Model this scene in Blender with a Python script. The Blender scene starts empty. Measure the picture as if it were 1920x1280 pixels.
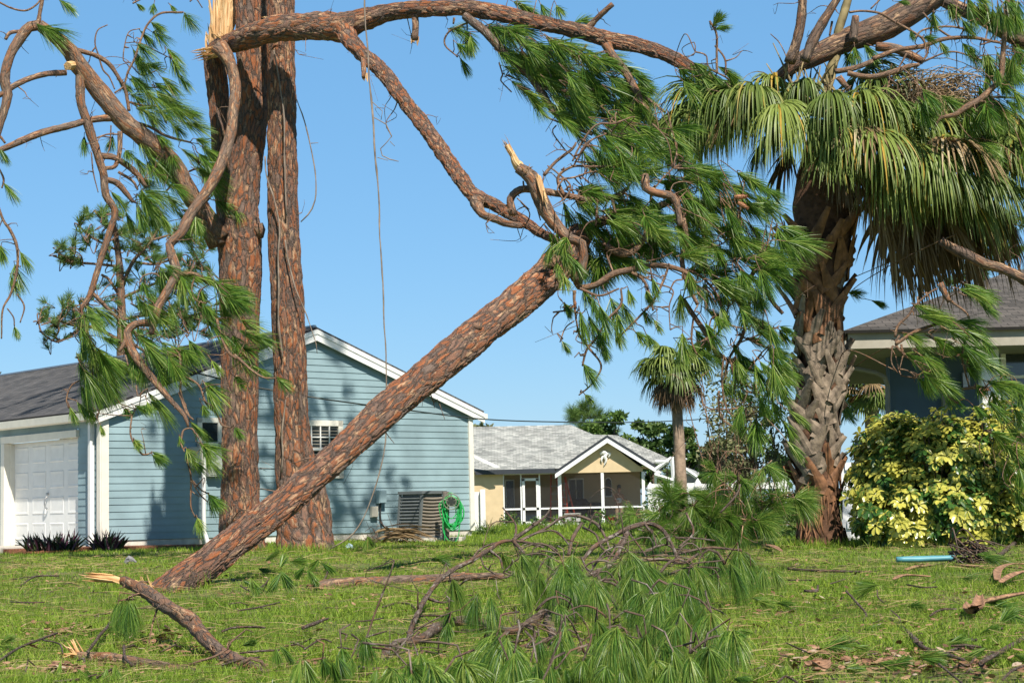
import bpy, math, random
import numpy as np
from math import radians, sin, cos, tan, pi
SC = bpy.context.scene
COL = SC.collection
RNG = np.random.default_rng(7)
random.seed(7)

# ---------------------------------------------------------------- camera
F, PITCH, ROLL, EYE = 3400.0, radians(5.34), radians(1.25), 0.58
fw = np.array([0, cos(PITCH), sin(PITCH)]); u0 = np.array([0, -sin(PITCH), cos(PITCH)]); r0 = np.array([1.0, 0, 0])
RT = r0*cos(ROLL) - u0*sin(ROLL); UP = u0*cos(ROLL) + r0*sin(ROLL)
CAM = np.array([0, 0, EYE])
cd = bpy.data.cameras.new("camera"); cam = bpy.data.objects.new("camera", cd); COL.objects.link(cam)
from mathutils import Matrix
cam.matrix_world = Matrix(((RT[0], UP[0], -fw[0], CAM[0]), (RT[1], UP[1], -fw[1], CAM[1]), (RT[2], UP[2], -fw[2], CAM[2]), (0, 0, 0, 1)))
cd.sensor_width = 36; cd.lens = F/1920*36; cd.clip_start = 0.1; cd.clip_end = 3000
cd.dof.use_dof = True; cd.dof.focus_distance = 13.0; cd.dof.aperture_fstop = 20.0
SC.camera = cam
# ---------------------------------------------------------------- sky and sun
SUN_EL, SUN_AZ = radians(50), radians(20)      # the sun stands behind the camera, to its right
w = bpy.data.worlds.new("World"); SC.world = w; w.use_nodes = True
nt = w.node_tree; bg = nt.nodes["Background"]
sky = nt.nodes.new("ShaderNodeTexSky"); sky.sky_type = 'NISHITA'; sky.sun_disc = False
sky.sun_elevation = SUN_EL; sky.sun_rotation = pi - SUN_AZ
sky.air_density = 1.0; sky.dust_density = 0.3; sky.ozone_density = 4.0; sky.altitude = 0
hs = nt.nodes.new("ShaderNodeHueSaturation"); hs.inputs['Saturation'].default_value = 1.12
nt.links.new(sky.outputs[0], hs.inputs['Color']); skm_ = nt.nodes.new('ShaderNodeMix'); skm_.data_type = 'RGBA'; skm_.inputs[0].default_value = .55; skm_.inputs[7].default_value = (1.6, 4.1, 7.1, 1); nt.links.new(hs.outputs[0], skm_.inputs[6]); tcw = nt.nodes.new('ShaderNodeTexCoord'); sxw = nt.nodes.new('ShaderNodeSeparateXYZ'); nt.links.new(tcw.outputs['Generated'], sxw.inputs[0]); mrw = nt.nodes.new('ShaderNodeMapRange'); mrw.inputs['From Min'].default_value = .3; mrw.inputs['From Max'].default_value = .6; mrw.inputs['To Min'].default_value = 1; mrw.inputs['To Max'].default_value = .22; nt.links.new(sxw.outputs[2], mrw.inputs[0]); vmw = nt.nodes.new('ShaderNodeVectorMath'); vmw.operation = 'SCALE'; nt.links.new(skm_.outputs[2], vmw.inputs[0]); nt.links.new(mrw.outputs[0], vmw.inputs['Scale']); nt.links.new(vmw.outputs[0], bg.inputs[0]); bg.inputs[1].default_value = 0.092
sd = bpy.data.lights.new("sun", 'SUN'); sd.energy = 5.0; sd.angle = radians(0.53); sd.color = (1, 0.93, 0.82)
so = bpy.data.objects.new("sun", sd); COL.objects.link(so)
from mathutils import Vector
LD = Vector((-sin(SUN_AZ)*cos(SUN_EL), cos(SUN_AZ)*cos(SUN_EL), -sin(SUN_EL)))
so.rotation_euler = LD.to_track_quat('-Z', 'Y').to_euler(); so.location = (10, -20, 20)
SC.view_settings.view_transform = 'Standard'; SC.view_settings.look = 'None'
SC.view_settings.exposure = 0.5; SC.view_settings.gamma = 1.0
SC.cycles.max_bounces = 5; SC.cycles.diffuse_bounces = 3; SC.cycles.glossy_bounces = 2; SC.cycles.transmission_bounces = 4; SC.cycles.transparent_max_bounces = 12
SC.cycles.use_denoising = True

# ---------------------------------------------------------------- picture-to-place helpers (photograph is 1920 x 1280)
def ray(x, y): return fw*F + RT*(x-960) + UP*(640-y)
def P(x, y, Y):
    d = ray(x, y); return CAM + d*(Y/d[1])
def G(x, y, z=0.0):
    d = ray(x, y); return CAM + d*((z-EYE)/d[2])
K = 640/1905
TILE = dict(A=(0, 0), B=(640, 0), C=(1280, 0), D=(0, 430), E=(640, 430), F=(1280, 430), H=(0, 850), I=(640, 850), J=(1280, 850))
def tp(t, x, y): return TILE[t][0]+x*K, TILE[t][1]+y*K
def nz(v):
    v = np.asarray(v, float); n = np.linalg.norm(v, axis=-1, keepdims=True); return v/np.maximum(n, 1e-9)

# ---------------------------------------------------------------- objects
def thing(name, label, cat, loc=(0, 0, 0), group=None):
    o = bpy.data.objects.new(name, None); COL.objects.link(o); o.location = tuple(float(c) for c in loc); o.empty_display_size = .2
    o['label'] = label; o['category'] = cat
    if group: o['group'] = group
    return o
def tag(o, label, cat, group=None):
    o['label'] = label; o['category'] = cat
    if group: o['group'] = group
    return o
def wloc(o):
    v = np.zeros(3)
    while o is not None: v = v+np.array(o.location); o = o.parent
    return v
class MB:
    """collects shapes, becomes one mesh object"""
    def __init__(s): s.v = []; s.q = []; s.t = []; s.poly = []; s.bk = []; s.rn = []; s.n = 0
    def add(s, v, q=None, t=None, poly=None, bk=None, rn=None):
        v = np.asarray(v, float).reshape(-1, 3); m = len(v)
        if q is not None and len(q): s.q.append(np.asarray(q, np.int64).reshape(-1, 4)+s.n)
        if t is not None and len(t): s.t.append(np.asarray(t, np.int64).reshape(-1, 3)+s.n)
        if poly:
            for f in poly: s.poly.append([i+s.n for i in f])
        s.v.append(v); s.bk.append(v.copy() if bk is None else np.asarray(bk, float).reshape(-1, 3))
        s.rn.append(np.full(m, random.random()) if rn is None else np.broadcast_to(np.asarray(rn, float).ravel(), (m,)))
        s.n += m
    def box(s, c, sx, sy, sz, ax=None, ay=None, az=None, rn=None):
        """box centred at c; axes default to the world's"""
        ax = np.array([1., 0, 0]) if ax is None else ax; ay = np.array([0, 1., 0]) if ay is None else ay; az = np.array([0, 0, 1.]) if az is None else az
        c = np.asarray(c, float); v = []
        for k in (-1, 1):
            for j in (-1, 1):
                for i in (-1, 1): v.append(c+ax*i*sx/2+ay*j*sy/2+az*k*sz/2)
        q = [(0, 2, 3, 1), (4, 5, 7, 6), (0, 1, 5, 4), (2, 6, 7, 3), (1, 3, 7, 5), (0, 4, 6, 2)]
        if np.dot(np.cross(ax, ay), az) < 0: q = [f[::-1] for f in q]
        s.add(v, q=q, rn=rn)
    def prism(s, pts, ext, rn=None):
        """closed solid: planar outline pts pushed along ext"""
        p = np.asarray(pts, float); e = np.asarray(ext, float); n = len(p)
        nn = np.zeros(3)
        for i in range(1, n-1): nn += np.cross(p[i]-p[0], p[i+1]-p[0])
        if np.dot(nn, e) > 0: p = p[::-1]
        v = np.vstack([p, p+e]); f = [list(range(n)), list(range(2*n-1, n-1, -1))]
        f += [[(i+1) % n, i, n+i, n+(i+1) % n] for i in range(n)]
        s.add(v, poly=f, rn=rn)
    def build(s, name, mat, parent=None, smooth=False, attrs=False):
        V = np.vstack(s.v) if s.v else np.zeros((0, 3))
        if parent is not None: V = V-wloc(parent)
        me = bpy.data.meshes.new(name); me.vertices.add(len(V)); me.vertices.foreach_set('co', V.astype(np.float32).ravel())
        li, tot = [], []
        if s.q: a = np.vstack(s.q); li.append(a.ravel()); tot.append(np.full(len(a), 4))
        if s.t: a = np.vstack(s.t); li.append(a.ravel()); tot.append(np.full(len(a), 3))
        for f in s.poly: li.append(np.array(f)); tot.append(np.array([len(f)]))
        li = np.concatenate(li); tot = np.concatenate(tot); st = np.concatenate([[0], np.cumsum(tot)[:-1]])
        me.loops.add(len(li)); me.loops.foreach_set('vertex_index', li.astype(np.int32))
        me.polygons.add(len(tot)); me.polygons.foreach_set('loop_start', st.astype(np.int32)); me.polygons.foreach_set('loop_total', tot.astype(np.int32))
        me.polygons.foreach_set('use_smooth', np.full(len(tot), bool(smooth)))
        me.update(calc_edges=True)
        if attrs:
            a = me.attributes.new('bk', 'FLOAT_VECTOR', 'POINT'); a.data.foreach_set('vector', np.vstack(s.bk).astype(np.float32).ravel())
            a = me.attributes.new('rn', 'FLOAT', 'POINT'); a.data.foreach_set('value', np.concatenate(s.rn).astype(np.float32))
        me.validate()
        o = bpy.data.objects.new(name, me); COL.objects.link(o)
        if mat: me.materials.append(mat)
        if parent is not None: o.parent = parent
        return o

def spline(pts, rad, res):
    """Catmull-Rom through pts with radii -> dense samples"""
    p = np.asarray(pts, float); r = np.asarray(rad, float); n = len(p)
    if n == 1: return p, r
    e = np.vstack([2*p[0]-p[1], p, 2*p[-1]-p[-2]]); er = np.concatenate([[r[0]], r, [r[-1]]]); o, ro = [], []
    for i in range(n-1):
        a, b, c, d = e[i], e[i+1], e[i+2], e[i+3]; m = max(1, int(np.linalg.norm(c-b)/res)); t = (np.arange(m)/m)[:, None]
        o.append(.5*((2*b)+(-a+c)*t+(2*a-5*b+4*c-d)*t*t+(-a+3*b-3*c+d)*t**3)); tt = t[:, 0]; tt = tt*tt*(3-2*tt)
        ro.append(er[i+1]*(1-tt)+er[i+2]*tt)
    o.append(p[-1:]); ro.append(r[-1:]); return np.vstack(o), np.concatenate(ro)
def tube(mb, pts, rad, sides=8, res=.1, lump=0.0, bs=1.0, cap=True, flat=1.0, rn=None):
    p, r = spline(pts, rad, res); n = len(p)
    if n < 2: return p, r
    T = nz(np.gradient(p, axis=0)); a = np.cross(T[0], [0, 0, 1.]) if abs(T[0][2]) < .9 else np.cross(T[0], [0, 1., 0]); a = nz(a); N = [a]
    for i in range(1, n):
        a = a-T[i]*np.dot(a, T[i]); a = a/max(np.linalg.norm(a), 1e-9); N.append(a)
    N = np.array(N); Bn = np.cross(T, N); th = np.arange(sides)/sides*2*pi
    rr = r[:, None]*np.ones((n, sides))
    if lump:
        s_ = np.concatenate([[0], np.cumsum(np.linalg.norm(np.diff(p, axis=0), axis=1))]); ph = RNG.random(6)*6.28
        for k, (fa, fs) in enumerate([(1, 1.3), (2, 2.9), (3, 5.1), (2, 9.3), (5, 13.), (4, 21.)]):
            rr += r[:, None]*lump/(1+.4*k)*np.sin(fa*th[None]+fs*s_[:, None]/max(.3, 6*r.mean())+ph[k]+1.7*np.sin(s_[:, None]*fs*.37+k))
    c, s = np.cos(th), np.sin(th)
    V = p[:, None]+rr[..., None]*(c[None, :, None]*N[:, None]+flat*s[None, :, None]*Bn[:, None])
    L = np.concatenate([[0], np.cumsum(np.linalg.norm(np.diff(p, axis=0), axis=1))]); off = RNG.random(3)*20; rm = r.mean()
    bk = np.stack([rm*c[None]+0*L[:, None], rm*s[None]+0*L[:, None], L[:, None]+0*c[None]], -1)*bs+off
    i = np.arange(n-1)[:, None]*sides; j = np.arange(sides)[None]; j2 = (j+1) % sides
    q = np.stack([i+j, i+j2, i+sides+j2, i+sides+j], -1).reshape(-1, 4)
    V = V.reshape(-1, 3); bk = bk.reshape(-1, 3); t = None
    if cap:
        V = np.vstack([V, p[:1], p[-1:]]); bk = np.vstack([bk, bk[:1], bk[-1:]]); m = n*sides
        jj = np.arange(sides); k2 = (jj+1) % sides; t = np.vstack([np.stack([np.full(sides, m), k2, jj], -1), np.stack([np.full(sides, m+1), m-sides+jj, m-sides+k2], -1)])
    mb.add(V, q=q, t=t, bk=bk, rn=rn); return p, r

def ribbons(mb, P0, D0, L, W, nseg=2, grav=.3, prof=None, gv=(0, 0, -1.), side=None, rn=None, fold=0):
    P0 = np.asarray(P0, float); n = len(P0); D = nz(D0); L = np.broadcast_to(np.asarray(L, float), (n,)); W = np.broadcast_to(np.asarray(W, float), (n,)); grav = np.broadcast_to(np.asarray(grav, float), (n,))
    gv = np.asarray(gv, float)
    if prof is None: prof = np.linspace(1, .25, nseg+1)
    if side is None: side = np.cross(D, RNG.normal(size=(n, 3)))
    side = nz(side); pts = [P0]; ds = [D]; p = P0
    for i in range(nseg):
        p = p+D*(L/nseg)[:, None]; D = nz(D+gv*(grav/nseg)[:, None]); pts.append(p); ds.append(D)
    pts = np.stack(pts, 1); prof = np.asarray(prof, float); hw = (W[:, None]*prof[None]/2)[..., None]*side[:, None]
    rn = RNG.random(n) if rn is None else np.broadcast_to(np.asarray(rn, float), (n,))
    if fold:   # V-shaped cross-section: three verts per ring
        up = nz(np.cross(side[:, None], np.stack(ds, 1))); mid = pts-up*np.abs(W[:, None]*prof[None]*fold)[..., None]
        v = np.stack([pts-hw, mid, pts+hw], 2).reshape(-1, 3); b = (np.arange(n)*(nseg+1)*3)[:, None]+(np.arange(nseg)*3)[None]; b = b.ravel()
        q = np.vstack([np.stack([b, b+1, b+4, b+3], -1), np.stack([b+1, b+2, b+5, b+4], -1)]); m = 3*(nseg+1)
    else:
        v = np.stack([pts-hw, pts+hw], 2).reshape(-1, 3); b = (np.arange(n)*(nseg+1)*2)[:, None]+(np.arange(nseg)*2)[None]; b = b.ravel()
        q = np.stack([b, b+1, b+3, b+2], -1); m = 2*(nseg+1)
    tt = np.repeat(np.linspace(0, 1, nseg+1), m//(nseg+1))
    bk = np.stack([np.tile(tt, n), np.repeat(rn, m), np.zeros(n*m)], -1)
    mb.add(v, q=q, bk=bk, rn=np.repeat(rn, m))
def perp(D):
    a = np.cross(D, [0.13, .2, .97]); a = nz(a); return a, np.cross(D, a)
def tufts(mb, pos, dr, L, n=110, W=.003, spread=.62, droop=.45, wind=(0, 0, -1.), seg=3):
    """pine shoots: needles of length ~.7L from the last .35L of each shoot"""
    pos = np.asarray(pos, float); m = len(pos); D = nz(dr); L = np.broadcast_to(np.asarray(L, float), (m,))
    ii = np.repeat(np.arange(m), n); N = len(ii); d = D[ii]; a, b = perp(d); ph = RNG.random(N)*2*pi; k = RNG.random(N)
    sp = spread*(.65+.7*RNG.random(m))[ii]*(.25+.75*(1-k)**.6)*(0.55+.6*RNG.random(N)); l = L[ii]
    P0 = pos[ii]+d*(l*.34*k)[:, None]; dd = d*np.cos(sp)[:, None]+(a*np.cos(ph)[:, None]+b*np.sin(ph)[:, None])*np.sin(sp)[:, None]
    tr = RNG.random(m)
    ribbons(mb, P0, dd, l*(.55+.2*RNG.random(N)), W*(.8+.4*RNG.random(N)), seg, droop*(.5+RNG.random(N)), [1, .9, .7, .2] if seg == 3 else [1, 1, .9, .8, .6, .2], gv=wind, rn=np.clip(.25*tr[ii]+.75*RNG.random(N), 0, 1))

# ---------------------------------------------------------------- materials
def mat(name):
    m = bpy.data.materials.new(name); m.use_nodes = True; n = m.node_tree; b = n.nodes['Principled BSDF']; return m, n, b
def N(nt, t, **k):
    x = nt.nodes.new(t)
    for a, v in k.items():
        if a.startswith('i_'): x.inputs[int(a[2:]) if a[2:].isdigit() else a[2:].replace('_', ' ')].default_value = v
        else: setattr(x, a, v)
    return x
def ramp(nt, src, stops):
    r = nt.nodes.new('ShaderNodeValToRGB'); e = r.color_ramp.elements
    while len(e) < len(stops): e.new(.5)
    for x, (p, c) in zip(e, stops):
        x.position = p; x.color = (*c, 1) if isinstance(c, tuple) else (c, c, c, 1)
    nt.links.new(src, r.inputs[0]); return r.outputs[0]
def mixc(nt, f, a, b, bt='MIX'):
    x = nt.nodes.new('ShaderNodeMix'); x.data_type = 'RGBA'; x.blend_type = bt
    for s, k in ((f, 0), (a, 6), (b, 7)):
        if hasattr(s, 'links') or hasattr(s, 'is_linked'): nt.links.new(s, x.inputs[k])
        else: x.inputs[k].default_value = (*s, 1) if isinstance(s, tuple) else s
    return x.outputs[2]
def mth(nt, op, a, b=None, c=None):
    x = nt.nodes.new('ShaderNodeMath'); x.operation = op
    for k, s in enumerate((a, b, c)):
        if s is None: continue
        if hasattr(s, 'is_linked'): nt.links.new(s, x.inputs[k])
        else: x.inputs[k].default_value = s
    return x.outputs[0]
def plain(name, c, rough=.6, var=.12, scale=6, bump=.0, bscale=40, metal=0, spec=.4):
    m, n, b = mat(name); g = N(n, 'ShaderNodeNewGeometry'); x = N(n, 'ShaderNodeTexNoise', i_Scale=scale, i_Detail=5)
    n.links.new(g.outputs['Position'], x.inputs['Vector'])
    lo = tuple(v*(1-var) for v in c); hi = tuple(min(1, v*(1+var)) for v in c)
    n.links.new(ramp(n, x.outputs[0], [(.3, lo), (.7, hi)]), b.inputs['Base Color'])
    b.inputs['Roughness'].default_value = rough; b.inputs['Metallic'].default_value = metal; b.inputs['Specular IOR Level'].default_value = spec
    if bump:
        y = N(n, 'ShaderNodeTexNoise', i_Scale=bscale, i_Detail=4); n.links.new(g.outputs['Position'], y.inputs['Vector'])
        u = N(n, 'ShaderNodeBump', i_Strength=.6, i_Distance=bump); n.links.new(y.outputs[0], u.inputs['Height']); n.links.new(u.outputs[0], b.inputs['Normal'])
    return m
def bark(name, disp=0.0, orange=(.47, .19, .085), grey=(.27, .195, .15), sc=1.0, plate=.5, tan=(.55, .36, .22)):
    m, n, b = mat(name); at = N(n, 'ShaderNodeAttribute', attribute_name='bk'); mp = N(n, 'ShaderNodeMapping'); mp.inputs['Scale'].default_value = (sc, sc, sc*.24)
    n.links.new(at.outputs['Vector'], mp.inputs['Vector'])
    nz_ = N(n, 'ShaderNodeTexNoise', i_Scale=8.0, i_Detail=6, i_Roughness=.6); n.links.new(mp.outputs[0], nz_.inputs['Vector'])
    add = N(n, 'ShaderNodeVectorMath', operation='MULTIPLY_ADD'); n.links.new(nz_.outputs['Color'], add.inputs[0]); add.inputs[1].default_value = (.17, .17, .17); n.links.new(mp.outputs[0], add.inputs[2])
    v1 = N(n, 'ShaderNodeTexVoronoi', feature='DISTANCE_TO_EDGE', i_Scale=11.0, i_Randomness=.95); n.links.new(add.outputs[0], v1.inputs['Vector'])
    v1c = N(n, 'ShaderNodeTexVoronoi', feature='F1', i_Scale=11.0, i_Randomness=.95); n.links.new(add.outputs[0], v1c.inputs['Vector'])
    v2 = N(n, 'ShaderNodeTexVoronoi', feature='DISTANCE_TO_EDGE', i_Scale=27.0); n.links.new(add.outputs[0], v2.inputs['Vector'])
    v2c = N(n, 'ShaderNodeTexVoronoi', feature='F1', i_Scale=27.0); n.links.new(add.outputs[0], v2c.inputs['Vector'])
    nf = N(n, 'ShaderNodeTexNoise', i_Scale=45.0, i_Detail=6, i_Roughness=.65); n.links.new(mp.outputs[0], nf.inputs['Vector'])
    nl = N(n, 'ShaderNodeTexNoise', i_Scale=3.0, i_Detail=3); n.links.new(mp.outputs[0], nl.inputs['Vector'])
    nl2 = N(n, 'ShaderNodeTexNoise', i_Scale=9.0, i_Detail=2); n.links.new(mp.outputs[0], nl2.inputs['Vector'])
    sx = N(n, 'ShaderNodeSeparateColor'); n.links.new(v1c.outputs['Color'], sx.inputs[0])
    s2 = N(n, 'ShaderNodeSeparateColor'); n.links.new(v2c.outputs['Color'], s2.inputs[0])
    edge = ramp(n, v1.outputs['Distance'], [(.0, 0.), (.05, .1), (.13, .8), (.25, 1.)])
    pl = mth(n, 'MULTIPLY', edge, ramp(n, mth(n, 'ADD', mth(n, 'MULTIPLY', sx.outputs[0], .6), mth(n, 'MULTIPLY', nl.outputs[0], .6)), [(plate-.18, .05), (plate+.12, 1.)]))
    pl = mth(n, 'MULTIPLY', pl, ramp(n, mth(n, 'ADD', mth(n, 'MULTIPLY', s2.outputs[1], .5), mth(n, 'MULTIPLY', nf.outputs[0], .7)), [(.3, .35), (.6, 1.)]))
    greyc = mixc(n, nf.outputs[0], tuple(v*.62 for v in grey), tuple(v*1.45 for v in grey))
    orc = mixc(n, s2.outputs[0], tuple(v*.78 for v in orange), orange)
    c = mixc(n, pl, greyc, orc)
    c = mixc(n, ramp(n, mth(n, 'ADD', mth(n, 'MULTIPLY', s2.outputs[2], .7), mth(n, 'MULTIPLY', nl.outputs[0], .5)), [(.8, 0.), (.93, .7)]), c, tan)
    gate = ramp(n, nl2.outputs[0], [(.52, 0.), (.68, 1.)]); ck = mth(n, 'MAXIMUM', ramp(n, v1.outputs['Distance'], [(.0, 0.), (.018, .4), (.045, 1.)]), mth(n, 'MULTIPLY', gate, .85)); ck2 = ramp(n, v2.outputs['Distance'], [(.0, .6), (.025, 1.)])
    c = mixc(n, mth(n, 'MULTIPLY', ck, ck2), (.03, .018, .013), c)
    n.links.new(c, b.inputs['Base Color']); b.inputs['Roughness'].default_value = .85; b.inputs['Specular IOR Level'].default_value = .25
    h = mth(n, 'ADD', mth(n, 'MULTIPLY', edge, .75), mth(n, 'ADD', mth(n, 'MULTIPLY', ramp(n, v2.outputs['Distance'], [(0., 0.), (.25, 1.)]), .25), mth(n, 'ADD', mth(n, 'MULTIPLY', nf.outputs[0], .3), mth(n, 'MULTIPLY', sx.outputs[1], .35))))
    u = N(n, 'ShaderNodeBump', i_Strength=.9, i_Distance=.02/sc if not disp else .008/sc); n.links.new(h, u.inputs['Height']); n.links.new(u.outputs[0], b.inputs['Normal'])
    if disp:
        d = N(n, 'ShaderNodeDisplacement', i_Midlevel=1.05, i_Scale=disp); n.links.new(h, d.inputs['Height']); n.links.new(d.outputs[0], n.nodes['Material Output'].inputs['Displacement']); m.displacement_method = 'BOTH'
    return m
def leafm(name, stops, rough=.5, trans=.3, alongs=None, spec=.4):
    """leaf material: colour by each leaf's own number; alongs tints by position along the leaf"""
    m, n, b = mat(name); at = N(n, 'ShaderNodeAttribute', attribute_name='rn'); c = ramp(n, at.outputs['Fac'], stops)
    if alongs:
        bk = N(n, 'ShaderNodeAttribute', attribute_name='bk'); sp = N(n, 'ShaderNodeSeparateXYZ'); n.links.new(bk.outputs['Vector'], sp.inputs[0])
        c = mixc(n, ramp(n, sp.outputs[0], alongs[0]), c, alongs[1])
    n.links.new(c, b.inputs['Base Color']); b.inputs['Roughness'].default_value = rough; b.inputs['Specular IOR Level'].default_value = spec
    t = N(n, 'ShaderNodeBsdfTranslucent'); n.links.new(c, t.inputs[0]); mx = N(n, 'ShaderNodeMixShader', i_0=trans)
    n.links.new(b.outputs[0], mx.inputs[1]); n.links.new(t.outputs[0], mx.inputs[2]); n.links.new(mx.outputs[0], n.nodes['Material Output'].inputs[0]); return m
M = {}
M['bark_big'] = bark('pine bark thick', .013, orange=(.34, .12, .05), grey=(.165, .125, .105), plate=.46, sc=1.6)
M['bark'] = bark('pine bark', 0, sc=1.9, orange=(.29, .125, .06), grey=(.19, .14, .11))
M['bark_thin'] = bark('pine twig bark', 0, sc=4.0, orange=(.26, .13, .07), grey=(.19, .125, .09), plate=.6)
M['bark_dark'] = bark('weathered branch bark', 0, sc=2.5, orange=(.17, .09, .055), grey=(.135, .10, .08), plate=.65, tan=(.36, .32, .28))
GST = [(0., (.03, .085, .018)), (.3, (.075, .185, .026)), (.65, (.18, .30, .04)), (.95, (.38, .46, .11)), (1., (.36, .22, .08))]
M['needle'] = leafm('pine needles', GST, .38, .32, ([(0., .5), (.2, 0.)], (.25, .3, .06)))
M['needle_far'] = leafm('far foliage', [(0., (.05, .10, .025)), (.5, (.11, .20, .04)), (1., (.22, .32, .08))], .6, .25)
M['frond'] = leafm('palm frond', [(0., (.04, .075, .02)), (.4, (.13, .19, .04)), (.75, (.26, .33, .08)), (.9, (.28, .28, .07)), (1., (.50, .33, .06))], .45, .25)
M['frond_dead'] = leafm('dead palm frond', [(0., (.06, .04, .022)), (.5, (.17, .11, .05)), (.85, (.36, .25, .13)), (1., (.5, .4, .25))], .7, .15)
M['boot'] = plain('palm leaf base', (.22, .17, .125), .85, .6, 11, .008, 45)
M['boot_brown'] = plain('fresh palm leaf base', (.20, .095, .045), .75, .6, 9, .006, 60)
M['palm_core'] = plain('palm trunk fibre', (.10, .05, .028), .95, .5, 14, .02, 30)
M['palm_bark'] = plain('bare palm trunk', (.30, .22, .16), .9, .35, 12, .012, 40)
m, n, b = mat('fresh split wood'); at = N(n, 'ShaderNodeAttribute', attribute_name='bk'); mp = N(n, 'ShaderNodeMapping'); mp.inputs['Scale'].default_value = (60, 60, 3)
n.links.new(at.outputs['Vector'], mp.inputs[0]); x = N(n, 'ShaderNodeTexNoise', i_Scale=1.0, i_Detail=5); n.links.new(mp.outputs[0], x.inputs['Vector'])
n.links.new(ramp(n, x.outputs[0], [(.3, (.30, .14, .05)), (.48, (.62, .36, .15)), (.7, (.82, .62, .36))]), b.inputs['Base Color']); b.inputs['Roughness'].default_value = .7
u = N(n, 'ShaderNodeBump', i_Strength=.8, i_Distance=.01); n.links.new(x.outputs[0], u.inputs['Height']); n.links.new(u.outputs[0], b.inputs['Normal']); M['wood'] = m
# ---------------------------------------------------------------- setting: ground
def struct(o): o['kind'] = 'structure'; return o
def gh(x, y): return .018*np.sin(x*1.3+y*.7)+.014*np.sin(x*.6-y*1.1+2)+.01*np.sin(2.9*x+2.1*y)
m, n, b = mat('lawn soil and thatch'); g = N(n, 'ShaderNodeNewGeometry')
x1 = N(n, 'ShaderNodeTexNoise', i_Scale=1.1, i_Detail=6, i_Roughness=.65); x2 = N(n, 'ShaderNodeTexNoise', i_Scale=30., i_Detail=6, i_Roughness=.7)
for x in (x1, x2): n.links.new(g.outputs['Position'], x.inputs['Vector'])
c = mixc(n, ramp(n, x2.outputs[0], [(.35, 0.), (.65, 1.)]), (.07, .11, .02), (.18, .22, .045)); c2 = mixc(n, x2.outputs[0], (.16, .10, .055), (.30, .21, .12))
n.links.new(mixc(n, ramp(n, x1.outputs[0], [(.5, 0.), (.68, .8)]), c, c2), b.inputs['Base Color']); b.inputs['Roughness'].default_value = .95
u = N(n, 'ShaderNodeBump', i_Strength=1., i_Distance=.03); n.links.new(x2.outputs[0], u.inputs['Height']); n.links.new(u.outputs[0], b.inputs['Normal']); M['lawn'] = m
xs = np.concatenate([[-900, -300, -120, -60, -35], np.arange(-24, 24.1, .4), [35, 60, 120, 300, 900]]); ys = np.concatenate([[-60, -20, -5], np.arange(0, 60, .4), [64, 70, 76, 90, 130, 200, 400, 900, 1800]])
X, Y = np.meshgrid(xs, ys); Z = gh(X, Y)*((np.abs(X) < 24) & (Y > -1) & (Y < 60))-.28*np.clip((Y-58)/18, 0, 1)
mb = MB(); nx = len(xs); i = np.arange(len(ys)-1)[:, None]*nx+np.arange(nx-1)[None]
mb.add(np.stack([X, Y, Z], -1).reshape(-1, 3), q=np.stack([i, i+1, i+nx+1, i+nx], -1).reshape(-1, 4)); struct(mb.build('lawn', M['lawn'], smooth=True))

# house frame: corner nearest the camera, wall direction WA, outward normal WN
HC = P(190, 900, 34.7); HC[2] = 0; HE = P(885, 900, 40.8); HE[2] = 0; WA = nz(HE-HC); WN = np.array([WA[1], -WA[0], 0]); WL = 9.23; ZU = np.array([0, 0, 1.])
def Hs(s, t, z): return HC+WA*s+WN*t+ZU*z
def Wp(x, y, t=0):
    d = ray(x, y); O = HC+WN*t; q = CAM+d*(np.dot(O-CAM, WN)/np.dot(d, WN)); return float(np.dot(q-HC, WA)), float(q[2])
# ---- lawn grass (nobody could count it)
def in_house(x, y):
    q = np.stack([x-HC[0], y-HC[1]], -1); s = q@WA[:2]; t = q@WN[:2]; a = (t < .05) & (s > -.2) & (s < WL+.1); b_ = (t < -.3) & (s < .3) & (s > -1.6); c_ = (t < .1) & (s <= .3) & (s > -1.2)&(t>-14); d_ = ((s-.1)/2.1)**2+((t-.75)/.62)**2 < 1; return a | b_ | c_ | d_
def grass_pts(nn, ya, yb, pw):
    t = RNG.random(nn); y = (ya**pw+t*(yb**pw-ya**pw))**(1/pw); x = (RNG.random(nn)*2-1)*(.30*y+.5); return x, y
GM = leafm('lawn grass', [(0., (.09, .16, .018)), (.4, (.22, .35, .032)), (.75, (.37, .48, .055)), (.88, (.38, .44, .10)), (1., (.46, .36, .19))], .6, .4)
mb = MB()
def bare(x, y): return -.15+.55*np.clip((9.5-y)/3, 0, 1)+ np.sin(1.9*x+.8*y+1)+np.sin(2.7*y-1.3*x)+.7*np.sin(5.1*x+3.3*y)+.6*np.sin(8.3*y-4.1*x+2)
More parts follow.
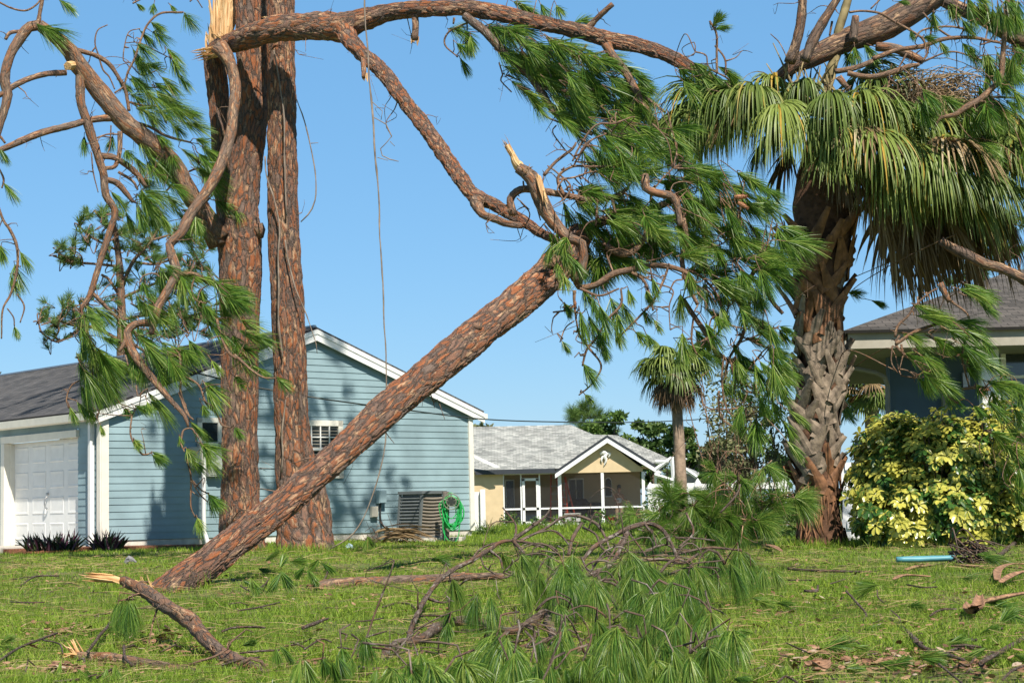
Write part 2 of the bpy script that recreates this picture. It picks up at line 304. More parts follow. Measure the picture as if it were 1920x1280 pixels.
for nn, ya, yb, pw, ns in ((150000, 5.4, 13, .6, 2), (190000, 12, 46, .35, 1), (45000, 44, 80, .5, 1)):
    x, y = grass_pts(nn, ya, yb, pw); bb = bare(x, y); k = ~in_house(x, y) & ((bb < 1.35) | (RNG.random(nn) < .3)); x, y, bb = x[k], y[k], bb[k]; nn = len(x)
    p = np.stack([x, y, gh(x, y)*(y < 60)-.004-.28*np.clip((y-58)/18, 0, 1)], -1); d = np.stack([RNG.normal(0, .55, nn), RNG.normal(0, .55, nn), np.ones(nn)], -1)
    clump = .5+.5*np.sin(x*3.1+1.7*np.sin(y*2.3))*np.sin(y*2.7+x); L = (.028+.032*RNG.random(nn)**1.5)*(1+.5*clump)*np.where(bb > 1.1, .6, 1)*np.where(y > 30, 1.3, 1)
    rn = np.clip(RNG.random(nn)**1.2*.66+.12*clump+.10*np.sin(.9*x+1.3*y)*np.sin(1.1*x-.5*y+1)+np.where(bb > 1., .22, 0)*RNG.random(nn), 0, 1); rn = np.where(RNG.random(nn) < .035, .93+.07*RNG.random(nn), rn)
    ribbons(mb, p, d, L, .0042*np.maximum(1, y/9), ns, .5, [1, .12] if ns == 1 else [1, .75, .1], rn=rn)
# taller tufts along foundations and round the trunks
def tall(cx, cy, rx, ry, nn, L0, L1):
    a = RNG.random(nn)*2*pi; r = np.sqrt(RNG.random(nn)); x = cx+rx*r*np.cos(a); y = cy+ry*r*np.sin(a); k = ~in_house(x, y); x, y = x[k], y[k]; nn = len(x)
    ribbons(mb, np.stack([x, y, gh(x, y)], -1), np.stack([RNG.normal(0, .35, nn), RNG.normal(0, .35, nn), np.ones(nn)], -1), L0+(L1-L0)*RNG.random(nn), .005*max(1, cy/12), 2, .7, [1, .7, .1], rn=RNG.random(nn)*.75)
for s in np.arange(.3, 9.2, .45):
    q = Hs(s, .22, 0); tall(q[0], q[1], .3, .2, 70, .03, .10)
for cx, cy, r, k in ((4.1, 23.4, .8, 1500), (-2.95, 14.9, .5, 500), (-3.1, 27.2, .8, 700), (-4.3, 28.6, .7, 500), (5.6, 23, 1.6, 1200)): tall(cx, cy, r, r*.7, k, .06, .2)
for i in range(60): y = 45+RNG.random()*14; tall(RNG.uniform(-1.0, 6), y, .7, .7, 90, .12, .3)
g_ = mb.build('grass', GM, attrs=True); g_['kind'] = 'stuff'
# mulch bed by the corner, driveway slab
M['mulch'] = plain('rust mulch', (.24, .10, .055), .95, .5, 40, .02, 60)
M['concrete'] = plain('pale concrete', (.50, .46, .40), .9, .22, 7, .004, 80)
def blob(cx, cy, rx, ry, z, rot=0, seed=0):
    a = np.arange(40)/40*2*pi; r = 1+.13*np.sin(3*a+seed)+.08*np.sin(5*a+2*seed)+.05*np.sin(9*a); return [(cx+rx*r_*cos(t)*cos(rot)-ry*r_*sin(t)*sin(rot), cy+rx*r_*cos(t)*sin(rot)+ry*r_*sin(t)*cos(rot), z) for t, r_ in zip(a, r)]
q = Hs(.2, .75, 0); mb = MB(); mb.prism(blob(q[0]-.2, q[1]+.1, 2.3, .7, .085, .05, 1), (0, 0, -.3)); struct(mb.build('mulch_bed', M['mulch']))
mb = MB(); mb.prism([Hs(-.25, -.55, .10), Hs(-.02, -.55, .10), Hs(-.02, -14, .10), Hs(-9, -14, .10), Hs(-9, -.55, .10)], (0, 0, -.4)); struct(mb.build('driveway', M['concrete']))

# ---------------------------------------------------------------- blue house
M['siding'] = plain('blue lap siding', (.25, .355, .39), .6, .17, 1.4, .002, 25)
M['siding_dark'] = M['siding']
M['trim'] = plain('cream white trim', (.78, .75, .66), .5, .06, 5)
M['white'] = plain('white paint', (.80, .80, .78), .45, .05, 5)
def shingle(name, c1, c2, sc=7.):
    m, n, b = mat(name); at = N(n, 'ShaderNodeAttribute', attribute_name='bk'); br = N(n, 'ShaderNodeTexBrick', i_Scale=1.0); n.links.new(at.outputs['Vector'], br.inputs['Vector'])
    br.inputs['Color1'].default_value = (*c1, 1); br.inputs['Color2'].default_value = (*c2, 1); br.inputs['Mortar'].default_value = (*[v*.35 for v in c1], 1)
    br.inputs['Brick Width'].default_value = .3; br.inputs['Row Height'].default_value = .145; br.inputs['Mortar Size'].default_value = .009; br.inputs['Mortar Smooth'].default_value = .3; br.inputs['Bias'].default_value = 0.
    x = N(n, 'ShaderNodeTexNoise', i_Scale=60., i_Detail=4); n.links.new(at.outputs['Vector'], x.inputs['Vector']); x2 = N(n, 'ShaderNodeTexNoise', i_Scale=1.2, i_Detail=5); n.links.new(at.outputs['Vector'], x2.inputs['Vector'])
    c = mixc(n, 1., br.outputs['Color'], ramp(n, x.outputs[0], [(.25, .6), (.75, 1.35)]), 'MULTIPLY'); c = mixc(n, 1., c, ramp(n, x2.outputs[0], [(.3, .8), (.7, 1.2)]), 'MULTIPLY')
    n.links.new(c, b.inputs['Base Color']); b.inputs['Roughness'].default_value = .95; u = N(n, 'ShaderNodeBump', i_Strength=.8, i_Distance=.01); n.links.new(br.outputs['Fac'], u.inputs['Height']); u.invert = True; n.links.new(u.outputs[0], b.inputs['Normal']); return m
M['shingle'] = shingle('charcoal shingles', (.055, .055, .06), (.11, .105, .105))
M['shingle_grey'] = shingle('pale grey shingles', (.21, .225, .22), (.44, .45, .43))
M['shingle_brown'] = shingle('brown grey shingles', (.06, .055, .05), (.13, .115, .105))
M['glass'] = None
m, n, b = mat('window glass'); b.inputs['Base Color'].default_value = (.03, .04, .045, 1); b.inputs['Roughness'].default_value = .06; b.inputs['Specular IOR Level'].default_value = .8; M['glass'] = m
def slab(mb, p00, p10, p11, p01, th):
    """roof plane: p00-p10 along the eave, p01-p11 along the ridge; th = thickness below; bk carries metres along eave / slope"""
    P4 = np.array([p00, p10, p11, p01], float); nn = nz(np.cross(P4[1]-P4[0], P4[3]-P4[0])); nn = nn if nn[2] > 0 else -nn; e = nz(P4[1]-P4[0]); v = nz(np.cross(nn, e)); v = v if v[2] > 0 else -v
    bot = P4-nn*th; V = np.vstack([P4, bot]); bk = np.stack([(V-P4[0])@e, (V-P4[0])@v, 0*V[:, 0]], -1)
    f = [(0, 1, 2, 3), (7, 6, 5, 4)] + [((i+1) % 4, i, 4+i, 4+(i+1) % 4) for i in range(4)]
    if np.dot(np.cross(P4[1]-P4[0], P4[3]-P4[0]), nn) < 0: f = [tuple(reversed(g)) for g in f]
    mb.add(V, poly=[list(g) for g in f], bk=bk)
house = thing('blue_house', 'blue lap sided house with white garage door and dark shingle roof behind the pines', 'house', HC)
AP_S, AP_Z, LZ, RZ = 4.95, 4.33, 2.56, 2.76; DEPTH = 16.0; Z0 = .19
def top_at(s): return LZ+(AP_Z-LZ)*s/AP_S if s < AP_S else AP_Z-(AP_Z-RZ)*(s-AP_S)/(WL-AP_S)
def s_range(z):
    a = 0 if z <= LZ else AP_S*(z-LZ)/(AP_Z-LZ); b_ = WL if z <= RZ else WL-(WL-AP_S)*(z-RZ)/(AP_Z-RZ); return a, b_
mb = MB(); z = Z0; CO = .136
while z < AP_Z-.02:
    z2 = min(z+CO, AP_Z-.001); a0, b0 = s_range(z); a1, b1 = s_range(z2)
    A_, B_, C_, D_ = Hs(a0, .017, z), Hs(b0, .017, z), Hs(b1, .003, z2), Hs(a1, .004, z2); E_, F_ = Hs(a0, .0, z), Hs(b0, .0, z)
    mb.add([A_, B_, C_, D_, E_, F_], q=[(0, 1, 2, 3), (4, 5, 1, 0)], rn=random.random()); z = z2
mb.prism([Hs(0, -.004, 0.19), Hs(WL, -.004, .19), Hs(WL, -.004, RZ), Hs(AP_S, -.004, AP_Z), Hs(0, -.004, LZ)], -WN*.12)
mb.build('wall', M['siding'], house)
mb = MB(); mb.prism([Hs(.02, -.01, -.2), Hs(WL-.02, -.01, -.2), Hs(WL-.02, -.01, .19), Hs(.02, -.01, .19)], -WN*.3)
M['footing'] = plain('whitewashed footing', (.62, .57, .5), .9, .25, 5, .01, 25); mb.build('foundation', M['footing'], house)
# garage front (runs back from the corner), opening from depth .9 to 4.0, door recessed
GA, GB, GZ = .93, 3.98, 2.20
mb = MB()
def gcourses(ta, tb, za, zb):
    z = za
    while z < zb-.01:
        z2 = min(z+CO, zb); mb.add([Hs(-.016, -ta, z), Hs(-.016, -tb, z), Hs(-.004, -tb, z2), Hs(-.004, -ta, z2), Hs(0, -ta, z), Hs(0, -tb, z)], q=[(1, 0, 3, 2), (5, 4, 0, 1)]); z = z2
gcourses(.0, GA-.02, Z0, LZ+.1); gcourses(GB+.12, 14, Z0, LZ+.1); gcourses(GA-.02, GB+.12, GZ+.14, LZ+.1)
mb.prism([Hs(.004, -.13, .0), Hs(.004, -GA+.02, 0), Hs(.004, -GA+.02, LZ), Hs(.004, -.13, LZ)], WA*.1); mb.prism([Hs(.004, -GB-.1, 0), Hs(.004, -14, 0), Hs(.004, -14, LZ), Hs(.004, -GB-.1, LZ)], WA*.1)
mb.build('garage_wall', M['siding'], house)
mb = MB(); mb.box(Hs(-.02, -(GA+GB)/2-.05, GZ+.07), .12, GB-GA+.24, .14, WA, WN); mb.box(Hs(-.02, -GB-.05, GZ/2), .14, .16, GZ-.01, WA, WN); mb.box(Hs(.06, -GA+.02, GZ/2), .10, .06, GZ, WA, WN); mb.box(Hs(.1, -GB+.03, GZ/2), .1, .05, GZ, WA, WN)
mb.build('door_frame', M['trim'], house)
mb = MB(); DT = .14; mb.prism([Hs(DT, -GA, .11), Hs(DT, -GB, .11), Hs(DT, -GB, GZ), Hs(DT, -GA, GZ)], WA*.04)
nc, nr = 4, 4; pw_, ph_ = (GB-GA)/nc, (GZ-.13)/nr
for i in range(nc):
    for j in range(nr):
        ta, tb = GA+i*pw_+.09, GA+(i+1)*pw_-.09; za, zb = .12+j*ph_+.085, .12+(j+1)*ph_-.085
        o_ = [Hs(DT-.001, -ta, za), Hs(DT-.001, -tb, za), Hs(DT-.001, -tb, zb), Hs(DT-.001, -ta, zb)]
        k_ = .045; i_ = [Hs(DT-.010, -ta-k_*.4, za+k_*.4), Hs(DT-.010, -tb+k_*.4, za+k_*.4), Hs(DT-.010, -tb+k_*.4, zb-k_*.4), Hs(DT-.010, -ta-k_*.4, zb-k_*.4)]
        j_ = [Hs(DT-.003, -ta-k_*1.5, za+k_*1.5), Hs(DT-.003, -tb+k_*1.5, za+k_*1.5), Hs(DT-.003, -tb+k_*1.5, zb-k_*1.5), Hs(DT-.003, -ta-k_*1.5, zb-k_*1.5)]
        f = []
        for r_ in range(2):
            for e in range(4): f.append((4*r_+(e+1) % 4, 4*r_+e, 4*r_+4+e, 4*r_+4+(e+1) % 4))
        mb.add(o_+i_+j_, q=[g[::-1] for g in f]+[(8, 9, 10, 11)])
gd = mb.build('garage_door', M['white'], house)
M['steel'] = plain('dull steel', (.42, .42, .42), .35, .15, 20, metal=.8)
mb = MB(); c0 = Hs(DT-.03, -GA-2*pw_+.02, .95); tube(mb, [c0+ZU*.12, c0-WA*.05+ZU*.07, c0-WA*.05-ZU*.07, c0-ZU*.12+WN*.02], [.02, .014, .014, .025], 8, .03); mb.box(c0+ZU*.18, .03, .05, .05, WA, WN); mb.build('handle', M['steel'], gd)
# roof planes
OV = .12; sl = (AP_Z-LZ)/AP_S; sr = (AP_Z-RZ)/(WL-AP_S); RT_ = .16
ep, eq = .21, .30
apx = lambda t: Hs(AP_S, t, AP_Z+RT_+.03)
el = lambda t: Hs(-ep, t, LZ-sl*ep+RT_+.03); er = lambda t: Hs(WL+eq, t, RZ-sr*eq+RT_+.03)
mb = MB(); slab(mb, el(OV), el(-DEPTH), apx(-DEPTH), apx(OV), .05); slab(mb, er(-DEPTH), er(OV), apx(OV), apx(-DEPTH), .05)
roof = mb.build('roof', M['shingle'], house, attrs=True)
mb = MB(); e_ = apx(0); tube(mb, [apx(OV-.05)+ZU*.0, apx(-3), apx(-8), apx(-DEPTH)], [.05]*4, 6, 1.); mb.build('ridge_cap', M['steel'], roof)
mb = MB()   # soffit and bargeboards
for sgn, E_, s0, z0 in ((1, el, -ep, LZ-sl*ep), (-1, er, WL+eq, RZ-sr*eq)):
    a, b_ = E_(OV), apx(OV); d = ZU
    mb.prism([a-ZU*.055, b_-ZU*.055, b_-ZU*.15, a-ZU*.15], WN*.035); mb.prism([a-ZU*.14, b_-ZU*.14, b_-ZU*.29+WA*0, a-ZU*.27], WN*.018)
    mb.prism([a-ZU*.07-WN*.0, b_-ZU*.07, b_-ZU*.09, a-ZU*.09], -WN*(OV+.3))
mb.build('bargeboard', M['white'], house)
mb = MB(); a, b_ = el(OV)-ZU*.05, el(-DEPTH)-ZU*.05; mb.prism([a, a-WA*.13, a-WA*.11-ZU*.14, a-ZU*.16], (b_-a)); mb.prism([er(OV)-ZU*.06, er(OV)+WA*.1-ZU*.06, er(OV)+WA*.1-ZU*.17, er(OV)-ZU*.17], er(-DEPTH)-er(OV)); mb.build('gutter', M['trim'], house)
mb = MB(); a = Hs(-ep+.02, OV-.02, LZ-.04); mb.prism([a, Hs(0, OV-.02, LZ-.04), Hs(0, OV-.02, LZ-.01), a+ZU*.03], -WN*(DEPTH-.5)); mb.build('soffit', M['trim'], house)
mb = MB(); mb.box(Hs(.05, .03, (Z0+LZ)/2-.02), .16, .05, LZ-Z0+.1, WA, WN); mb.box(Hs(-.03, -.03, (Z0+LZ)/2-.02), .04, .13, LZ-Z0+.1, WA, WN); mb.build('corner_board', M['trim'], house); mb = MB(); mb.box(Hs(WL-.04, .03, (Z0+RZ)/2-.03), .12, .05, RZ-Z0-.02, WA, WN); mb.build('corner_board', M['trim'], house)
mb = MB(); mb.box(Hs(-.1, -.22, 1.35), .09, .09, 2.3, WA, WN); tube(mb, [Hs(-.1, -.22, .22), Hs(-.14, -.15, .12), Hs(-.35, .35, .09)], [.05]*3, 8, .1); mb.build('downspout', M['white'], house)
# window
s0, z0 = Wp(581, 790); s1, z1 = Wp(640, 790); zb = 1.35; s0 -= .35
mb = MB(); cx, cw = (s0+s1)/2, s1-s0; zt = Wp(610, 788)[1]
for a, b_, c, d in ((s0, s1, zt-.12, zt), (s0, s1, zb, zb+.1), (s0, s0+.12, zb, zt), (s1-.12, s1, zb, zt)): mb.box(Hs((a+b_)/2, .045, (c+d)/2), b_-a, .04, d-c-.002, WA, WN)
wn = mb.build('window', M['trim'], house)
mb = MB(); mb.box(Hs(cx, .026, (zb+zt)/2), cw-.2, .01, zt-zb-.2, WA, WN); mb.build('glass', M['glass'], wn)
mb = MB()
for k in range(14): mb.box(Hs(cx, .033, zb+.15+k*(zt-zb-.3)/13), cw-.26, .004, .018, WA, WN)
mb.build('blind', plain('dull tan blind', (.30, .27, .22), .7), wn)  # slats in one even dull tan, darker than the white bars
mb = MB()
for k in range(1, 4): mb.box(Hs(s0+.12+(cw-.24)*k/4, .05, (zb+zt)/2), .025, .02, zt-zb-.2, WA, WN)
for k in range(1, 4): mb.box(Hs(cx, .053, zb+.1+(zt-zb-.2)*k/4), cw-.24, .022, .025, WA, WN)
mb.box(Hs(cx, .062, (zb+zt)/2), cw-.24, .03, .05, WA, WN); mb.build('glazing_bar', M['white'], wn)
# second window hidden partly by foliage at px 350-420
s0, z1 = Wp(368, 800); s1, _ = Wp(414, 800); mb = MB(); zt = Wp(390, 783)[1]; zb = Wp(390, 838)[1]
for a, b_, c, d in ((s0, s1, zt-.1, zt), (s0, s1, zb, zb+.1), (s0, s0+.1, zb, zt), (s1-.1, s1, zb, zt)): mb.box(Hs((a+b_)/2, .045, (c+d)/2), b_-a, .04, d-c-.002, WA, WN)
w2 = mb.build('window', M['trim'], house); mb = MB(); mb.box(Hs((s0+s1)/2, .028, (zb+zt)/2), s1-s0-.18, .012, zt-zb-.18, WA, WN); mb.build('glass', M['glass'], w2)
# meters, boxes, conduits
M['grey_box'] = plain('grey painted metal', (.36, .38, .36), .5, .12, 8); M['beige_box'] = plain('beige plastic box', (.55, .52, .44), .5, .08, 8)
def wallbox(name, x0, y0, x1, y1, th, mt, extra=None):
    a, zt = Wp(x0, y0); b_, zb = Wp(x1, y1); mb = MB(); mb.box(Hs((a+b_)/2, .03+th/2, (zt+zb)/2), b_-a, th, zt-zb, WA, WN); mb.box(Hs((a+b_)/2, .035+th, (zt+zb)/2), (b_-a)*.86, .012, (zt-zb)*.9, WA, WN)
    if extra: extra(mb, (a+b_)/2, (zt+zb)/2)
    return mb.build(name, mt, house)
wallbox('breaker_box', 352, 838, 374, 878, .12, M['beige_box'])
wallbox('meter_box', 384, 842, 415, 893, .14, M['grey_box'], lambda mb, s, z: tube(mb, [Hs(s, .17, z-.05), Hs(s, .30, z-.05)], [.09, .085], 16, .2))
wallbox('junction_box', 703, 919, 717, 943, .12, M['siding']); wallbox('outlet_box', 692, 949, 704, 969, .07, M['beige_box'])
a, zt = Wp(377, 872); mb = MB(); tube(mb, [Hs(a, .10, 2.1), Hs(a, .10, zt), Hs(a, .10, .3), Hs(a+.06, .22, -.05)], [.045]*4, 8, .3); mb.build('conduit', M['white'], house)
a, zt = Wp(710, 943); mb = MB(); tube(mb, [Hs(a, .06, zt), Hs(a, .06, .45), Hs(a+.15, .08, .26), Hs(a+.6, .15, .24), Hs(a+1.0, .3, .5)], [.02]*5, 6, .1); mb.build('cable', plain('black cable', (.03, .03, .03), .5), house)

# ---------------------------------------------------------------- air conditioner, hose, post
M['ac'] = plain('grey condenser metal', (.13, .145, .15), .5, .10, 5); M['ac_in'] = plain('condenser slats', (.21, .185, .15), .5, .1, 9)
q = G(785, 1019); q = np.array([P(785, 1019, 37.6)[0], 37.6, 0]); aa = radians(47); ax = np.array([cos(aa), sin(aa), 0]); ay = np.array([-sin(aa), cos(aa), 0]); az = nz(np.array([.075, 0, 1.]))
ac = thing('air_conditioner', 'grey louvred air conditioner unit tilted by the blue house wall', 'air conditioner', q)
S, Hh = .68, .93; c0 = q+ay*.34+ax*.0+ZU*.05; c0 = q+ZU*.06+np.array([0, .46, 0]); mb = MB()
mb.box(c0+az*Hh/2, S-.09, S-.09, Hh-.02, ax, ay, az)
for i in (-1, 1):
    for j in (-1, 1): mb.box(c0+ax*i*(S/2-.015)+ay*j*(S/2-.015)+az*Hh/2, .05, .05, Hh, ax, ay, az)
mb.box(c0+az*(Hh+.02), S+.05, S+.05, .06, ax, ay, az); mb.box(c0+az*(.02), S+.02, S+.02, .05, ax, ay, az); mb.build('casing', M['ac'], ac)
for nm, nd, sd, mt, wv in (('louvre_panel', -ay, ax, M['ac_in'], .02), ('louvre_panel', -ax, ay, M['ac'], 0.)):
    mb = MB()
    for k in range(12):
        n_ = 12; V = []
        for u_ in range(n_+1):
            f = u_/n_; cc = c0+nd*(S/2-.035)+sd*((f-.5)*(S-.07))+az*(.085+k*.069-wv*sin(f*pi)); V += [cc, cc+nd*.035-az*.03, cc+nd*.04-az*.012, cc+az*.026]
        mb.add(V, q=[(4*i+e, 4*i+(e+1) % 4, 4*i+4+(e+1) % 4, 4*i+4+e) for i in range(n_) for e in range(4)])
    mb.build(nm, mt, ac)
mb = MB(); cc = c0+az*(Hh+.05)
for r_ in (.08, .14, .2, .26): a = np.arange(25)/24*2*pi; tube(mb, [cc+ax*r_*cos(t)+ay*r_*sin(t) for t in a], [.006]*25, 5, .2)
mb.build('fan_grille', M['ac'], ac)
mb = MB(); mb.prism([q+v for v in ((-.62, -.08, .07), (.9, -.12, .07), (.95, 1.0, .07), (-.6, 1.1, .07))], (0, 0, -.15)); struct(mb.build('concrete_pad', M['concrete']))
Yp = 37.4; pb = P(836, 1014, Yp); pb[2] = 0; M['post'] = plain('weathered post', (.20, .17, .15), .9, .4, 12, .01, 30)
mb = MB(); top = P(836, 921, Yp); tube(mb, [pb-ZU*.1, (pb+top)/2, top], [.075, .07, .07], 10, .2, .06); tag(mb.build('hose_post', M['post']), 'short grey weathered wooden post behind the green hose', 'post')
hm = plain('green hose', (.02, .40, .09), .5, .15, 9); hc = P(847, 951, Yp-.15)
hose = thing('garden_hose', 'bright green garden hose coiled on a wall hanger beside the grey air conditioner', 'hose', hc)
mb = MB()
for k in range(17):
    w_, h_ = .17+.035*RNG.normal(), .30+.09*RNG.random(); ph = RNG.random()*6; dz = -.04+.05*RNG.normal(); n_ = 22; a = np.arange(n_+1)/n_*2*pi
    tube(mb, [hc+np.array([w_*sin(t)+.02*sin(3*t+ph), -.03-.09*RNG.random()*0-.007*k+.02*sin(2*t+ph), h_*cos(t)*(1. if cos(t) < 0 else .72)+dz+.01*sin(4*t+ph)]) for t in a], [.0095]*(n_+1), 6, .06, cap=False)
tube(mb, [hc+np.array(v) for v in ((-.17, -.1, -.1), (-.17, -.13, -.5), (0, -.13, -.72), (.12, -.12, -.6), (.18, -.1, -.2))], [.0095]*5, 6, .05); tube(mb, [hc+np.array(v) for v in ((-.15, -.05, -.2), (-.17, -.05, -.75), (-.3, -.1, -.98), (-.6, -.2, -1.03))], [.0095]*4, 6, .05)
mb.build('coil', hm, hose)
M['black'] = plain('black plastic', (.03, .035, .03), .4); M['hanger'] = plain('olive grey hanger', (.16, .19, .13), .5)
mb = MB(); cc = hc+np.array([0, -.2, .12])
for r_, rr in ((.16, .012), (.10, .012)): tube(mb, [cc+np.array([r_*sin(t), 0, r_*cos(t)]) for t in np.arange(25)/24*2*pi], [rr]*25, 6, .2)
for t in np.arange(5)*2*pi/5: tube(mb, [cc+np.array([.05*sin(t), 0, .05*cos(t)]), cc+np.array([.16*sin(t), 0, .16*cos(t)])], [.012]*2, 6, .2)
mb.build('hanger', M['hanger'], hose); mb = MB(); tube(mb, [cc+np.array([0, .22, 0]), cc+np.array([0, -.01, 0])], [.09, .085], 16, .3); mb.build('hub', M['black'], hose)

# ---------------------------------------------------------------- beige house far behind
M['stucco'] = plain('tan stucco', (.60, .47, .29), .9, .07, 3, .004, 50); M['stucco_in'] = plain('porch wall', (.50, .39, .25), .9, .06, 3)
M['alu'] = plain('white aluminium', (.80, .81, .82), .4, .03, 5); M['dark'] = plain('dark interior', (.03, .03, .035), .8)
M['fascia_dark'] = plain('dark metal edge', (.035, .04, .05), .5)
def z6(x, y): return 870+x/4.174, 760+y/4.174
def Q(x, y, Y): return P(*z6(x, y), Y)
YF = 86.0     # screened front
bh = thing('beige_house', 'tan stucco house with pale grey roof and screened porch seen behind the blue house', 'house', (P(1100, 985, YF)[0], YF, 0))
EZ = Q(400, 510, YF)[2]; X = lambda x, Y=YF: Q(x, 600, Y)[0]
mb = MB(); mb.prism([(X(60), YF-.1, -.6), (X(305), YF-.1, -.6), (X(305), YF-.1, EZ), (X(60), YF-.1, EZ)], (0, .3, 0)); mb.build('wall', M['stucco'], bh)
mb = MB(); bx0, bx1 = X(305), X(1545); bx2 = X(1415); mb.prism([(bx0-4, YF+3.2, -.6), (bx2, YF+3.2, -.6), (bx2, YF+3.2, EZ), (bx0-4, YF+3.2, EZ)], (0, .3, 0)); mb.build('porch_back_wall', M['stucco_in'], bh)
mb = MB(); mb.prism([(bx0, YF-.05, -.12), (bx1, YF-.05, -.12), (bx1, YF+3.2, -.12), (bx0, YF+3.2, -.12)], (0, 0, -.3)); mb.build('porch_floor', M['concrete'], bh)
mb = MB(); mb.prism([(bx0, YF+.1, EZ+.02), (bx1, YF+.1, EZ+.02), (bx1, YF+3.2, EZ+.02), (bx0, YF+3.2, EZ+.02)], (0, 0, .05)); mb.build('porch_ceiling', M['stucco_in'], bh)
# gable front
gy = YF-.5; GAx, GAz = Q(1120, 235, gy)[[0, 2]]; gl = Q(712, 500, gy); gr = Q(1545, 515, gy); gez = (gl[2]+gr[2])/2
mb = MB(); gb = Q(1100, 522, YF)[2]; mb.prism([(X(760), YF-.06, gb), (X(1400), YF-.06, gb), (Q(1400, 500, YF)[0], YF-.06, gb+.12), (GAx, YF-.06, GAz-.28), (Q(752, 500, YF)[0], YF-.06, gb+.12)], (0, .2, 0)); mb.build('gable_wall', M['stucco'], bh)
mb = MB(); sl_ = (GAz-gez)/(GAx-gl[0]); sr_ = (GAz-gez)/(gr[0]-GAx)
for p_, q_ in (((gl[0], gy, gez), (GAx, gy, GAz)), ((gr[0], gy, gez), (GAx, gy, GAz))):
    p_, q_ = np.array(p_), np.array(q_); mb.prism([p_-ZU*.1, q_-ZU*.1, q_-ZU*.33, p_-ZU*.31], (0, .05, 0)); mb.prism([p_+np.array([0, .05, -.14]), q_+np.array([0, .05, -.14]), q_+np.array([0, .05, -.2]), p_+np.array([0, .05, -.2])], (0, .5, 0))
mb.build('bargeboard', M['alu'], bh)
mb = MB()
for p_, q_ in (((gl[0], gy, gez), (GAx, gy, GAz)), ((gr[0], gy, gez), (GAx, gy, GAz))):
    p_, q_ = np.array(p_), np.array(q_); mb.prism([p_+np.array([0, -.02, .03]), q_+np.array([0, -.02, .03]), q_+np.array([0, -.02, -.09]), p_+np.array([0, -.02, -.09])], (0, .1, 0))
a = Q(88, 505, YF-.5); b_ = Q(712, 500, YF-.5); mb.prism([(a[0], YF-.5, a[2]), (b_[0], YF-.5, a[2]), (b_[0], YF-.5, a[2]-.22), (a[0], YF-.5, a[2]-.22)], (0, .12, 0)); mb.build('fascia', M['fascia_dark'], bh)
ez = a[2]
mb = MB(); yr = YF+4.5; rz = Q(400, 160, yr)[2]; rx0, rx1 = a[0]-3, Q(835, 170, yr)[0]
slab(mb, (rx0, YF-.5, ez), (X(760), YF-.5, ez), (rx1, yr, rz), (rx0, yr, rz), .06)                     # main slope
A_ = np.array([X(760), YF-.5, ez]); B_ = np.array([rx1, yr, rz]); C_ = np.array([X(1150), YF-.5+.6*(yr-YF+.5), ez+.6*(rz-ez)]); mb.prism([A_, C_, B_], (0, .02, -.08))
r2 = Q(1190, 235, YF+3.6); 
slab(mb, (gl[0], gy, gez+.03), (gl[0], YF+4.3, gez+.03), (GAx, YF+4.3, GAz+.03), (GAx, gy, GAz+.03), .06); slab(mb, (gr[0], YF+4.3, gez+.03), (gr[0], gy, gez+.03), (GAx, gy, GAz+.03), (GAx, YF+4.3, GAz+.03), .06)
h1 = Q(1200, 232, YF+3.9); h2 = Q(1640, 430, YF+1.2); h3 = Q(960, 225, YF+3.9); slab(mb, Q(1330, 470, YF+1.0), h2, h1, h3, .06)
mb.build('roof', M['shingle_grey'], bh, attrs=True)
mb = MB(); mb.prism([Q(80, 385, YF-.9), Q(285, 480, YF-.9), Q(240, 485, YF-.9), Q(80, 410, YF-.9)], (0, .1, 0)); mb.build('small_gable_trim', M['alu'], bh)
# screen frame
def vbar(mb, x, w_, zb_, zt_, Y_=YF): mb.box(((X(x)), Y_, (zb_+zt_)/2), w_, .08, zt_-zb_)
tz = Q(1000, 525, YF)[2]; mz = Q(1000, 797, YF)[2]; mb = MB()
for x_, w_ in ((310, .05), (445, .06), (590, .07), (748, .17), (1083, .14), (1403, .14), (1500, .12)): vbar(mb, x_, w_, -.14, tz)
mb.box(((X(310)+X(1410))/2, YF-.003, mz), X(1410)-X(310), .07, .08); mb.box(((X(310)+X(760))/2, YF-.002, EZ-.12), X(760)-X(310), .07, .14); mb.box(((X(310)+X(1410))/2, YF-.004, -.08), X(1410)-X(310), .07, .07)
mb.build('screen_frame', M['alu'], bh)
mb = MB(); x0, x1 = X(455), X(583); dt = Q(500, 572, YF)[2]
for a_, b2, c_, d_ in ((x0, x1, dt-.1, dt+.02), (x0, x1, -.1, .08), (x0, x0+.12, -.1, dt), (x1-.12, x1, -.1, dt), (x0, x1, mz-.06, mz+.06)): mb.box(((a_+b2)/2, YF-.06, (c_+d_)/2), b2-a_, .04, d_-c_)
mb.build('screen_door', M['white'], bh)
m, n, b = mat('insect screen'); b.inputs['Base Color'].default_value = (.02, .02, .024, 1); b.inputs['Roughness'].default_value = .6; t = N(n, 'ShaderNodeBsdfTransparent'); mx = N(n, 'ShaderNodeMixShader', i_0=.2); n.links.new(t.outputs[0], mx.inputs[1]); n.links.new(b.outputs[0], mx.inputs[2]); n.links.new(mx.outputs[0], n.nodes['Material Output'].inputs[0]); M['screen'] = m
mb = MB(); mb.box(((X(310)+X(1403))/2, YF+.02, (tz-.1)/2), X(1403)-X(310), .006, tz+.1); mb.build('screen', M['screen'], bh)
mb = MB()
def bwin(x0, y0, x1, y1, fr=.07):
    a_, b2 = Q(x0, y0, YF+3.1), Q(x1, y1, YF+3.1); return (a_[0]+b2[0])/2, (a_[2]+b2[2])/2, b2[0]-a_[0], a_[2]-b2[2]
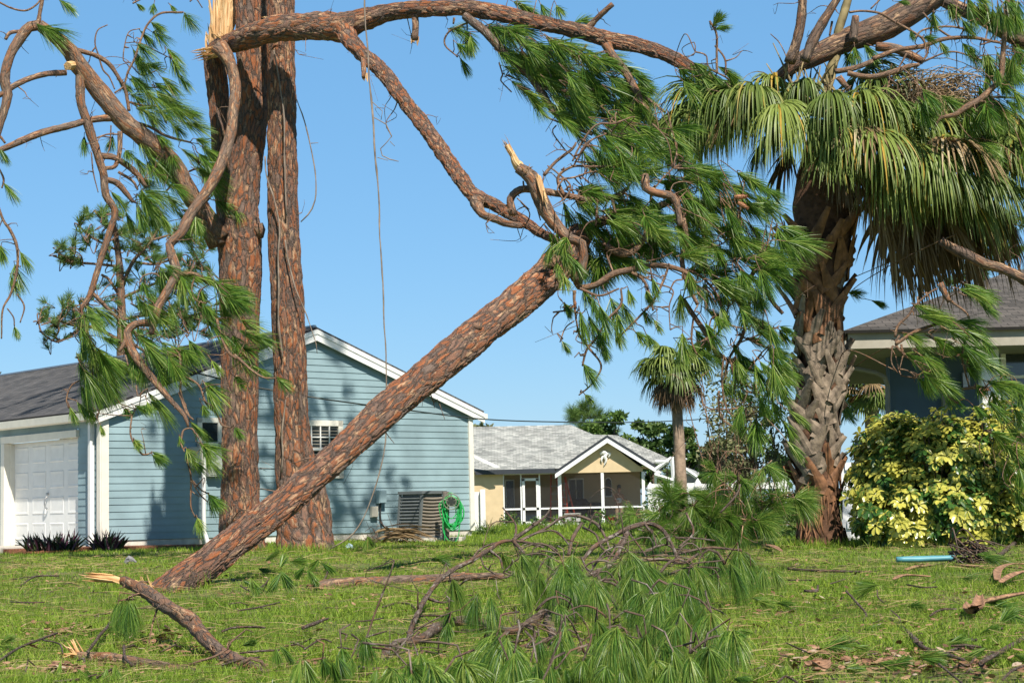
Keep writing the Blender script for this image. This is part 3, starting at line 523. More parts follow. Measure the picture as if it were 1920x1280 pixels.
cx, cz, w_, h_ = bwin(815, 570, 940, 740); mb = MB(); mb.box((cx, YF+3.12, cz), w_, .1, h_); pw = mb.build('window', M['white'], bh); mb = MB(); mb.box((cx-w_*.24, YF+3.06, cz), w_*.42, .02, h_-.14); mb.box((cx+w_*.24, YF+3.06, cz), w_*.42, .02, h_-.14); mb.build('glass', M['glass'], pw)
cx, cz, w_, h_ = bwin(330, 590, 390, 800); mb = MB(); mb.box((cx, YF+3.12, cz), w_*1.3, .1, h_*1.1); pw = mb.build('window', M['white'], bh); mb = MB(); mb.box((cx, YF+3.05, cz), w_, .03, h_); mb.build('glass', M['glass'], pw)
cx, cz, w_, h_ = bwin(1100, 560, 1160, 715); pts = [(cx-w_/2, YF+3.1, cz-h_/2), (cx+w_/2, YF+3.1, cz-h_/2)]+[(cx+w_/2*cos(t), YF+3.1, cz+h_/2-w_*.7+w_*.7*sin(t)) for t in np.linspace(0, pi, 13)]; mb = MB(); mb.prism(pts, (0, .08, 0)); pw = mb.build('window', M['white'], bh)
mb = MB(); mb.prism([(cx+(p_[0]-cx)*.82, YF+3.06, cz+(p_[2]-cz)*.88) for p_ in pts], (0, .03, 0)); mb.build('glass', M['glass'], pw)
mb = MB(); oc = Q(1098, 395, YF-.12)     # white ornament on the gable
tube(mb, [oc+np.array(v) for v in ((-.2, 0, .1), (-.05, -.04, .17), (.12, -.03, .12), (.02, -.04, -.02), (.08, -.03, -.2), (-.02, -.02, -.42))], [.05, .1, .07, .09, .06, .02], 8, .06); tube(mb, [oc+np.array(v) for v in ((.1, 0, .12), (.28, -.03, .1), (.2, -.02, -.05))], [.07, .06, .02], 8, .06); tube(mb, [oc+np.array(v) for v in ((-.05, 0, .0), (-.14, -.03, -.15), (-.12, -.02, -.28))], [.06, .05, .02], 8, .06); mb.build('wall_ornament', M['white'], bh)
# pool cage at the right end
pc = thing('pool_enclosure', 'white framed screen enclosure at the right end of the beige house', 'enclosure', (X(1620), YF-1, 0)); mb = MB(); Yc = YF-1.0
def bar(mb, a_, b2, r_): tube(mb, [a_, b2], [r_, r_], 4, 5)
for (xa, ya, xb, yb) in ((1500, 500, 1625, 410), (1625, 400, 1645, 630), (1490, 540, 1645, 590), (1500, 440, 1600, 440), (1735, 500, 1820, 560)): bar(mb, Q(xa, ya, Yc), Q(xb, yb, Yc), .09)
bar(mb, Q(1645, 630, Yc), np.array([Q(1645, 630, Yc)[0], Yc, 0]), .08); bar(mb, Q(1625, 410, Yc), Q(1740, 420, Yc+4), .06); mb.build('frame', M['alu'], pc)
mb = MB(); mb.add([Q(1500, 500, Yc+.05), Q(1640, 590, Yc+.05), Q(1625, 410, Yc+.05)], t=[(0, 1, 2)]); mb.add([Q(1640, 600, Yc+.05), Q(1850, 640, Yc+4), Q(1740, 480, Yc+4), Q(1628, 412, Yc+.05)], q=[(0, 1, 2, 3)]); mb.build('screen', M['screen'], pc)
mb = MB(); mb.prism([Q(1735, 480, 90), Q(1840, 522, 90), Q(1840, 545, 90), Q(1735, 530, 90)], (0, 3, 0)); mb.prism([(Q(1745, 540, 90)[0], 90.5, 0), (Q(1830, 540, 90)[0], 90.5, 0), (Q(1830, 540, 90)[0], 90.5, Q(1800, 535, 90)[2]), (Q(1745, 540, 90)[0], 90.5, Q(1745, 535, 90)[2])], (0, 3, 0)); tag(mb.build('distant_house', plain('far grey roof', (.42, .44, .46), .8)), 'small slice of a distant grey roofed house right of the small palm trunk', 'house')
# things in the porch
def lad(cx, Y_, z0, h_, lean, nm, lab):
    o = thing(nm, lab, 'ladder', (cx, Y_, z0)); mb = MB()
    for s_, k in ((-1, 0), (1, 0), (-1, 1), (1, 1)): a_ = np.array([cx+s_*.22+(lean if k else 0), Y_+(.5 if k else 0), z0]); b2 = np.array([cx+s_*.13, Y_+.2, z0+h_]); bar(mb, a_, b2, .035)
    mb.build('rail', plain('orange ladder rail', (.50, .07, .03), .4), o); mb = MB()
    for k in range(1, 7): f = k/7; mb.box((cx, Y_+.2*f, z0+h_*f), .4-.14*f, .07, .03)
    mb.build('rung', M['steel'], o)
lad(X(710), YF+1.2, -.12, 2.6, .0, 'step_ladder', 'orange step ladder inside the porch left of the middle white post')
lad(X(775), YF+.9, -.12, 2.3, .45, 'step_ladder', 'orange folding ladder just right of the first thick white porch post')
def small(name, lab, cat, px, py, Y_, sx, sy, sz, mt, shape='box'):
    c = Q(px, py, Y_); z0 = -.12; mb = MB()
    if shape == 'chair':
        mb.box((c[0], Y_, .32), sx, sy, .06); mb.box((c[0], Y_+sy/2, .62), sx, .06, .6)
        for i in (-1, 1):
            for j in (-1, 1): mb.box((c[0]+i*sx*.45, Y_+j*sy*.45, .09), .05, .05, .42)
    elif shape == 'table':
        mb.box((c[0], Y_, z0+sz), sx, sy, .06)
        for i in (-1, 1):
            for j in (-1, 1): mb.box((c[0]+i*sx*.45, Y_+j*sy*.42, z0+sz/2), .06, .06, sz)
    elif shape == 'grill':
        tube(mb, [(c[0]-sx/2, Y_, z0+sz*.62), (c[0]-sx/4, Y_, z0+sz*.72), (c[0]+sx/4, Y_, z0+sz*.72), (c[0]+sx/2, Y_, z0+sz*.62)], [sy*.3, sy*.55, sy*.55, sy*.3], 12, .2); mb.box((c[0], Y_, z0+sz*.25), sx*.8, sy*.7, sz*.5); mb.box((c[0], Y_-.1, z0+sz*.55), sx*1.5, sy*.6, .05)
    else:
        mb.box((c[0], Y_, z0+sz*.45), sx, sy, sz*.9); mb.box((c[0], Y_, z0+sz*.95), sx*1.06, sy*1.06, sz*.1); mb.box((c[0], Y_-sy/2-.02, z0+sz*.6), sx*.3, .03, sz*.1)
    return tag(mb.build(name, mt), lab, cat)
small('cooler', 'white and blue cooler on the porch floor by the orange ladder', 'cooler', 850, 900, YF+.8, .75, .45, .55, M['white'])
small('grill', 'black covered grill inside the porch between two white posts', 'grill', 900, 800, YF+2.0, 1.0, .6, 1.25, M['dark'], 'grill')
small('patio_chair', 'dark patio chair beside the black grill in the porch', 'chair', 1030, 800, YF+2, .6, .6, .5, M['dark'], 'chair')
small('patio_table', 'dark patio table right of the person in the porch', 'table', 1330, 800, YF+2.2, 1.1, .8, .75, M['dark'], 'table')
small('storage_box', 'grey blue storage box behind the screen door of the porch', 'box', 520, 880, YF+1.6, 1.2, .6, .5, plain('grey blue plastic', (.2, .27, .3), .5))
small('bucket', 'red bin on the porch floor left of the person', 'bin', 1150, 900, YF+1.0, .3, .3, .35, plain('red plastic', (.5, .04, .03), .4))
# person, seen from behind and slightly from the right
px_ = Q(1212, 700, YF+1.3)[0]; fy = YF+1.3; PZ = -.12
person = thing('person', 'person in white tank top and khaki trousers standing in the screened porch, arms bent', 'person', (px_, fy, .1))
import bmesh
def skin(name, verts, edges, radii, mt, parent, root=0):
    me = bpy.data.meshes.new(name); base = wloc(parent); me.from_pydata([tuple(np.array(v)+np.array([px_, fy, PZ])-base) for v in verts], edges, []); me.update()
    o = bpy.data.objects.new(name, me); COL.objects.link(o); o.parent = parent; sm = o.modifiers.new('skin', 'SKIN'); sv = me.skin_vertices[0].data if me.skin_vertices else None
    if sv is None:
        bm = bmesh.new(); bm.from_mesh(me); bm.verts.layers.skin.verify(); bm.to_mesh(me); bm.free(); sv = me.skin_vertices[0].data
    for i, r_ in enumerate(radii): sv[i].radius = (r_, r_) if not isinstance(r_, tuple) else r_; sv[i].use_root = (i == root)
    ss = o.modifiers.new('sub', 'SUBSURF'); ss.levels = ss.render_levels = 2; me.materials.append(mt); return o
V_ = [(0, 0, .95), (0, 0, 1.12), (0, .0, 1.32), (.01, -.02, 1.46), (.02, -.03, 1.53), (.03, -.05, 1.62), (.03, -.05, 1.72), (-.17, 0, 1.38), (.18, -.02, 1.37), (-.22, -.02, 1.12), (.24, -.06, 1.12), (-.08, -.22, 1.08), (.34, -.28, 1.12), (-.02, -.28, 1.1), (.37, -.35, 1.14),
      (-.1, 0, .86), (.1, 0, .86), (-.12, -.02, .48), (.12, -.04, .48), (-.13, .0, .07), (.13, -.01, .07), (-.14, -.16, .03), (.15, -.17, .03)]
E_ = [(0, 1), (1, 2), (2, 3), (3, 4), (4, 5), (5, 6), (2, 7), (2, 8), (7, 9), (8, 10), (9, 11), (10, 12), (11, 13), (12, 14), (0, 15), (0, 16), (15, 17), (16, 18), (17, 19), (18, 20), (19, 21), (20, 22)]
R_ = [.14, .115, .14, .06, .055, .095, .085, .06, .06, .045, .045, .033, .033, .03, .03, .09, .09, .06, .06, .042, .042, .04, .04]
skm = plain('brown skin', (.42, .22, .13), .5, .06); skin('body', V_, E_, R_, skm, person)
skin('tank_top', [(0, 0, .93), (0, 0, 1.12), (0, 0, 1.32), (-.1, 0, 1.4), (.1, 0, 1.4)], [(0, 1), (1, 2), (2, 3), (2, 4)], [.165, .14, .16, .055, .055], plain('white cotton', (.75, .75, .74), .9), person)
skin('trousers', [(0, 0, .98), (-.1, 0, .84), (.1, 0, .84), (-.12, -.02, .48), (.12, -.04, .48), (-.13, 0, .1), (.13, -.01, .1)], [(0, 1), (0, 2), (1, 3), (2, 4), (3, 5), (4, 6)], [.155, .115, .115, .085, .085, .07, .07], plain('khaki cloth', (.42, .31, .2), .9), person)
skin('hair', [(.03, -.0, 1.6), (.03, .0, 1.72), (.0, .03, 1.84)], [(0, 1), (1, 2)], [.1, .115, .09], plain('dark hair', (.03, .02, .015), .8), person, 1)

# ---------------------------------------------------------------- vinyl fence parts
M['vinyl'] = plain('white vinyl', (.80, .80, .80), .35, .04, 3)
def capped_post(mb, x, Y_, h_, w_):
    mb.box((x, Y_, h_/2), w_, w_, h_); mb.box((x, Y_, h_+.02), w_*1.35, w_*1.35, .05)
    tube(mb, [(x, Y_, h_+.04), (x, Y_, h_+.14), (x, Y_, h_+.24), (x, Y_, h_+.34)], [w_*.55, w_*.75, w_*.5, .01], 8, .05)
gp = thing('vinyl_gate', 'white vinyl fence panel and post beside the right corner of the blue house', 'fence', (P(897, 990, 50)[0], 50, 0)); mb = MB(); a = P(888, 920, 50); b_ = P(903, 920, 50); mb.box(((a[0]+b_[0])/2, 50.05, a[2]/2), b_[0]-a[0]+.1, .04, a[2]-.05)
mb.build('panel', M['vinyl'], gp); mb = MB(); a = P(905, 917, 50); mb.box((a[0], 49.95, a[2]/2), .14, .14, a[2]); mb.build('post', M['vinyl'], gp)
Yf = 55.0; fn = thing('vinyl_fence', 'white vinyl privacy fence with ball capped post right of the screened porch', 'fence', (P(1240, 985, Yf)[0], Yf, 0)); mb = MB(); a = P(1219, 903, Yf); capped_post(mb, a[0], Yf, a[2]-.35, .17); b_ = P(1310, 905, Yf); capped_post(mb, b_[0], Yf, a[2]-.35, .17); mb.build('post', M['vinyl'], fn)
mb = MB(); zt = P(1240, 910, Yf)[2]; xx = a[0]+.1
while xx < b_[0]-.1: mb.box((xx+.1, Yf, zt/2), .195, .03, zt-.02); xx += .2
mb.box(((a[0]+b_[0])/2, Yf-.01, zt), b_[0]-a[0], .08, .12); mb.build('panel', M['vinyl'], fn)
Yf = 46.0; rf = thing('rail_fence', 'white vinyl rail fence with pointed post caps behind the small palm trunk and shrubs', 'fence', (P(1380, 985, Yf)[0], Yf, 0))
pts = [1308, 1383, 1470]
for x_ in pts:
    mb = MB(); a = P(x_, 897, Yf); capped_post(mb, a[0], Yf, a[2]-.33, .15); mb.build('post', M['vinyl'], rf)
mb = MB(); a, b_ = P(1290, 913, Yf), P(1475, 913, Yf); mb.box(((a[0]+b_[0])/2, Yf+.02, a[2]), b_[0]-a[0], .05, .16); mb.box(((a[0]+b_[0])/2, Yf+.02, a[2]-.55), b_[0]-a[0], .05, .16); mb.build('rail', M['vinyl'], rf)
mb = MB(); Yf = 29.; a, b_ = P(1583, 868, Yf), P(1655, 1012, Yf); xx = a[0]
while xx < b_[0]: mb.box((xx, Yf, a[2]/2), .145, .03, a[2]); xx += .15
mb.box(((a[0]+b_[0])/2, Yf-.03, a[2]-.05), b_[0]-a[0], .05, .12); mb.box(((a[0]+b_[0])/2, Yf-.03, .25), b_[0]-a[0], .05, .12); tag(mb.build('fence_panel', M['vinyl']), 'bright white vinyl fence panel between the palm trunk and the yellow shrub', 'fence')

# ---------------------------------------------------------------- dark blue house at the right
def R6(x, y, Y_): return P(*tp('F', x, y), Y_)
M['navy'] = plain('slate blue stucco', (.07, .115, .17), .85, .08, 3, .003, 60); M['soffit'] = plain('pale soffit', (.22, .22, .21), .7)
YH_ = 31.0; gh_ = thing('slate_house', 'slate blue house with brown shingle roof and white trim behind the yellow shrub', 'house', (R6(1400, 900, YH_)[0], YH_, 0))
x0 = R6(1155, 800, YH_)[0]; x1 = 12.5; ez = R6(1400, 655, YH_-1.8)[2]; mb = MB(); mb.prism([(x0, YH_, -.2), (x1, YH_, -.2), (x1, YH_, ez+.02), (x0, YH_, ez+.02)], (0, .3, 0)); mb.prism([(x0+3, YH_+.3, -.2), (x0+3, YH_+7, -.2), (x0+3, YH_+7, ez), (x0+3, YH_+.3, ez)], (.3, 0, 0)); mb.build('wall', M['navy'], gh_)
lx = R6(905, 600, YH_-1.8)[0]; ztop = R6(1000, 575, YH_-1.8)[2]
mb = MB(); mb.prism([(lx, YH_-1.85, ez), (x1, YH_-1.85, ez), (x1, YH_+7, ez), (lx, YH_+7, ez)], (0, 0, .03)); mb.build('soffit', M['soffit'], gh_)
mb = MB(); mb.prism([(lx, YH_-1.9, ez-.01), (x1, YH_-1.9, ez-.01), (x1, YH_-1.9, ztop), (lx, YH_-1.9, ztop)], (0, .05, 0)); mb.prism([(lx-.02, YH_-1.9, ez-.01), (lx-.02, YH_+7, ez-.01), (lx-.02, YH_+7, ztop), (lx-.02, YH_-1.9, ztop)], (.05, 0, 0)); mb.build('fascia', plain('beige fascia', (.36, .33, .27), .6), gh_)
mb = MB(); yr = YH_+3.4; rzz = R6(1850, 225, yr)[2]; ax0 = R6(1850, 225, yr)[0]
slab(mb, (lx-.05, YH_-2, ztop+.02), (x1, YH_-2, ztop+.02), (x1, yr, rzz), (ax0, yr, rzz), .05); slab(mb, (lx-.05, YH_+7.1, ztop+.02), (lx-.05, YH_-2, ztop+.02), (ax0, yr, rzz), (ax0, yr+.01, rzz), .05); mb.build('roof', M['shingle_brown'], gh_, attrs=True)
mb = MB(); pts = [R6(880, 755, YH_-.35), R6(960, 775, YH_-.35), R6(1080, 800, YH_-.3), R6(1128, 825, YH_-.22), R6(1143, 870, YH_-.12), R6(1145, 1200, YH_-.12)]; tube(mb, pts, [.042]*6, 8, .1); mb.build('downspout', M['soffit'], gh_)
mb = MB(); a, b_ = R6(1660, 670, YH_-1.3), R6(1770, 830, YH_-1.3); mb.box(((a[0]+b_[0])/2, YH_-1.2, a[2]/2), b_[0]-a[0], .2, a[2]); mb.build('pillar', M['white'], gh_)
mb = MB(); a, b_ = R6(1782, 672, YH_), R6(2100, 985, YH_); cx, w_ = (a[0]+b_[0])/2, b_[0]-a[0]; cz, h_ = (a[2]+b_[2])/2, a[2]-b_[2]
for dx, dz, sx_, sz_ in ((0, h_/2, w_, .08), (0, -h_/2, w_+.1, .1), (-w_/2, 0, .08, h_), (w_/2, 0, .08, h_), (0, .02, w_, .05)): mb.box((cx+dx, YH_-.03, cz+dz), sx_, .08, sz_)
gw = mb.build('window', M['white'], gh_); mb = MB(); mb.box((cx, YH_-.01, cz), w_-.06, .02, h_-.06); mb.build('glass', M['glass'], gw)
mb = MB(); a, b_ = R6(1560, 810, YH_), R6(1590, 880, YH_); mb.box(((a[0]+b_[0])/2, YH_-.06, a[2]-.1), .12, .1, .25); mb.build('wall_lamp', M['steel'], gh_)
mb = MB(); a, b_ = R6(1450, 800, YH_), R6(1475, 1100, YH_); mb.box((a[0], YH_-.05, 1.2), .09, .1, 2.4); mb.build('door_trim', M['soffit'], gh_)
# overhead line
mb = MB(); cab = [P(x, y, Yl) for x, y, Yl in ((330, 690, 33), (485, 727, 33), (600, 747, 33), (760, 768, 35), (900, 785, 38), (1040, 790.5, 42), (1200, 791, 46), (1340, 783, 50), (1500, 760, 54), (1700, 715, 60), (1960, 640, 66))]; tube(mb, cab, [.014]*11, 5, 1.)
tag(mb.build('power_line', M['black']), 'thin black overhead cable sagging across the sky above the beige roof', 'cable')
# ---------------------------------------------------------------- trees: limbs traced as centre lines with widths, each at its own distance
class Grp:
    """one tree or fallen branch: limbs, twigs and needle shoots under one Empty"""
    def __init__(s, name, label, cat, loc, group=None):
        s.o = thing(name, label, cat, loc, group); s.sp = []; s.tw = MB(); s.tf = []; s.lk = 1.0
    def limb(s, t, pts, Y, name='limb', mt=None, sides=10, lump=.07, res=None, bs=1.0, own=True, taper=False, zmin=None):
        n = len(pts); px = [tp(t, p[0], p[1]) if t else (p[0], p[1]) for p in pts]; k = K if t else 1.
        if callable(Y): Ys = [Y(a[0], a[1]) for a in px]
        elif isinstance(Y, (tuple, list)) and len(Y) == n: Ys = list(Y)
        else:
            y0, y1 = (Y, Y) if not isinstance(Y, (tuple, list)) else Y; c = np.concatenate([[0], np.cumsum([math.hypot(px[i+1][0]-px[i][0], px[i+1][1]-px[i][1]) for i in range(n-1)])]); Ys = y0+(y1-y0)*c/max(c[-1], 1e-6)
        W3 = [P(a[0], a[1], yy) for a, yy in zip(px, Ys)]; R_ = [max(.0025, p[2]*k/2/F*yy) for p, yy in zip(pts, Ys)]
        if zmin is not None: W3 = [np.array([w_[0], w_[1], max(w_[2], zmin+r_*.6)]) for w_, r_ in zip(W3, R_)]
        rm = np.mean(R_); mb = MB() if own else s.tw
        if res is None: res = max(.03, rm*1.1)
        if mt is None: mt = M['bark'] if rm > .035 else M['bark_thin']
        p_, r_ = tube(mb, W3, R_, sides if own else 6, res, lump, bs)
        for i in range(0, len(p_), max(1, int(.08/res))): s.sp.append(p_[i])
        if own: mb.build(name, mt, s.o, smooth=True, attrs=True)
        return p_, r_
    def tw_(s, t, lst, Y, **k):
        for pts in lst: s.limb(t, pts, Y, own=False, **k)
    def tuft(s, t, lst, Y=None, jit=.25, Lk=1.0):
        """(x, y, screen angle clockwise from right, length) in tile units"""
        for e in lst:
            x, y = tp(t, e[0], e[1]) if t else (e[0], e[1]); L = e[3]*(K if t else 1.); s.tf.append((x, y, e[2], L*Lk*s.lk, Y, jit))
    def fill(s, poly, nn, a0, a1, l0, l1, Y=None, jit=.5):
        poly = np.array(poly, float); lo, hi = poly.min(0), poly.max(0); c = 0
        while c < nn:
            x, y = RNG.uniform(lo[0], hi[0]), RNG.uniform(lo[1], hi[1]); ins = False; j = len(poly)-1
            for i in range(len(poly)):
                if (poly[i][1] > y) != (poly[j][1] > y) and x < (poly[j][0]-poly[i][0])*(y-poly[i][1])/(poly[j][1]-poly[i][1])+poly[i][0]: ins = not ins
                j = i
            if ins: s.tf.append((x, y, RNG.uniform(a0, a1), RNG.uniform(l0, l1), Y, jit)); c += 1
    def finish(s, n=110, W=.003, droop=.5, mat_='needle', maxtw=1.6, twr=.006, wind=(.15, 0, -1.), spread=.6, zmin=None, twm='bark_thin', dens=1.0, spurs=90, seg=3):
        if s.sp: S3 = np.array(s.sp); rel = S3-CAM; dep = rel@fw; SX = 960+F*(rel@RT)/dep; SY = 640-F*(rel@UP)/dep
        pos, dr, LL = [], [], []
        for (x, y, a, L, Y, jit) in s.tf:
            i = int(np.argmin((SX-x)**2+(SY-y)**2+RNG.random(len(SX))*60)) if s.sp else 0
            Yt = (S3[i][1] if Y is None else (Y(x, y) if callable(Y) else Y))+RNG.normal()*jit*.5
            p = P(x, y, Yt); l = L/F*Yt
            if zmin is not None:
                hy = 958-(x-960)*tan(ROLL); Yt = min(Yt, EYE*F/max(y+1.15*L*max(0, sin(radians(a)))+8-hy, 8)-.05); p = P(x, y, Yt); l = L/F*Yt
                if p[2] < zmin+.02: p = G(x, y, zmin+.03); Yt = p[1]; l = L/F*Yt
            ar = radians(a+RNG.normal()*6); d = nz(np.array([cos(ar), RNG.normal()*.45, -sin(ar)])); p0 = p.copy()
            pos.append(p0); dr.append(d); LL.append(l)
            if s.sp:
                b_ = S3[np.argmin(((S3-p)**2).sum(1))]; dist = np.linalg.norm(p-b_)
                if dist < (.16 if zmin is not None else maxtw*2.5):
                    dist = max(dist, .02); c1 = b_+nz(p-b_)*dist*.35+RNG.normal(size=3)*dist*.12+np.array([0, 0, .12*dist]); c2 = p-d*min(.3, dist*.35)
                    q = [b_, c1, c2, p, p+d*l*.3]
                    if zmin is not None: q = [np.array([v[0], v[1], max(v[2], zmin+.008)]) for v in q]
                    tube(s.tw, q, [twr*1.5, twr*1.2, twr, twr*.9, twr*.6], 5, .06, .05)
                elif zmin is None or RNG.random() < .3: tube(s.tw, [p-d*.10+np.array([RNG.normal()*.05, .05, -.02]), p-d*.06+np.array([RNG.normal()*.015, .02, 0]), p, p+d*l*.3], [twr*1.3, twr*1.1, twr*.9, twr*.6], 5, .04)
        for k in range(spurs if s.sp else 0):
            i = RNG.integers(0, len(s.sp)-1); b_ = s.sp[i]; t_ = nz(s.sp[i+1]-b_)
            if np.linalg.norm(s.sp[i+1]-b_) > .3: continue
            d = nz(np.cross(t_, RNG.normal(size=3))+t_*RNG.uniform(-.3, .7)); L = RNG.choice([.09, .22, .45])*RNG.uniform(.6, 1.3); rb = twr*RNG.uniform(.7, 1.5)*(1.6 if L < .12 else 1)
            q = [b_, b_+d*L*.4+RNG.normal(size=3)*L*.08, b_+d*L*.75+RNG.normal(size=3)*L*.12-ZU*L*.1, b_+d*L+RNG.normal(size=3)*L*.15-ZU*L*.25]
            if zmin is not None: q = [np.array([v[0], v[1], max(v[2], zmin+.006)]) for v in q]
            tube(s.tw, q, [rb*1.5, rb, rb*.7, rb*.35], 5, .05, .1)
            if L > .2: tube(s.tw, [q[2], q[2]+RNG.normal(size=3)*L*.2, q[2]+RNG.normal(size=3)*L*.35], [rb*.6, rb*.5, rb*.3], 4, .05)
        if s.tw.n: s.tw.build('twigs', M[twm], s.o, smooth=True, attrs=True)
        if pos:
            mb = MB(); pos, dr, LL = np.array(pos), np.array(dr), np.array(LL); nn = int(n*dens)
            tufts(mb, pos, dr, LL*1.12, nn, W, spread, droop, nz(wind), seg); 
            if zmin is not None:
                for v in mb.v: v[:, 2] = np.maximum(v[:, 2], zmin+.004+.02*RNG.random(len(v)))
            mb.build('needles', M[mat_], s.o, attrs=True)
def cone(nm, t, x, y, Yc, L, ang, lab):
    """pine cone: a core wrapped in spiral scales"""
    c = P(*tp(t, x, y), Yc); a = radians(ang); d = nz(np.array([cos(a), -.2, -sin(a)])); mb = MB(); L = L*K/F*Yc; u_, v_ = [k[0] for k in perp(d[None])]; N_ = 46
    tube(mb, [c, c+d*L*.3, c+d*L*.7, c+d*L], [L*.13, L*.2, L*.15, L*.04], 8, L*.2)
    k = np.arange(N_); f = (k+.5)/N_; ph = k*2.4; r_ = L*.24*np.sin(np.clip(f*2.6+.35, 0, pi))**.7; o = np.cos(ph)[:, None]*u_+np.sin(ph)[:, None]*v_
    ribbons(mb, c+d*(L*f)[:, None]+o*(r_*.5)[:, None], o*.9+d*.6, L*.15, L*.17, 2, 0, [1, 1, .35], side=np.cross(o, d), rn=f)
    return tag(mb.build('pine_cone', M['cone']), lab, 'pine cone', 'pine cones on the broken branches')
M['cone'] = plain('pine cone scales', (.33, .15, .075), .7, .35, 30)
def splinters(mb, c, d, nn, r0, L0, L1, w0, bend=.25):
    c = np.array(c, float); d = nz(np.array(d, float)); u_, v_ = [k[0] for k in perp(d[None])]
    for i in range(nn):
        ph, rr = RNG.random()*6.28, r0*RNG.random()**.5; o = u_*cos(ph)*rr+v_*sin(ph)*rr; L = RNG.uniform(L0, L1); dd = nz(d+RNG.normal(size=3)*bend*.5)
        tube(mb, [c+o-d*L*.3, c+o+dd*L*.35, c+o+dd*L*.75+RNG.normal(size=3)*L*.02, c+o+dd*L], [w0, w0*RNG.uniform(.6, 1.), w0*.5, .0015], 4, L*.3, .1, bs=1, flat=RNG.uniform(.25, .8))

# ---- forked pine with two leaders, the left one snapped high up
g1 = Grp('forked_pine', 'forked pine with snapped left leader, right of the garage, needle shoots clinging to it', 'tree', (-4.3, 28.6, 0))
YA = 28.6; g1.lk = 1.2
def trunk(g, pts, Y, name='trunk', sides=72, res=.02, lump=.035, mt='bark_big'): return g.limb(None, pts, Y, name=name, mt=M[mt], sides=sides, lump=lump, res=res)
trunk(g1, [(456, -1500, 20), (462, -700, 40), (466, -300, 52), (470, -80, 58), (472, 60, 58), (474, 130, 60), (474, 200, 62), (468, 260, 60), (458, 320, 62), (450, 380, 72), (447, 440, 86), (450, 500, 80), (450, 560, 74), (450, 640, 70), (450, 720, 68), (450, 800, 66), (450, 860, 69), (451, 930, 72), (453, 1000, 80), (455, 1055, 110)], YA)
trunk(g1, [(402, 100, 44), (406, 150, 42), (413, 210, 42), (418, 270, 44), (424, 330, 50), (432, 390, 58), (442, 450, 66), (449, 520, 60)], YA+.15, sides=56)
mb = MB(); c = P(402, 100, YA+.15); d = ZU
tube(mb, [c-ZU*.3, P(409, 85, YA+.15), P(420, 50, YA+.15), P(424, -20, YA+.15), P(426, -60, YA+.1)], [.15, .15, .17, .15, .10], 9, .12, .22, flat=.5)
splinters(mb, P(415, 60, YA+.15), (.05, 0, 1), 34, .15, .5, 1.5, .03, .12); splinters(mb, P(403, 85, YA+.1), (-.1, 0, 1), 16, .14, .15, .45, .025, .3); mb.build('split_wood', M['wood'], g1.o, attrs=True)
g1.limb(None, [(480, 425, 30), (486, 436, 26), (489, 447, 10)], YA-.15, lump=.2)
YM = lambda x, y: 28.6-.0035*max(0, 400-x)-(.3 if x < 440 else 0)
g1.limb('D', [(1215, 90, 95), (1185, 20, 100), (1150, -60, 100)], YM, sides=24)
g1.limb('A', [(1240, 1330, 100), (1160, 1220, 100), (1080, 1120, 102), (1020, 1020, 105), (960, 900, 105), (850, 800, 108), (720, 700, 110), (600, 570, 108), (490, 430, 95), (440, 370, 95), (390, 290, 88), (300, 205, 80), (215, 140, 65)], YM, sides=28, mt=M['bark'])
for pts in ([(215, 140, 62), (165, 150, 60), (110, 220, 60), (50, 330, 55), (25, 440, 55), (40, 530, 55), (20, 620, 50), (-5, 710, 45), (-40, 830, 40)], [(425, 340, 75), (450, 400, 55), (450, 560, 52), (490, 700, 52), (545, 860, 48), (580, 980, 45), (590, 1090, 42), (640, 1180, 40), (610, 1300, 38), (560, 1460, 36), (500, 1650, 34), (450, 1730, 26), (480, 1800, 22), (485, 1900, 18)],
            [(370, 405, 36), (250, 415, 32), (140, 450, 34), (60, 490, 34), (0, 530, 30), (-50, 540, 28)], [(620, 655, 42), (500, 670, 38), (400, 700, 38), (220, 745, 42), (110, 790, 38), (20, 830, 35), (-40, 860, 32)],
            [(215, 130, 30), (222, 70, 22), (235, 0, 22), (240, -60, 18)], [(430, 280, 28), (530, 310, 28), (610, 360, 25), (660, 430, 22), (700, 500, 20), (720, 620, 18)], [(560, 870, 36), (640, 880, 35), (720, 930, 35), (780, 990, 30), (815, 1045, 22)],
            [(585, 1000, 36), (650, 1020, 35), (700, 1070, 30), (745, 1130, 22)], [(670, 735, 30), (665, 860, 28), (640, 930, 25), (590, 940, 22)], [(500, 1620, 22), (600, 1720, 22), (650, 1770, 20), (700, 1830, 16), (760, 1940, 12)]):
    g1.limb('A', pts, YM)
mb = MB(); c = P(*tp('A', 398, 365), 27.0); c = P(*tp('A', 402, 368), 27.1); tube(mb, [c, c-np.array([.05, .09, .03])], [.075, .07], 12, 1, .1); splinters(mb, c-np.array([.04, .06, .02]), (-.5, -1, -.2), 14, .06, .02, .06, .012, .5); mb.build('cut_stub', M['wood'], g1.o, attrs=True)
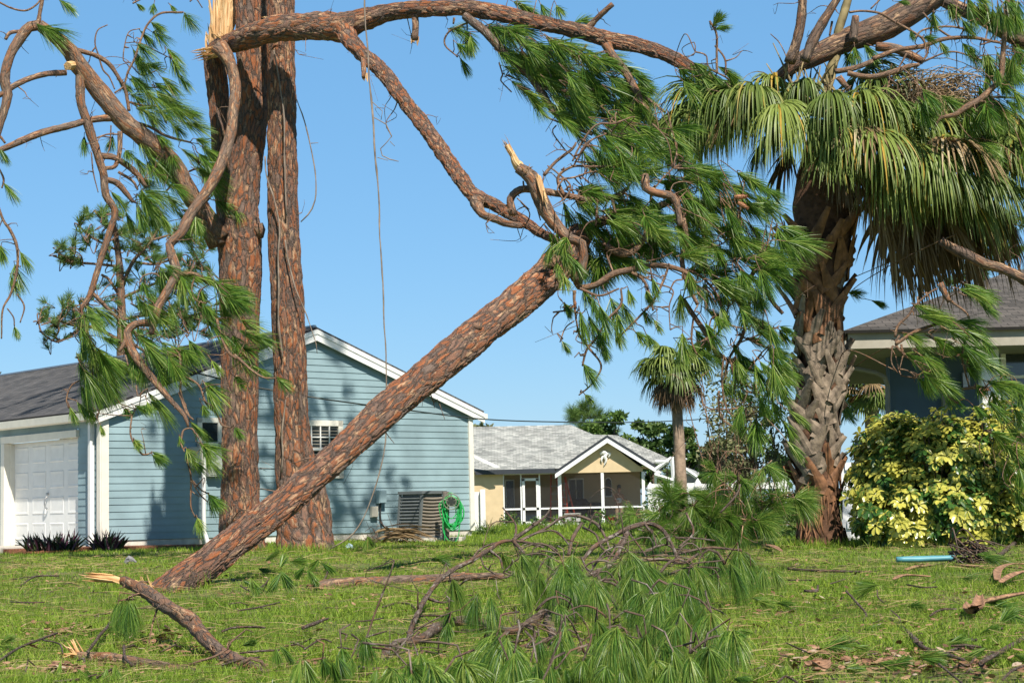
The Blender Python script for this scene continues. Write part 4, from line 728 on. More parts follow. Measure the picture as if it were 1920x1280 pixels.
g1.tw_('A', [[(1020, 70, 12), (900, 75, 14), (830, 130, 14), (790, 210, 14), (750, 330, 14), (715, 400, 14), (690, 480, 12), (640, 520, 12)], [(-10, 10, 10), (60, 45, 11), (140, 60, 12), (200, 30, 12), (232, -10, 10)], [(30, 220, 22), (55, 185, 24), (120, 175, 18), (180, 170, 14)], [(600, 140, 7), (545, 170, 8), (530, 240, 9), (550, 310, 10), (575, 390, 10), (610, 430, 9), (640, 500, 8)],
    [(780, 160, 6), (720, 180, 7), (695, 260, 7), (690, 340, 7), (730, 350, 7)], [(700, 240, 6), (780, 240, 6), (880, 290, 6), (960, 330, 5)], [(750, 500, 8), (830, 490, 8), (930, 490, 8)], [(720, 570, 14), (800, 590, 12), (880, 600, 10), (930, 690, 10)], [(740, 580, 8), (830, 640, 8), (860, 700, 7)],
    [(540, 770, 10), (600, 750, 10), (660, 750, 9)], [(510, 850, 8), (520, 960, 8), (548, 1075, 6)], [(930, 1065, 12), (1000, 990, 13), (1110, 940, 13), (1160, 1000, 10)], [(660, 960, 18), (740, 1010, 16), (770, 1060, 12)], [(740, 680, 20), (840, 710, 18), (930, 760, 16), (1060, 795, 12)], [(500, 430, 14), (620, 560, 20), (720, 640, 18)],
    [(1150, 1130, 10), (1200, 1080, 10), (1215, 1150, 8)], [(740, 20, 10), (800, -10, 10)], [(-10, 930, 10), (20, 1000, 12), (10, 1050, 10)], [(-10, 1150, 14), (20, 1230, 16), (60, 1290, 18), (95, 1380, 18), (95, 1500, 16), (60, 1640, 14), (15, 1730, 12), (8, 1890, 8)], [(95, 1640, 10), (135, 1710, 10), (112, 1800, 8)], [(40, 1720, 8), (75, 1770, 8), (80, 1820, 7)], [(0, 760, 16), (30, 800, 14)],
    [(735, 370, 7), (790, 420, 7), (860, 400, 6), (900, 370, 5)], [(1060, 10, 10), (1090, -10, 8), (1130, 45, 6)], [(620, 700, 8), (610, 830, 8), (560, 930, 7)]], YM)
g1.tuft('A', [(200, 130, 30, 190), (215, 150, 22, 190), (330, 0, 40, 110), (1025, 70, 55, 120), (840, 125, 40, 110), (860, 20, 100, 60), (950, 30, 50, 60), (780, 170, 50, 120), (850, 180, 45, 140), (760, 240, 45, 150), (740, 270, 60, 180), (930, 270, 55, 150), (960, 330, 65, 110), (750, 340, 45, 120), (730, 420, 40, 150), (900, 430, 40, 140), (860, 460, 45, 130), (800, 500, 45, 200), (880, 550, 30, 230), (930, 580, 35, 180), (860, 620, 30, 150), (960, 690, 45, 110), (1090, 775, 25, 120), (1010, 830, 30, 200), (1110, 860, 40, 110), (800, 840, 40, 180), (820, 900, 60, 150), (870, 950, 40, 110), (1060, 1010, 60, 90), (470, 760, 90, 100), (630, 760, 95, 90), (700, 840, 70, 90), (620, 1070, 50, 120), (800, 1060, 40, 200), (760, 1140, 60, 160), (780, 1100, 50, 200), (920, 1090, 40, 120), (1010, 1170, 20, 100), (850, 1150, 80, 130), (1260, 1080, 60, 140), (1300, 1150, 60, 130), (1170, 1150, 70, 90), (20, 1020, 55, 130), (0, 830, 60, 90), (760, 20, 40, 50), (660, 450, 40, 100), (720, 440, 30, 120), (870, 750, 40, 120), (960, 850, 70, 120), (700, 1180, 60, 130), (900, 1200, 50, 120)])
g1.tuft('D', [(460, 400, 45, 160), (480, 420, 60, 180), (520, 430, 40, 180), (470, 550, 60, 130), (560, 600, 30, 130), (490, 640, 70, 240), (500, 660, 45, 270), (600, 700, 40, 180), (560, 690, 60, 200), (440, 730, 75, 120), (450, 870, 70, 160), (500, 830, 60, 180), (590, 850, 70, 150), (430, 960, 60, 120), (390, 990, 70, 90), (500, 1000, 80, 100), (10, 110, 80, 90), (110, 120, 60, 120), (80, 190, 70, 160), (60, 260, 80, 110), (80, 540, 80, 70), (950, 420, 70, 110), (1260, 20, 60, 130), (1300, 40, 50, 130), (480, 780, 80, 180), (540, 760, 60, 220), (460, 620, 80, 160), (0, 90, 80, 110)])
g1.tw_('D', [[(470, 830, 9), (400, 870, 9), (372, 940, 9), (382, 995, 8)], [(375, 940, 7), (430, 955, 7)], [(500, 680, 14), (520, 850, 12), (560, 960, 12), (540, 1060, 10)], [(640, 870, 8), (660, 960, 8), (720, 990, 7), (750, 1000, 6)], [(1000, 660, 8), (1080, 650, 8), (1140, 680, 8), (1180, 735, 7)]], 27.5)
# crown above the frame (it shades the roof and the gable)
def crown(g, x, Yc, z0, z1, r_, nb, nt):
    for k in range(nb):
        z = z0+(z1-z0)*(k+.5)/nb; a = k*2.4+RNG.random(); rr = r_*(1-.45*(z-z0)/(z1-z0))*RNG.uniform(.7, 1.1); p0 = np.array([x, Yc, z]); p3 = p0+np.array([cos(a)*rr, sin(a)*rr, RNG.uniform(.1, .9)])
        tube(g.tw, [p0, (p0*2+p3)/3-ZU*.15, (p0+2*p3)/3-ZU*.1, p3], [.07, .055, .04, .02], 6, .4, .1)
        for j in range(nt):
            f = RNG.uniform(.35, 1.05); q = p0+(p3-p0)*f+RNG.normal(size=3)*np.array([.45, .45, .3]); g.cr.append((q, nz(np.array([cos(a), sin(a), RNG.uniform(-.3, .6)])+RNG.normal(size=3)*.5)))
            tube(g.tw, [p0+(p3-p0)*min(f, 1), q], [.012, .008], 4, .5)
def crown_needles(g, nm='crown'):
    mb = MB(); tufts(mb, np.array([c[0] for c in g.cr]), np.array([c[1] for c in g.cr]), .48, 70, .012, .9, .4); mb.build(nm, M['needle_far'], g.o, attrs=True)
g1.cr = []; crown(g1, -4.2, YA, 13.5, 20.5, 3.0, 15, 10)
g1.fill([(215, 130), (320, 90), (380, 330), (250, 300)], 14, 15, 60, 50, 70)
g1.fill([(235, 310), (400, 260), (425, 430), (260, 430)], 22, 20, 70, 50, 75)
g1.fill([(150, 560), (230, 560), (290, 740), (150, 740)], 14, 40, 80, 65, 90, lambda x, y: 27.3)
g1.finish(n=95, W=.0085, droop=.55, wind=(.25, 0, -1)); crown_needles(g1)
# ---- straight pine
g2 = Grp('straight_pine', 'tall straight single pine with thin vine stems up its bark, right of the forked pine', 'tree', (-3.2, 28.1, 0)); YB = 28.1
trunk(g2, [(521, -1500, 20), (523, -700, 40), (524, -300, 50), (526, -60, 53), (527, 60, 54), (528, 170, 55), (528, 270, 55), (529, 340, 58), (532, 430, 60), (537, 520, 60), (541, 600, 62), (545, 700, 64), (549, 800, 66), (556, 870, 78), (566, 930, 94), (573, 990, 104), (576, 1030, 112), (577, 1062, 128)], YB)
g2.cr = []; crown(g2, -3.5, YB, 14, 21, 3.2, 14, 9); crown(g2, -1.4, YB-.3, 12.5, 17.5, 3.0, 16, 12); tube(g2.tw, [P(526, -500, YB), np.array([-2.2, YB, 12.]), np.array([-1.4, YB-.3, 13.5]), np.array([-1.2, YB-.3, 17.5])], [.12, .1, .09, .03], 8, .3)
g2.finish(spurs=40); crown_needles(g2)
def vine(label, Y, lines):
    g = thing('hanging_vine', label, 'vine', P(*(tp(lines[0][0], *lines[0][1][0][:2])), Y)); mb = MB()
    for t, pts in lines: tube(mb, [P(*tp(t, p[0], p[1]), Y)+RNG.normal(size=3)*.006 for p in pts], [max(.003, p[2]*K/2/F*Y) for p in pts], 5, .1, .2)
    return mb.build('stem', M['vine'], g, smooth=True)
M['vine'] = plain('grey brown vine', (.24, .19, .15), .9, .4, 8)
vine('long thin vine dangling straight down in the sky beside the straight pine', 24., [('B', [(128, -60, 9), (130, 30, 9), (136, 150, 10), (150, 280, 9), (155, 450, 9), (170, 600, 12), (180, 700, 12), (185, 850, 11), (200, 1000, 10), (210, 1150, 9), (216, 1280, 9), (225, 1430, 9), (232, 1630, 9), (240, 1780, 8), (250, 1980, 8), (252, 2280, 8), (245, 2460, 8), (240, 2532, 8), (200, 2692, 8), (150, 2822, 8), (100, 2930, 8), (30, 3000, 8), (-60, 3060, 8)]), ('B', [(170, 570, 5), (225, 620, 5), (222, 665, 4)]), ('B', [(183, 660, 6), (250, 690, 6), (280, 760, 6), (225, 830, 6), (230, 870, 6), (270, 890, 6), (322, 900, 4)]), ('B', [(270, 790, 5), (300, 815, 4)]), ('B', [(200, 880, 5), (260, 895, 4)])])
vine('loop of thin vine hanging out right of the straight pine trunk', YB-.3, [('A', [(1655, 555, 7), (1700, 680, 7), (1740, 850, 7), (1765, 1000, 8), (1755, 1120, 8), (1720, 1200, 7), (1675, 1235, 6)]), ('A', [(1735, 800, 5), (1775, 800, 4)])])
vine('pale thin vine stems climbing the front of the straight pine', YB-.32, [('A', [(1530, 280, 9), (1560, 450, 8), (1585, 650, 9), (1585, 850, 8), (1590, 1000, 8), (1600, 1200, 8)]), ('A', [(1480, 870, 8), (1490, 980, 8), (1530, 1130, 9), (1560, 1280, 9), (1550, 1420, 10), (1560, 1600, 10), (1555, 1800, 10), (1580, 2000, 9)]), ('D', [(1590, 60, 9), (1610, 180, 9), (1650, 330, 8), (1700, 440, 7), (1730, 530, 5), (1765, 640, 5), (1770, 690, 4)]), ('H', [(1590, -300, 9), (1575, -120, 10), (1580, 0, 9), (1570, 100, 8)])])

# ---- snapped top of the forked pine, still hinged at the break, its limb arching to the palm
g3 = Grp('snapped_pine_top', 'snapped pine top hinged at the splintered break, long limb arching right to the palm crown', 'broken treetop', P(420, 90, 28.2)); g3.lk = 1.15
YT = lambda x, y: 28.5-1.25*min(1, max(0, (x-400)/110))-(max(0, x-540))*.0040
g3.limb('A', [(1190, 275, 80), (1240, 255, 105), (1330, 225, 130), (1450, 190, 140), (1600, 160, 145), (1800, 150, 155), (1900, 150, 165), (2010, 115, 140), (2090, 90, 118), (2205, 60, 102), (2355, 48, 92), (2505, 46, 90), (2655, 52, 98), (2805, 82, 95), (2955, 117, 90), (3105, 152, 86), (3255, 182, 86), (3405, 227, 90), (3555, 257, 86), (3705, 302, 80), (3805, 350, 78), (3900, 400, 60), (3980, 440, 40)], YT, sides=40, mt=M['bark_big'], res=.025)
YD = lambda x, y: 26.9-(y-50)*.0155
g3.limb('B', [(-60, 130, 120), (10, 165, 125), (50, 230, 98), (130, 310, 88), (230, 400, 86), (330, 540, 86), (430, 660, 86), (520, 780, 88), (610, 920, 86), (680, 1020, 86), (740, 1095, 88), (850, 1140, 68), (930, 1190, 66), (1010, 1230, 66), (1100, 1290, 60), (1190, 1335, 50)], YD, sides=36, mt=M['bark_big'], res=.025)
g3.limb('B', [(745, 1120, 70), (790, 1195, 48), (850, 1220, 44), (930, 1250, 40), (1010, 1262, 34)], YD)
for pts in ([(405, 60, 45), (415, 120, 40), (410, 225, 36)], [(120, 320, 34), (125, 390, 28), (124, 430, 22)], [(1375, 160, 40), (1430, 100, 34), (1515, 25, 30)]): g3.limb('B', pts, YT if pts[0][0] != 120 else YD)
mb = MB()
for x, y, d in ((410, 225, (0, 0, -1)), (124, 430, (0, 0, -1))): splinters(mb, P(*tp('B', x, y), 27.2 if x > 300 else 25.6)+ZU*.03, d, 6, .05, .05, .12, .02)
splinters(mb, P(400, 97, 28.2), (-1, -.1, -.15), 12, .1, .15, .42, .03, .3); splinters(mb, P(396, 97, 28.2), (-1, -.1, -.3), 16, .1, .12, .3, .01, .6); splinters(mb, P(425, 80, 28.2), (-.8, 0, .6), 10, .12, .1, .35, .02, .3); splinters(mb, P(505, 35, 27.6), (.9, 0, -.25), 5, .03, .2, .5, .008, .2); mb.build('split_wood', M['wood'], g3.o, attrs=True)
YR = lambda x, y: YT(x, y)-.3
g3.limb('B', [(690, 90, 50), (790, 170, 50), (860, 240, 52), (930, 310, 55), (1050, 420, 48), (1130, 540, 42), (1200, 640, 36), (1290, 700, 30), (1400, 750, 22)], YR, mt=M['bark_dark'])
g3.limb('B', [(1480, 250, 60), (1500, 290, 50), (1560, 370, 45), (1630, 480, 42), (1690, 590, 42), (1740, 690, 42), (1760, 740, 36)], YR)
g3.tw_('B', [[(1640, 550, 25), (1600, 670, 22)], [(1120, 495, 15), (1220, 500, 16), (1350, 545, 16), (1480, 580, 14), (1600, 540, 10)], [(700, 130, 12), (600, 180, 12), (578, 250, 10), (650, 320, 8)], [(880, 350, 9), (900, 420, 9), (890, 450, 8), (950, 515, 8)], [(1370, 250, 14), (1340, 290, 12), (1290, 330, 10)], [(1700, 545, 20), (1760, 590, 16), (1810, 630, 12)], [(1200, 700, 8), (1180, 740, 8), (1250, 840, 8)], [(1080, 540, 12), (1130, 640, 12), (1230, 690, 10)], [(630, 100, 14), (625, 135, 10)], [(920, 420, 10), (970, 440, 9), (1000, 450, 7)]], YR)
# limb hanging down from the break, in front of the forked trunk
YH2 = lambda x, y: 27.75-(y-90)*.0028
g3.limb('A', [(1225, 260, 100), (1270, 320, 78), (1300, 400, 64), (1312, 500, 62), (1300, 620, 62), (1290, 740, 64), (1250, 880, 64), (1200, 990, 62), (1130, 1100, 62), (1060, 1200, 60), (1010, 1300, 54), (950, 1365, 50), (970, 1460, 50), (985, 1530, 55), (930, 1630, 50), (880, 1710, 45), (855, 1790, 50), (760, 1805, 42), (710, 1850, 42), (715, 1900, 45), (760, 1990, 50), (820, 2070, 40), (900, 2170, 35), (960, 2240, 30), (1030, 2320, 22), (1050, 2380, 14)], YH2, sides=22)
for pts in ([(855, 1790, 36), (850, 1820, 34), (845, 1862, 28)], [(712, 1880, 32), (690, 1920, 26), (665, 1962, 16)], [(985, 1530, 32), (1090, 1530, 20), (1160, 1580, 15), (1240, 1596, 12)]): g3.limb('A', pts, YH2)
g3.tw_('D', [[(1090, 250, 9), (1070, 340, 9), (1100, 400, 9), (1150, 410, 7)], [(1180, 300, 8), (1120, 340, 8), (1100, 400, 7)], [(760, 650, 18), (830, 700, 16), (870, 770, 14)], [(1000, 910, 14), (1040, 1020, 14), (1080, 1062, 10)], [(1020, 810, 12), (1110, 870, 12), (1150, 970, 12), (1210, 1030, 12), (1240, 1090, 12), (1290, 1105, 9)], [(735, 1040, 10), (730, 1150, 10), (790, 1250, 12), (850, 1245, 8)], [(760, 870, 8), (770, 930, 8), (800, 900, 6)], [(780, 300, 9), (800, 260, 9), (860, 245, 9), (900, 270, 8)], [(1000, 690, 14), (1010, 800, 14), (1010, 920, 14), (1060, 1050, 10)], [(1010, 1180, 12), (1025, 1120, 12), (1070, 1110, 10), (1090, 1140, 9)], [(1020, 1130, 10), (1010, 1190, 10), (1030, 1240, 8)], [(1310, 700, 18), (1400, 780, 14), (1470, 825, 12), (1540, 830, 9)], [(1210, 500, 16), (1230, 580, 18), (1270, 680, 16), (1320, 720, 12)], [(700, 700, 8), (715, 760, 8)]], YH2)
g3.tw_('H', [[(1040, 30, 12), (1065, 130, 11), (1065, 290, 9), (1090, 355, 8)], [(1065, 140, 9), (1110, 220, 8), (1160, 270, 8)], [(1065, 140, 9), (1120, 200, 8), (1165, 225, 8)]], 26.)
g3.tuft('D', [(790, 290, 60, 130), (1130, 260, 30, 100), (1245, 310, 45, 190), (1240, 350, 60, 170), (1130, 410, 60, 120), (1230, 400, 75, 130), (800, 400, 60, 150), (760, 370, 60, 100), (770, 590, 35, 250), (800, 620, 40, 260), (860, 700, 50, 180), (880, 770, 60, 160), (900, 760, 40, 200), (1020, 670, 45, 150), (1180, 730, 60, 110), (1140, 850, 40, 170), (1150, 880, 60, 150), (1130, 980, 70, 70), (1060, 1070, 40, 140), (1110, 1190, 20, 170), (1130, 1200, 45, 150), (1040, 1220, 60, 90), (1310, 820, 50, 100), (1330, 560, 30, 170), (1420, 590, 30, 140), (1410, 760, 40, 110), (1540, 820, 50, 110), (1340, 720, 40, 140), (1310, 1100, 60, 90), (1300, 590, 60, 120), (690, 1000, 40, 70), (750, 980, 20, 110), (820, 960, 70, 80), (560, 1090, 60, 70), (750, 1170, 50, 80), (850, 1240, 35, 100), (1120, 330, 90, 100), (900, 660, 30, 200), (820, 600, 70, 130), (940, 700, 60, 200), (750, 700, 90, 120), (800, 740, 95, 140), (1250, 330, 20, 150), (840, 960, 30, 70), (1000, 1150, 90, 60)])
g3.tuft('H', [(1050, 10, 45, 130), (1140, 5, 50, 140), (1160, 225, 40, 140), (1100, 355, 60, 120), (850, 5, 50, 100), (1165, 230, 60, 120)])
g3.tuft('B', [(600, 160, 20, 150), (720, 200, 90, 120), (690, 170, 60, 120), (640, 240, 45, 110), (660, 320, 55, 110), (700, 240, 80, 90), (1110, 20, 60, 130), (960, 10, 20, 130), (1200, 30, 70, 100), (1300, 125, -10, 110), (1590, 370, 30, 150), (1660, 460, 40, 150), (1640, 470, 20, 130), (1830, 560, -30, 120), (1000, 20, 30, 150)])
g3.fill([tp('B', *p) for p in ((760, 120), (1000, 150), (1300, 240), (1480, 300), (1620, 560), (1560, 700), (1400, 740), (1290, 740), (1180, 640), (960, 500), (900, 350), (840, 230))], 105, 18, 52, 55, 78, YR)
g3.fill([tp('B', *p) for p in ((1550, 330), (1600, 370), (1780, 640), (1905, 700), (1600, 740), (1500, 560))], 16, 20, 60, 45, 60, YR)
g3.fill([(250, 480), (400, 470), (470, 640), (300, 700)], 22, 20, 70, 60, 85, YH2)
g3.finish(n=95, W=.0085, droop=.35, wind=(.45, 0, -1))
M['bark_limb'] = bark('dark limb bark', 0, sc=1.3, orange=(.20, .10, .06), grey=(.14, .105, .085), plate=.55)
# ---- the big broken stem leaning out of the lawn, its own branches at the upper end
g4 = Grp('leaning_pine_stem', 'thick broken pine stem leaning up rightwards out of the lawn, branches at its top', 'fallen tree', G(335, 1108))
YL = lambda x, y: 14.7+(x-330)*.0079
trunk(g4, [(290, 1132, 70), (330, 1100, 65), (380, 1064, 60), (440, 1014, 58), (500, 968, 57), (580, 900, 56), (660, 830, 58), (740, 756, 62), (820, 690, 65), (900, 622, 65), (960, 574, 66), (1010, 532, 66), (1050, 492, 65), (1072, 462, 55), (1090, 435, 47)], YL, sides=96, res=.012, lump=.045)
for x, y, s_ in ((772, 745, 16), (895, 612, 14), (1030, 495, 18)):
    g4.limb(None, [(x, y, s_*1.6), (x+2, y+1, s_*1.2), (x+3, y+2, s_*.5)], [YL(x, y)-.12, YL(x, y)-.2, YL(x, y)-.225], lump=.25, name='knot', sides=14)
YK = lambda x, y: 20.5
g4.limb('B', [(985, 935, 66), (1060, 990, 84), (1100, 1080, 82), (1150, 1180, 82), (1210, 1270, 70), (1270, 1330, 62), (1340, 1360, 55), (1352, 1430, 50), (1340, 1500, 50), (1315, 1570, 56)], 20.1, sides=20)
mb = MB(); a, b_, c_ = P(*tp('B', 925, 812), 20.1), P(*tp('B', 985, 925), 20.1), P(*tp('B', 1090, 1000), 20.1); tube(mb, [a, (a+b_)/2, b_, c_], [.045, .055, .075, .05], 9, .03, .2, flat=.7); splinters(mb, (a+b_)/2, a-b_, 16, .04, .12, .26, .012, .15); splinters(mb, b_+(c_-b_)*.4, (.5, -.5, .3), 18, .07, .05, .14, .012, .9)
splinters(mb, P(*tp('B', 1110, 1020), 20.0), (.2, -.2, -1), 8, .03, .15, .35, .012, .1); mb.build('split_wood', M['wood'], g4.o, attrs=True)
for t, pts, yy in (('B', [(960, 1200, 45), (945, 1110, 45), (1000, 1060, 45), (1080, 1060, 40), (1180, 1075, 38), (1280, 1095, 36), (1400, 1115, 34), (1520, 1100, 30), (1600, 1050, 20)], 20.3), ('B', [(1700, 970, 30), (1695, 1010, 48), (1700, 1050, 46), (1760, 1075, 48), (1850, 1100, 48), (1880, 1180, 38), (1890, 1260, 30)], 20.0),
                  ('E', [(1315, 270, 55), (1330, 320, 38), (1420, 310, 36), (1520, 250, 36), (1620, 225, 36), (1760, 200, 32), (1905, 230, 26), (1980, 300, 20)], 20.2), ('E', [(1480, 90, 42), (1560, 135, 40), (1630, 120, 38), (1690, 50, 30), (1700, -10, 22)], 20.4), ('E', [(1180, 120, 70), (1260, 190, 60), (1310, 280, 52)], 20.4),
                  ('E', [(1250, 60, 60), (1400, -20, 60), (1560, -80, 50), (1750, -120, 42), (1905, -190, 36)], 20.9), ('E', [(1905, -60, 34), (1930, 60, 30), (1900, 160, 28), (1930, 300, 24), (1990, 420, 22)], 20.3),
                  ('F', [(0, 390, 30), (60, 480, 30), (130, 580, 28), (190, 680, 26), (270, 740, 22), (370, 780, 20), (470, 800, 14)], 20.6), ('F', [(440, 160, 22), (370, 300, 24), (370, 430, 20), (330, 600, 20), (260, 720, 16), (230, 860, 14)], 20.8), ('F', [(430, 180, 20), (450, 300, 22), (500, 400, 24), (560, 470, 20)], 20.8)):
    g4.limb(t, pts, yy)
g4.tw_('B', [[(1130, 980, 22), (1200, 900, 20), (1290, 830, 16), (1310, 795, 12)], [(1240, 1090, 22), (1210, 990, 18), (1290, 930, 15), (1400, 930, 12), (1580, 925, 10)], [(1290, 900, 12), (1340, 800, 12), (1420, 700, 12), (1530, 690, 9)], [(1300, 920, 11), (1370, 800, 11), (1480, 745, 9)], [(1210, 1000, 12), (1300, 990, 11), (1400, 960, 10), (1480, 975, 8)], [(980, 1105, 8), (1050, 1170, 6)], [(1080, 1110, 8), (1095, 1170, 8), (1112, 1230, 7)], [(1240, 1120, 12), (1280, 1040, 11), (1200, 960, 10), (1150, 925, 8)], [(1340, 810, 8), (1420, 815, 8), (1500, 845, 6)], [(1740, 1060, 10), (1790, 1000, 10), (1850, 940, 8)], [(1430, 1110, 14), (1420, 1260, 12)], [(1510, 1110, 16), (1530, 1190, 14)], [(1020, 1060, 14), (1015, 1010, 10)]], 20.2)
g4.tw_('E', [[(1560, 330, 12), (1560, 420, 14), (1480, 510, 14), (1430, 600, 14), (1370, 670, 14), (1345, 760, 10)], [(1310, 500, 10), (1330, 590, 12), (1380, 660, 14), (1450, 760, 12), (1400, 860, 9), (1325, 925, 8)], [(1180, 462, 10), (1260, 450, 10), (1300, 420, 10)], [(1300, 510, 8), (1250, 550, 8), (1220, 630, 8)], [(1550, 600, 12), (1650, 500, 14), (1740, 400, 16), (1800, 280, 16), (1830, 190, 14)], [(1620, 240, 18), (1690, 290, 20), (1730, 400, 16), (1740, 455, 12)], [(1300, 340, 20), (1300, 400, 16), (1310, 500, 12)], [(1330, 330, 18), (1440, 370, 14), (1550, 330, 12)], [(1245, 140, 5), (1210, 190, 5), (1215, 270, 5)], [(1215, 300, 5), (1210, 370, 5), (1240, 410, 5)], [(1700, 180, 10), (1780, 160, 9), (1850, 130, 8)], [(1660, 220, 20), (1670, 180, 14)], [(1640, 240, 10), (1760, 300, 10), (1850, 340, 9), (1830, 430, 8), (1835, 560, 7)], [(1905, 280, 10), (1860, 290, 10), (1830, 350, 8)]], 20.)
g4.tw_('F', [[(20, 50, 11), (130, 100, 11), (220, 80, 9), (290, 30, 8)], [(0, 220, 14), (100, 260, 14), (200, 380, 13), (205, 500, 12), (100, 660, 8)], [(140, 120, 9), (200, 170, 9), (280, 175, 7)], [(300, 640, 10), (420, 590, 10), (530, 545, 8)], [(280, 860, 10), (380, 910, 10), (480, 890, 8)], [(200, 900, 12), (210, 1040, 12), (290, 1110, 10)], [(0, 190, 8), (50, 300, 9), (140, 340, 9), (190, 420, 8)], [(260, 400, 9), (250, 520, 10), (380, 560, 8)], [(230, 700, 10), (220, 850, 12), (250, 1010, 9), (330, 1060, 7)], [(370, 780, 9), (430, 700, 9), (470, 660, 8)], [(100, 880, 8), (130, 990, 8), (280, 1000, 8), (380, 970, 6)], [(440, 150, 14), (470, 200, 12), (460, 290, 10)], [(150, 630, 12), (210, 560, 12), (260, 480, 10)], [(60, 480, 12), (50, 620, 11), (80, 700, 8)], [(330, 600, 8), (420, 640, 8), (480, 660, 7)], [(190, 680, 14), (150, 620, 12), (160, 500, 10), (240, 460, 8)], [(270, 740, 14), (300, 840, 12), (400, 890, 9)]], 20.4)
g4.tuft('E', [(1180, 60, 110, 150), (1220, 100, 80, 180), (1260, 40, 100, 170), (1200, 180, 70, 120), (1290, 160, 60, 150), (1240, 250, 80, 120), (1160, 20, 60, 130)], Y=19.6, jit=.1)
g4.tuft('E', [(1240, 410, 60, 90), (1350, 330, 85, 140), (1330, 450, 80, 200), (1400, 380, 80, 170), (1440, 420, 75, 200), (1500, 380, 75, 200), (1560, 400, 70, 180), (1600, 330, 80, 120), (1680, 450, 70, 120), (1350, 750, 55, 170), (1230, 620, 70, 90), (1430, 560, 80, 160), (1480, 540, 85, 160), (1530, 560, 75, 130), (1740, 500, 60, 100), (1250, 420, 75, 90), (1200, 20, 90, 70), (1640, 570, 60, 120), (1700, 580, 60, 100), (1380, 480, 85, 170), (1460, 640, 70, 110), (1360, 920, 40, 70), (1540, 470, 80, 150), (1700, 340, 90, 100), (1640, 160, 60, 120), (1230, 60, 80, 80), (1500, 180, 60, 130)])
g4.fill([tp('B', *p) for p in ((1310, 850), (1450, 720), (1905, 660), (1905, 1280), (1560, 1280), (1260, 1230), (1220, 1090), (1380, 1000))], 72, -5, 75, 60, 88, lambda x, y: 20.5)
g4.fill([tp('E', *p) for p in ((1240, 20), (1500, -60), (1905, -100), (1905, 60), (1760, 100), (1500, 250), (1400, 240))], 42, 20, 100, 50, 80, lambda x, y: 20.8)
g4.fill([(1275, 290), (1380, 330), (1468, 380), (1478, 440), (1450, 520), (1330, 560), (1270, 500)], 66, 0, 85, 58, 88, lambda x, y: 20.6)
g4.fill([(1285, 540), (1400, 560), (1440, 640), (1380, 700), (1300, 620)], 9, 30, 90, 40, 60, lambda x, y: 20.8)
g4.tuft('F', [(290, 30, 30, 200), (170, 90, 60, 150), (300, 50, 30, 250), (420, 170, 60, 120), (100, 180, 60, 120), (200, 270, 30, 100), (270, 370, 30, 160), (330, 380, 60, 120), (400, 530, 20, 110), (540, 540, 45, 140), (540, 560, 60, 150), (470, 660, 50, 200), (480, 680, 70, 250), (500, 790, 50, 200), (520, 850, 60, 180), (400, 850, 90, 80), (290, 900, 30, 150), (430, 980, 60, 90), (60, 290, 60, 130), (480, 850, 80, 150), (480, 740, 40, 200)], Y=20.4, jit=.2)
g4.tuft('C', [(300, 960, 30, 200), (370, 1000, 50, 200), (280, 1080, 50, 200), (450, 1050, 40, 150), (100, 1000, 60, 200), (50, 1100, 60, 200), (0, 1000, 60, 200), (100, 1200, 30, 150), (240, 1130, 60, 150)], Y=20.4, jit=.2)
g4.fill([(1180, 480), (1430, 480), (1480, 640), (1400, 760), (1260, 640)], 26, 30, 95, 45, 75, lambda x, y: 20.3)
g4.fill([(1380, 640), (1480, 620), (1480, 860), (1360, 860)], 14, 40, 100, 45, 75, lambda x, y: 20.3)
g4.finish(spurs=190, n=105, W=.007, droop=.45, wind=(.3, 0, -1), twr=.006)
for i, (t, x, y, yy, L, an, lb) in enumerate((('C', 290, 1100, 20.2, 75, 0, 'brown pine cone hanging in the needles left of the palm trunk, upper of two'), ('C', 310, 1130, 20.2, 70, 35, 'brown pine cone hanging in the needles left of the palm trunk, lower of two'), ('E', 1305, 400, 20.0, 40, 90, 'small pine cone under the top end of the leaning pine stem'), ('F', 1492, 500, 22., 55, 90, 'pine cone dangling below the fallen limb in front of the slate house gutter'), ('F', 1345, 790, 22., 60, -10, 'left one of two pine cones above the yellow shrub'), ('F', 1370, 810, 22., 60, -45, 'right one of two pine cones above the yellow shrub'), ('F', 1650, 905, 22., 60, -10, 'pine cone beside the white pillar of the slate house'))): cone('pine_cone', t, x, y, yy, L, an, lb)

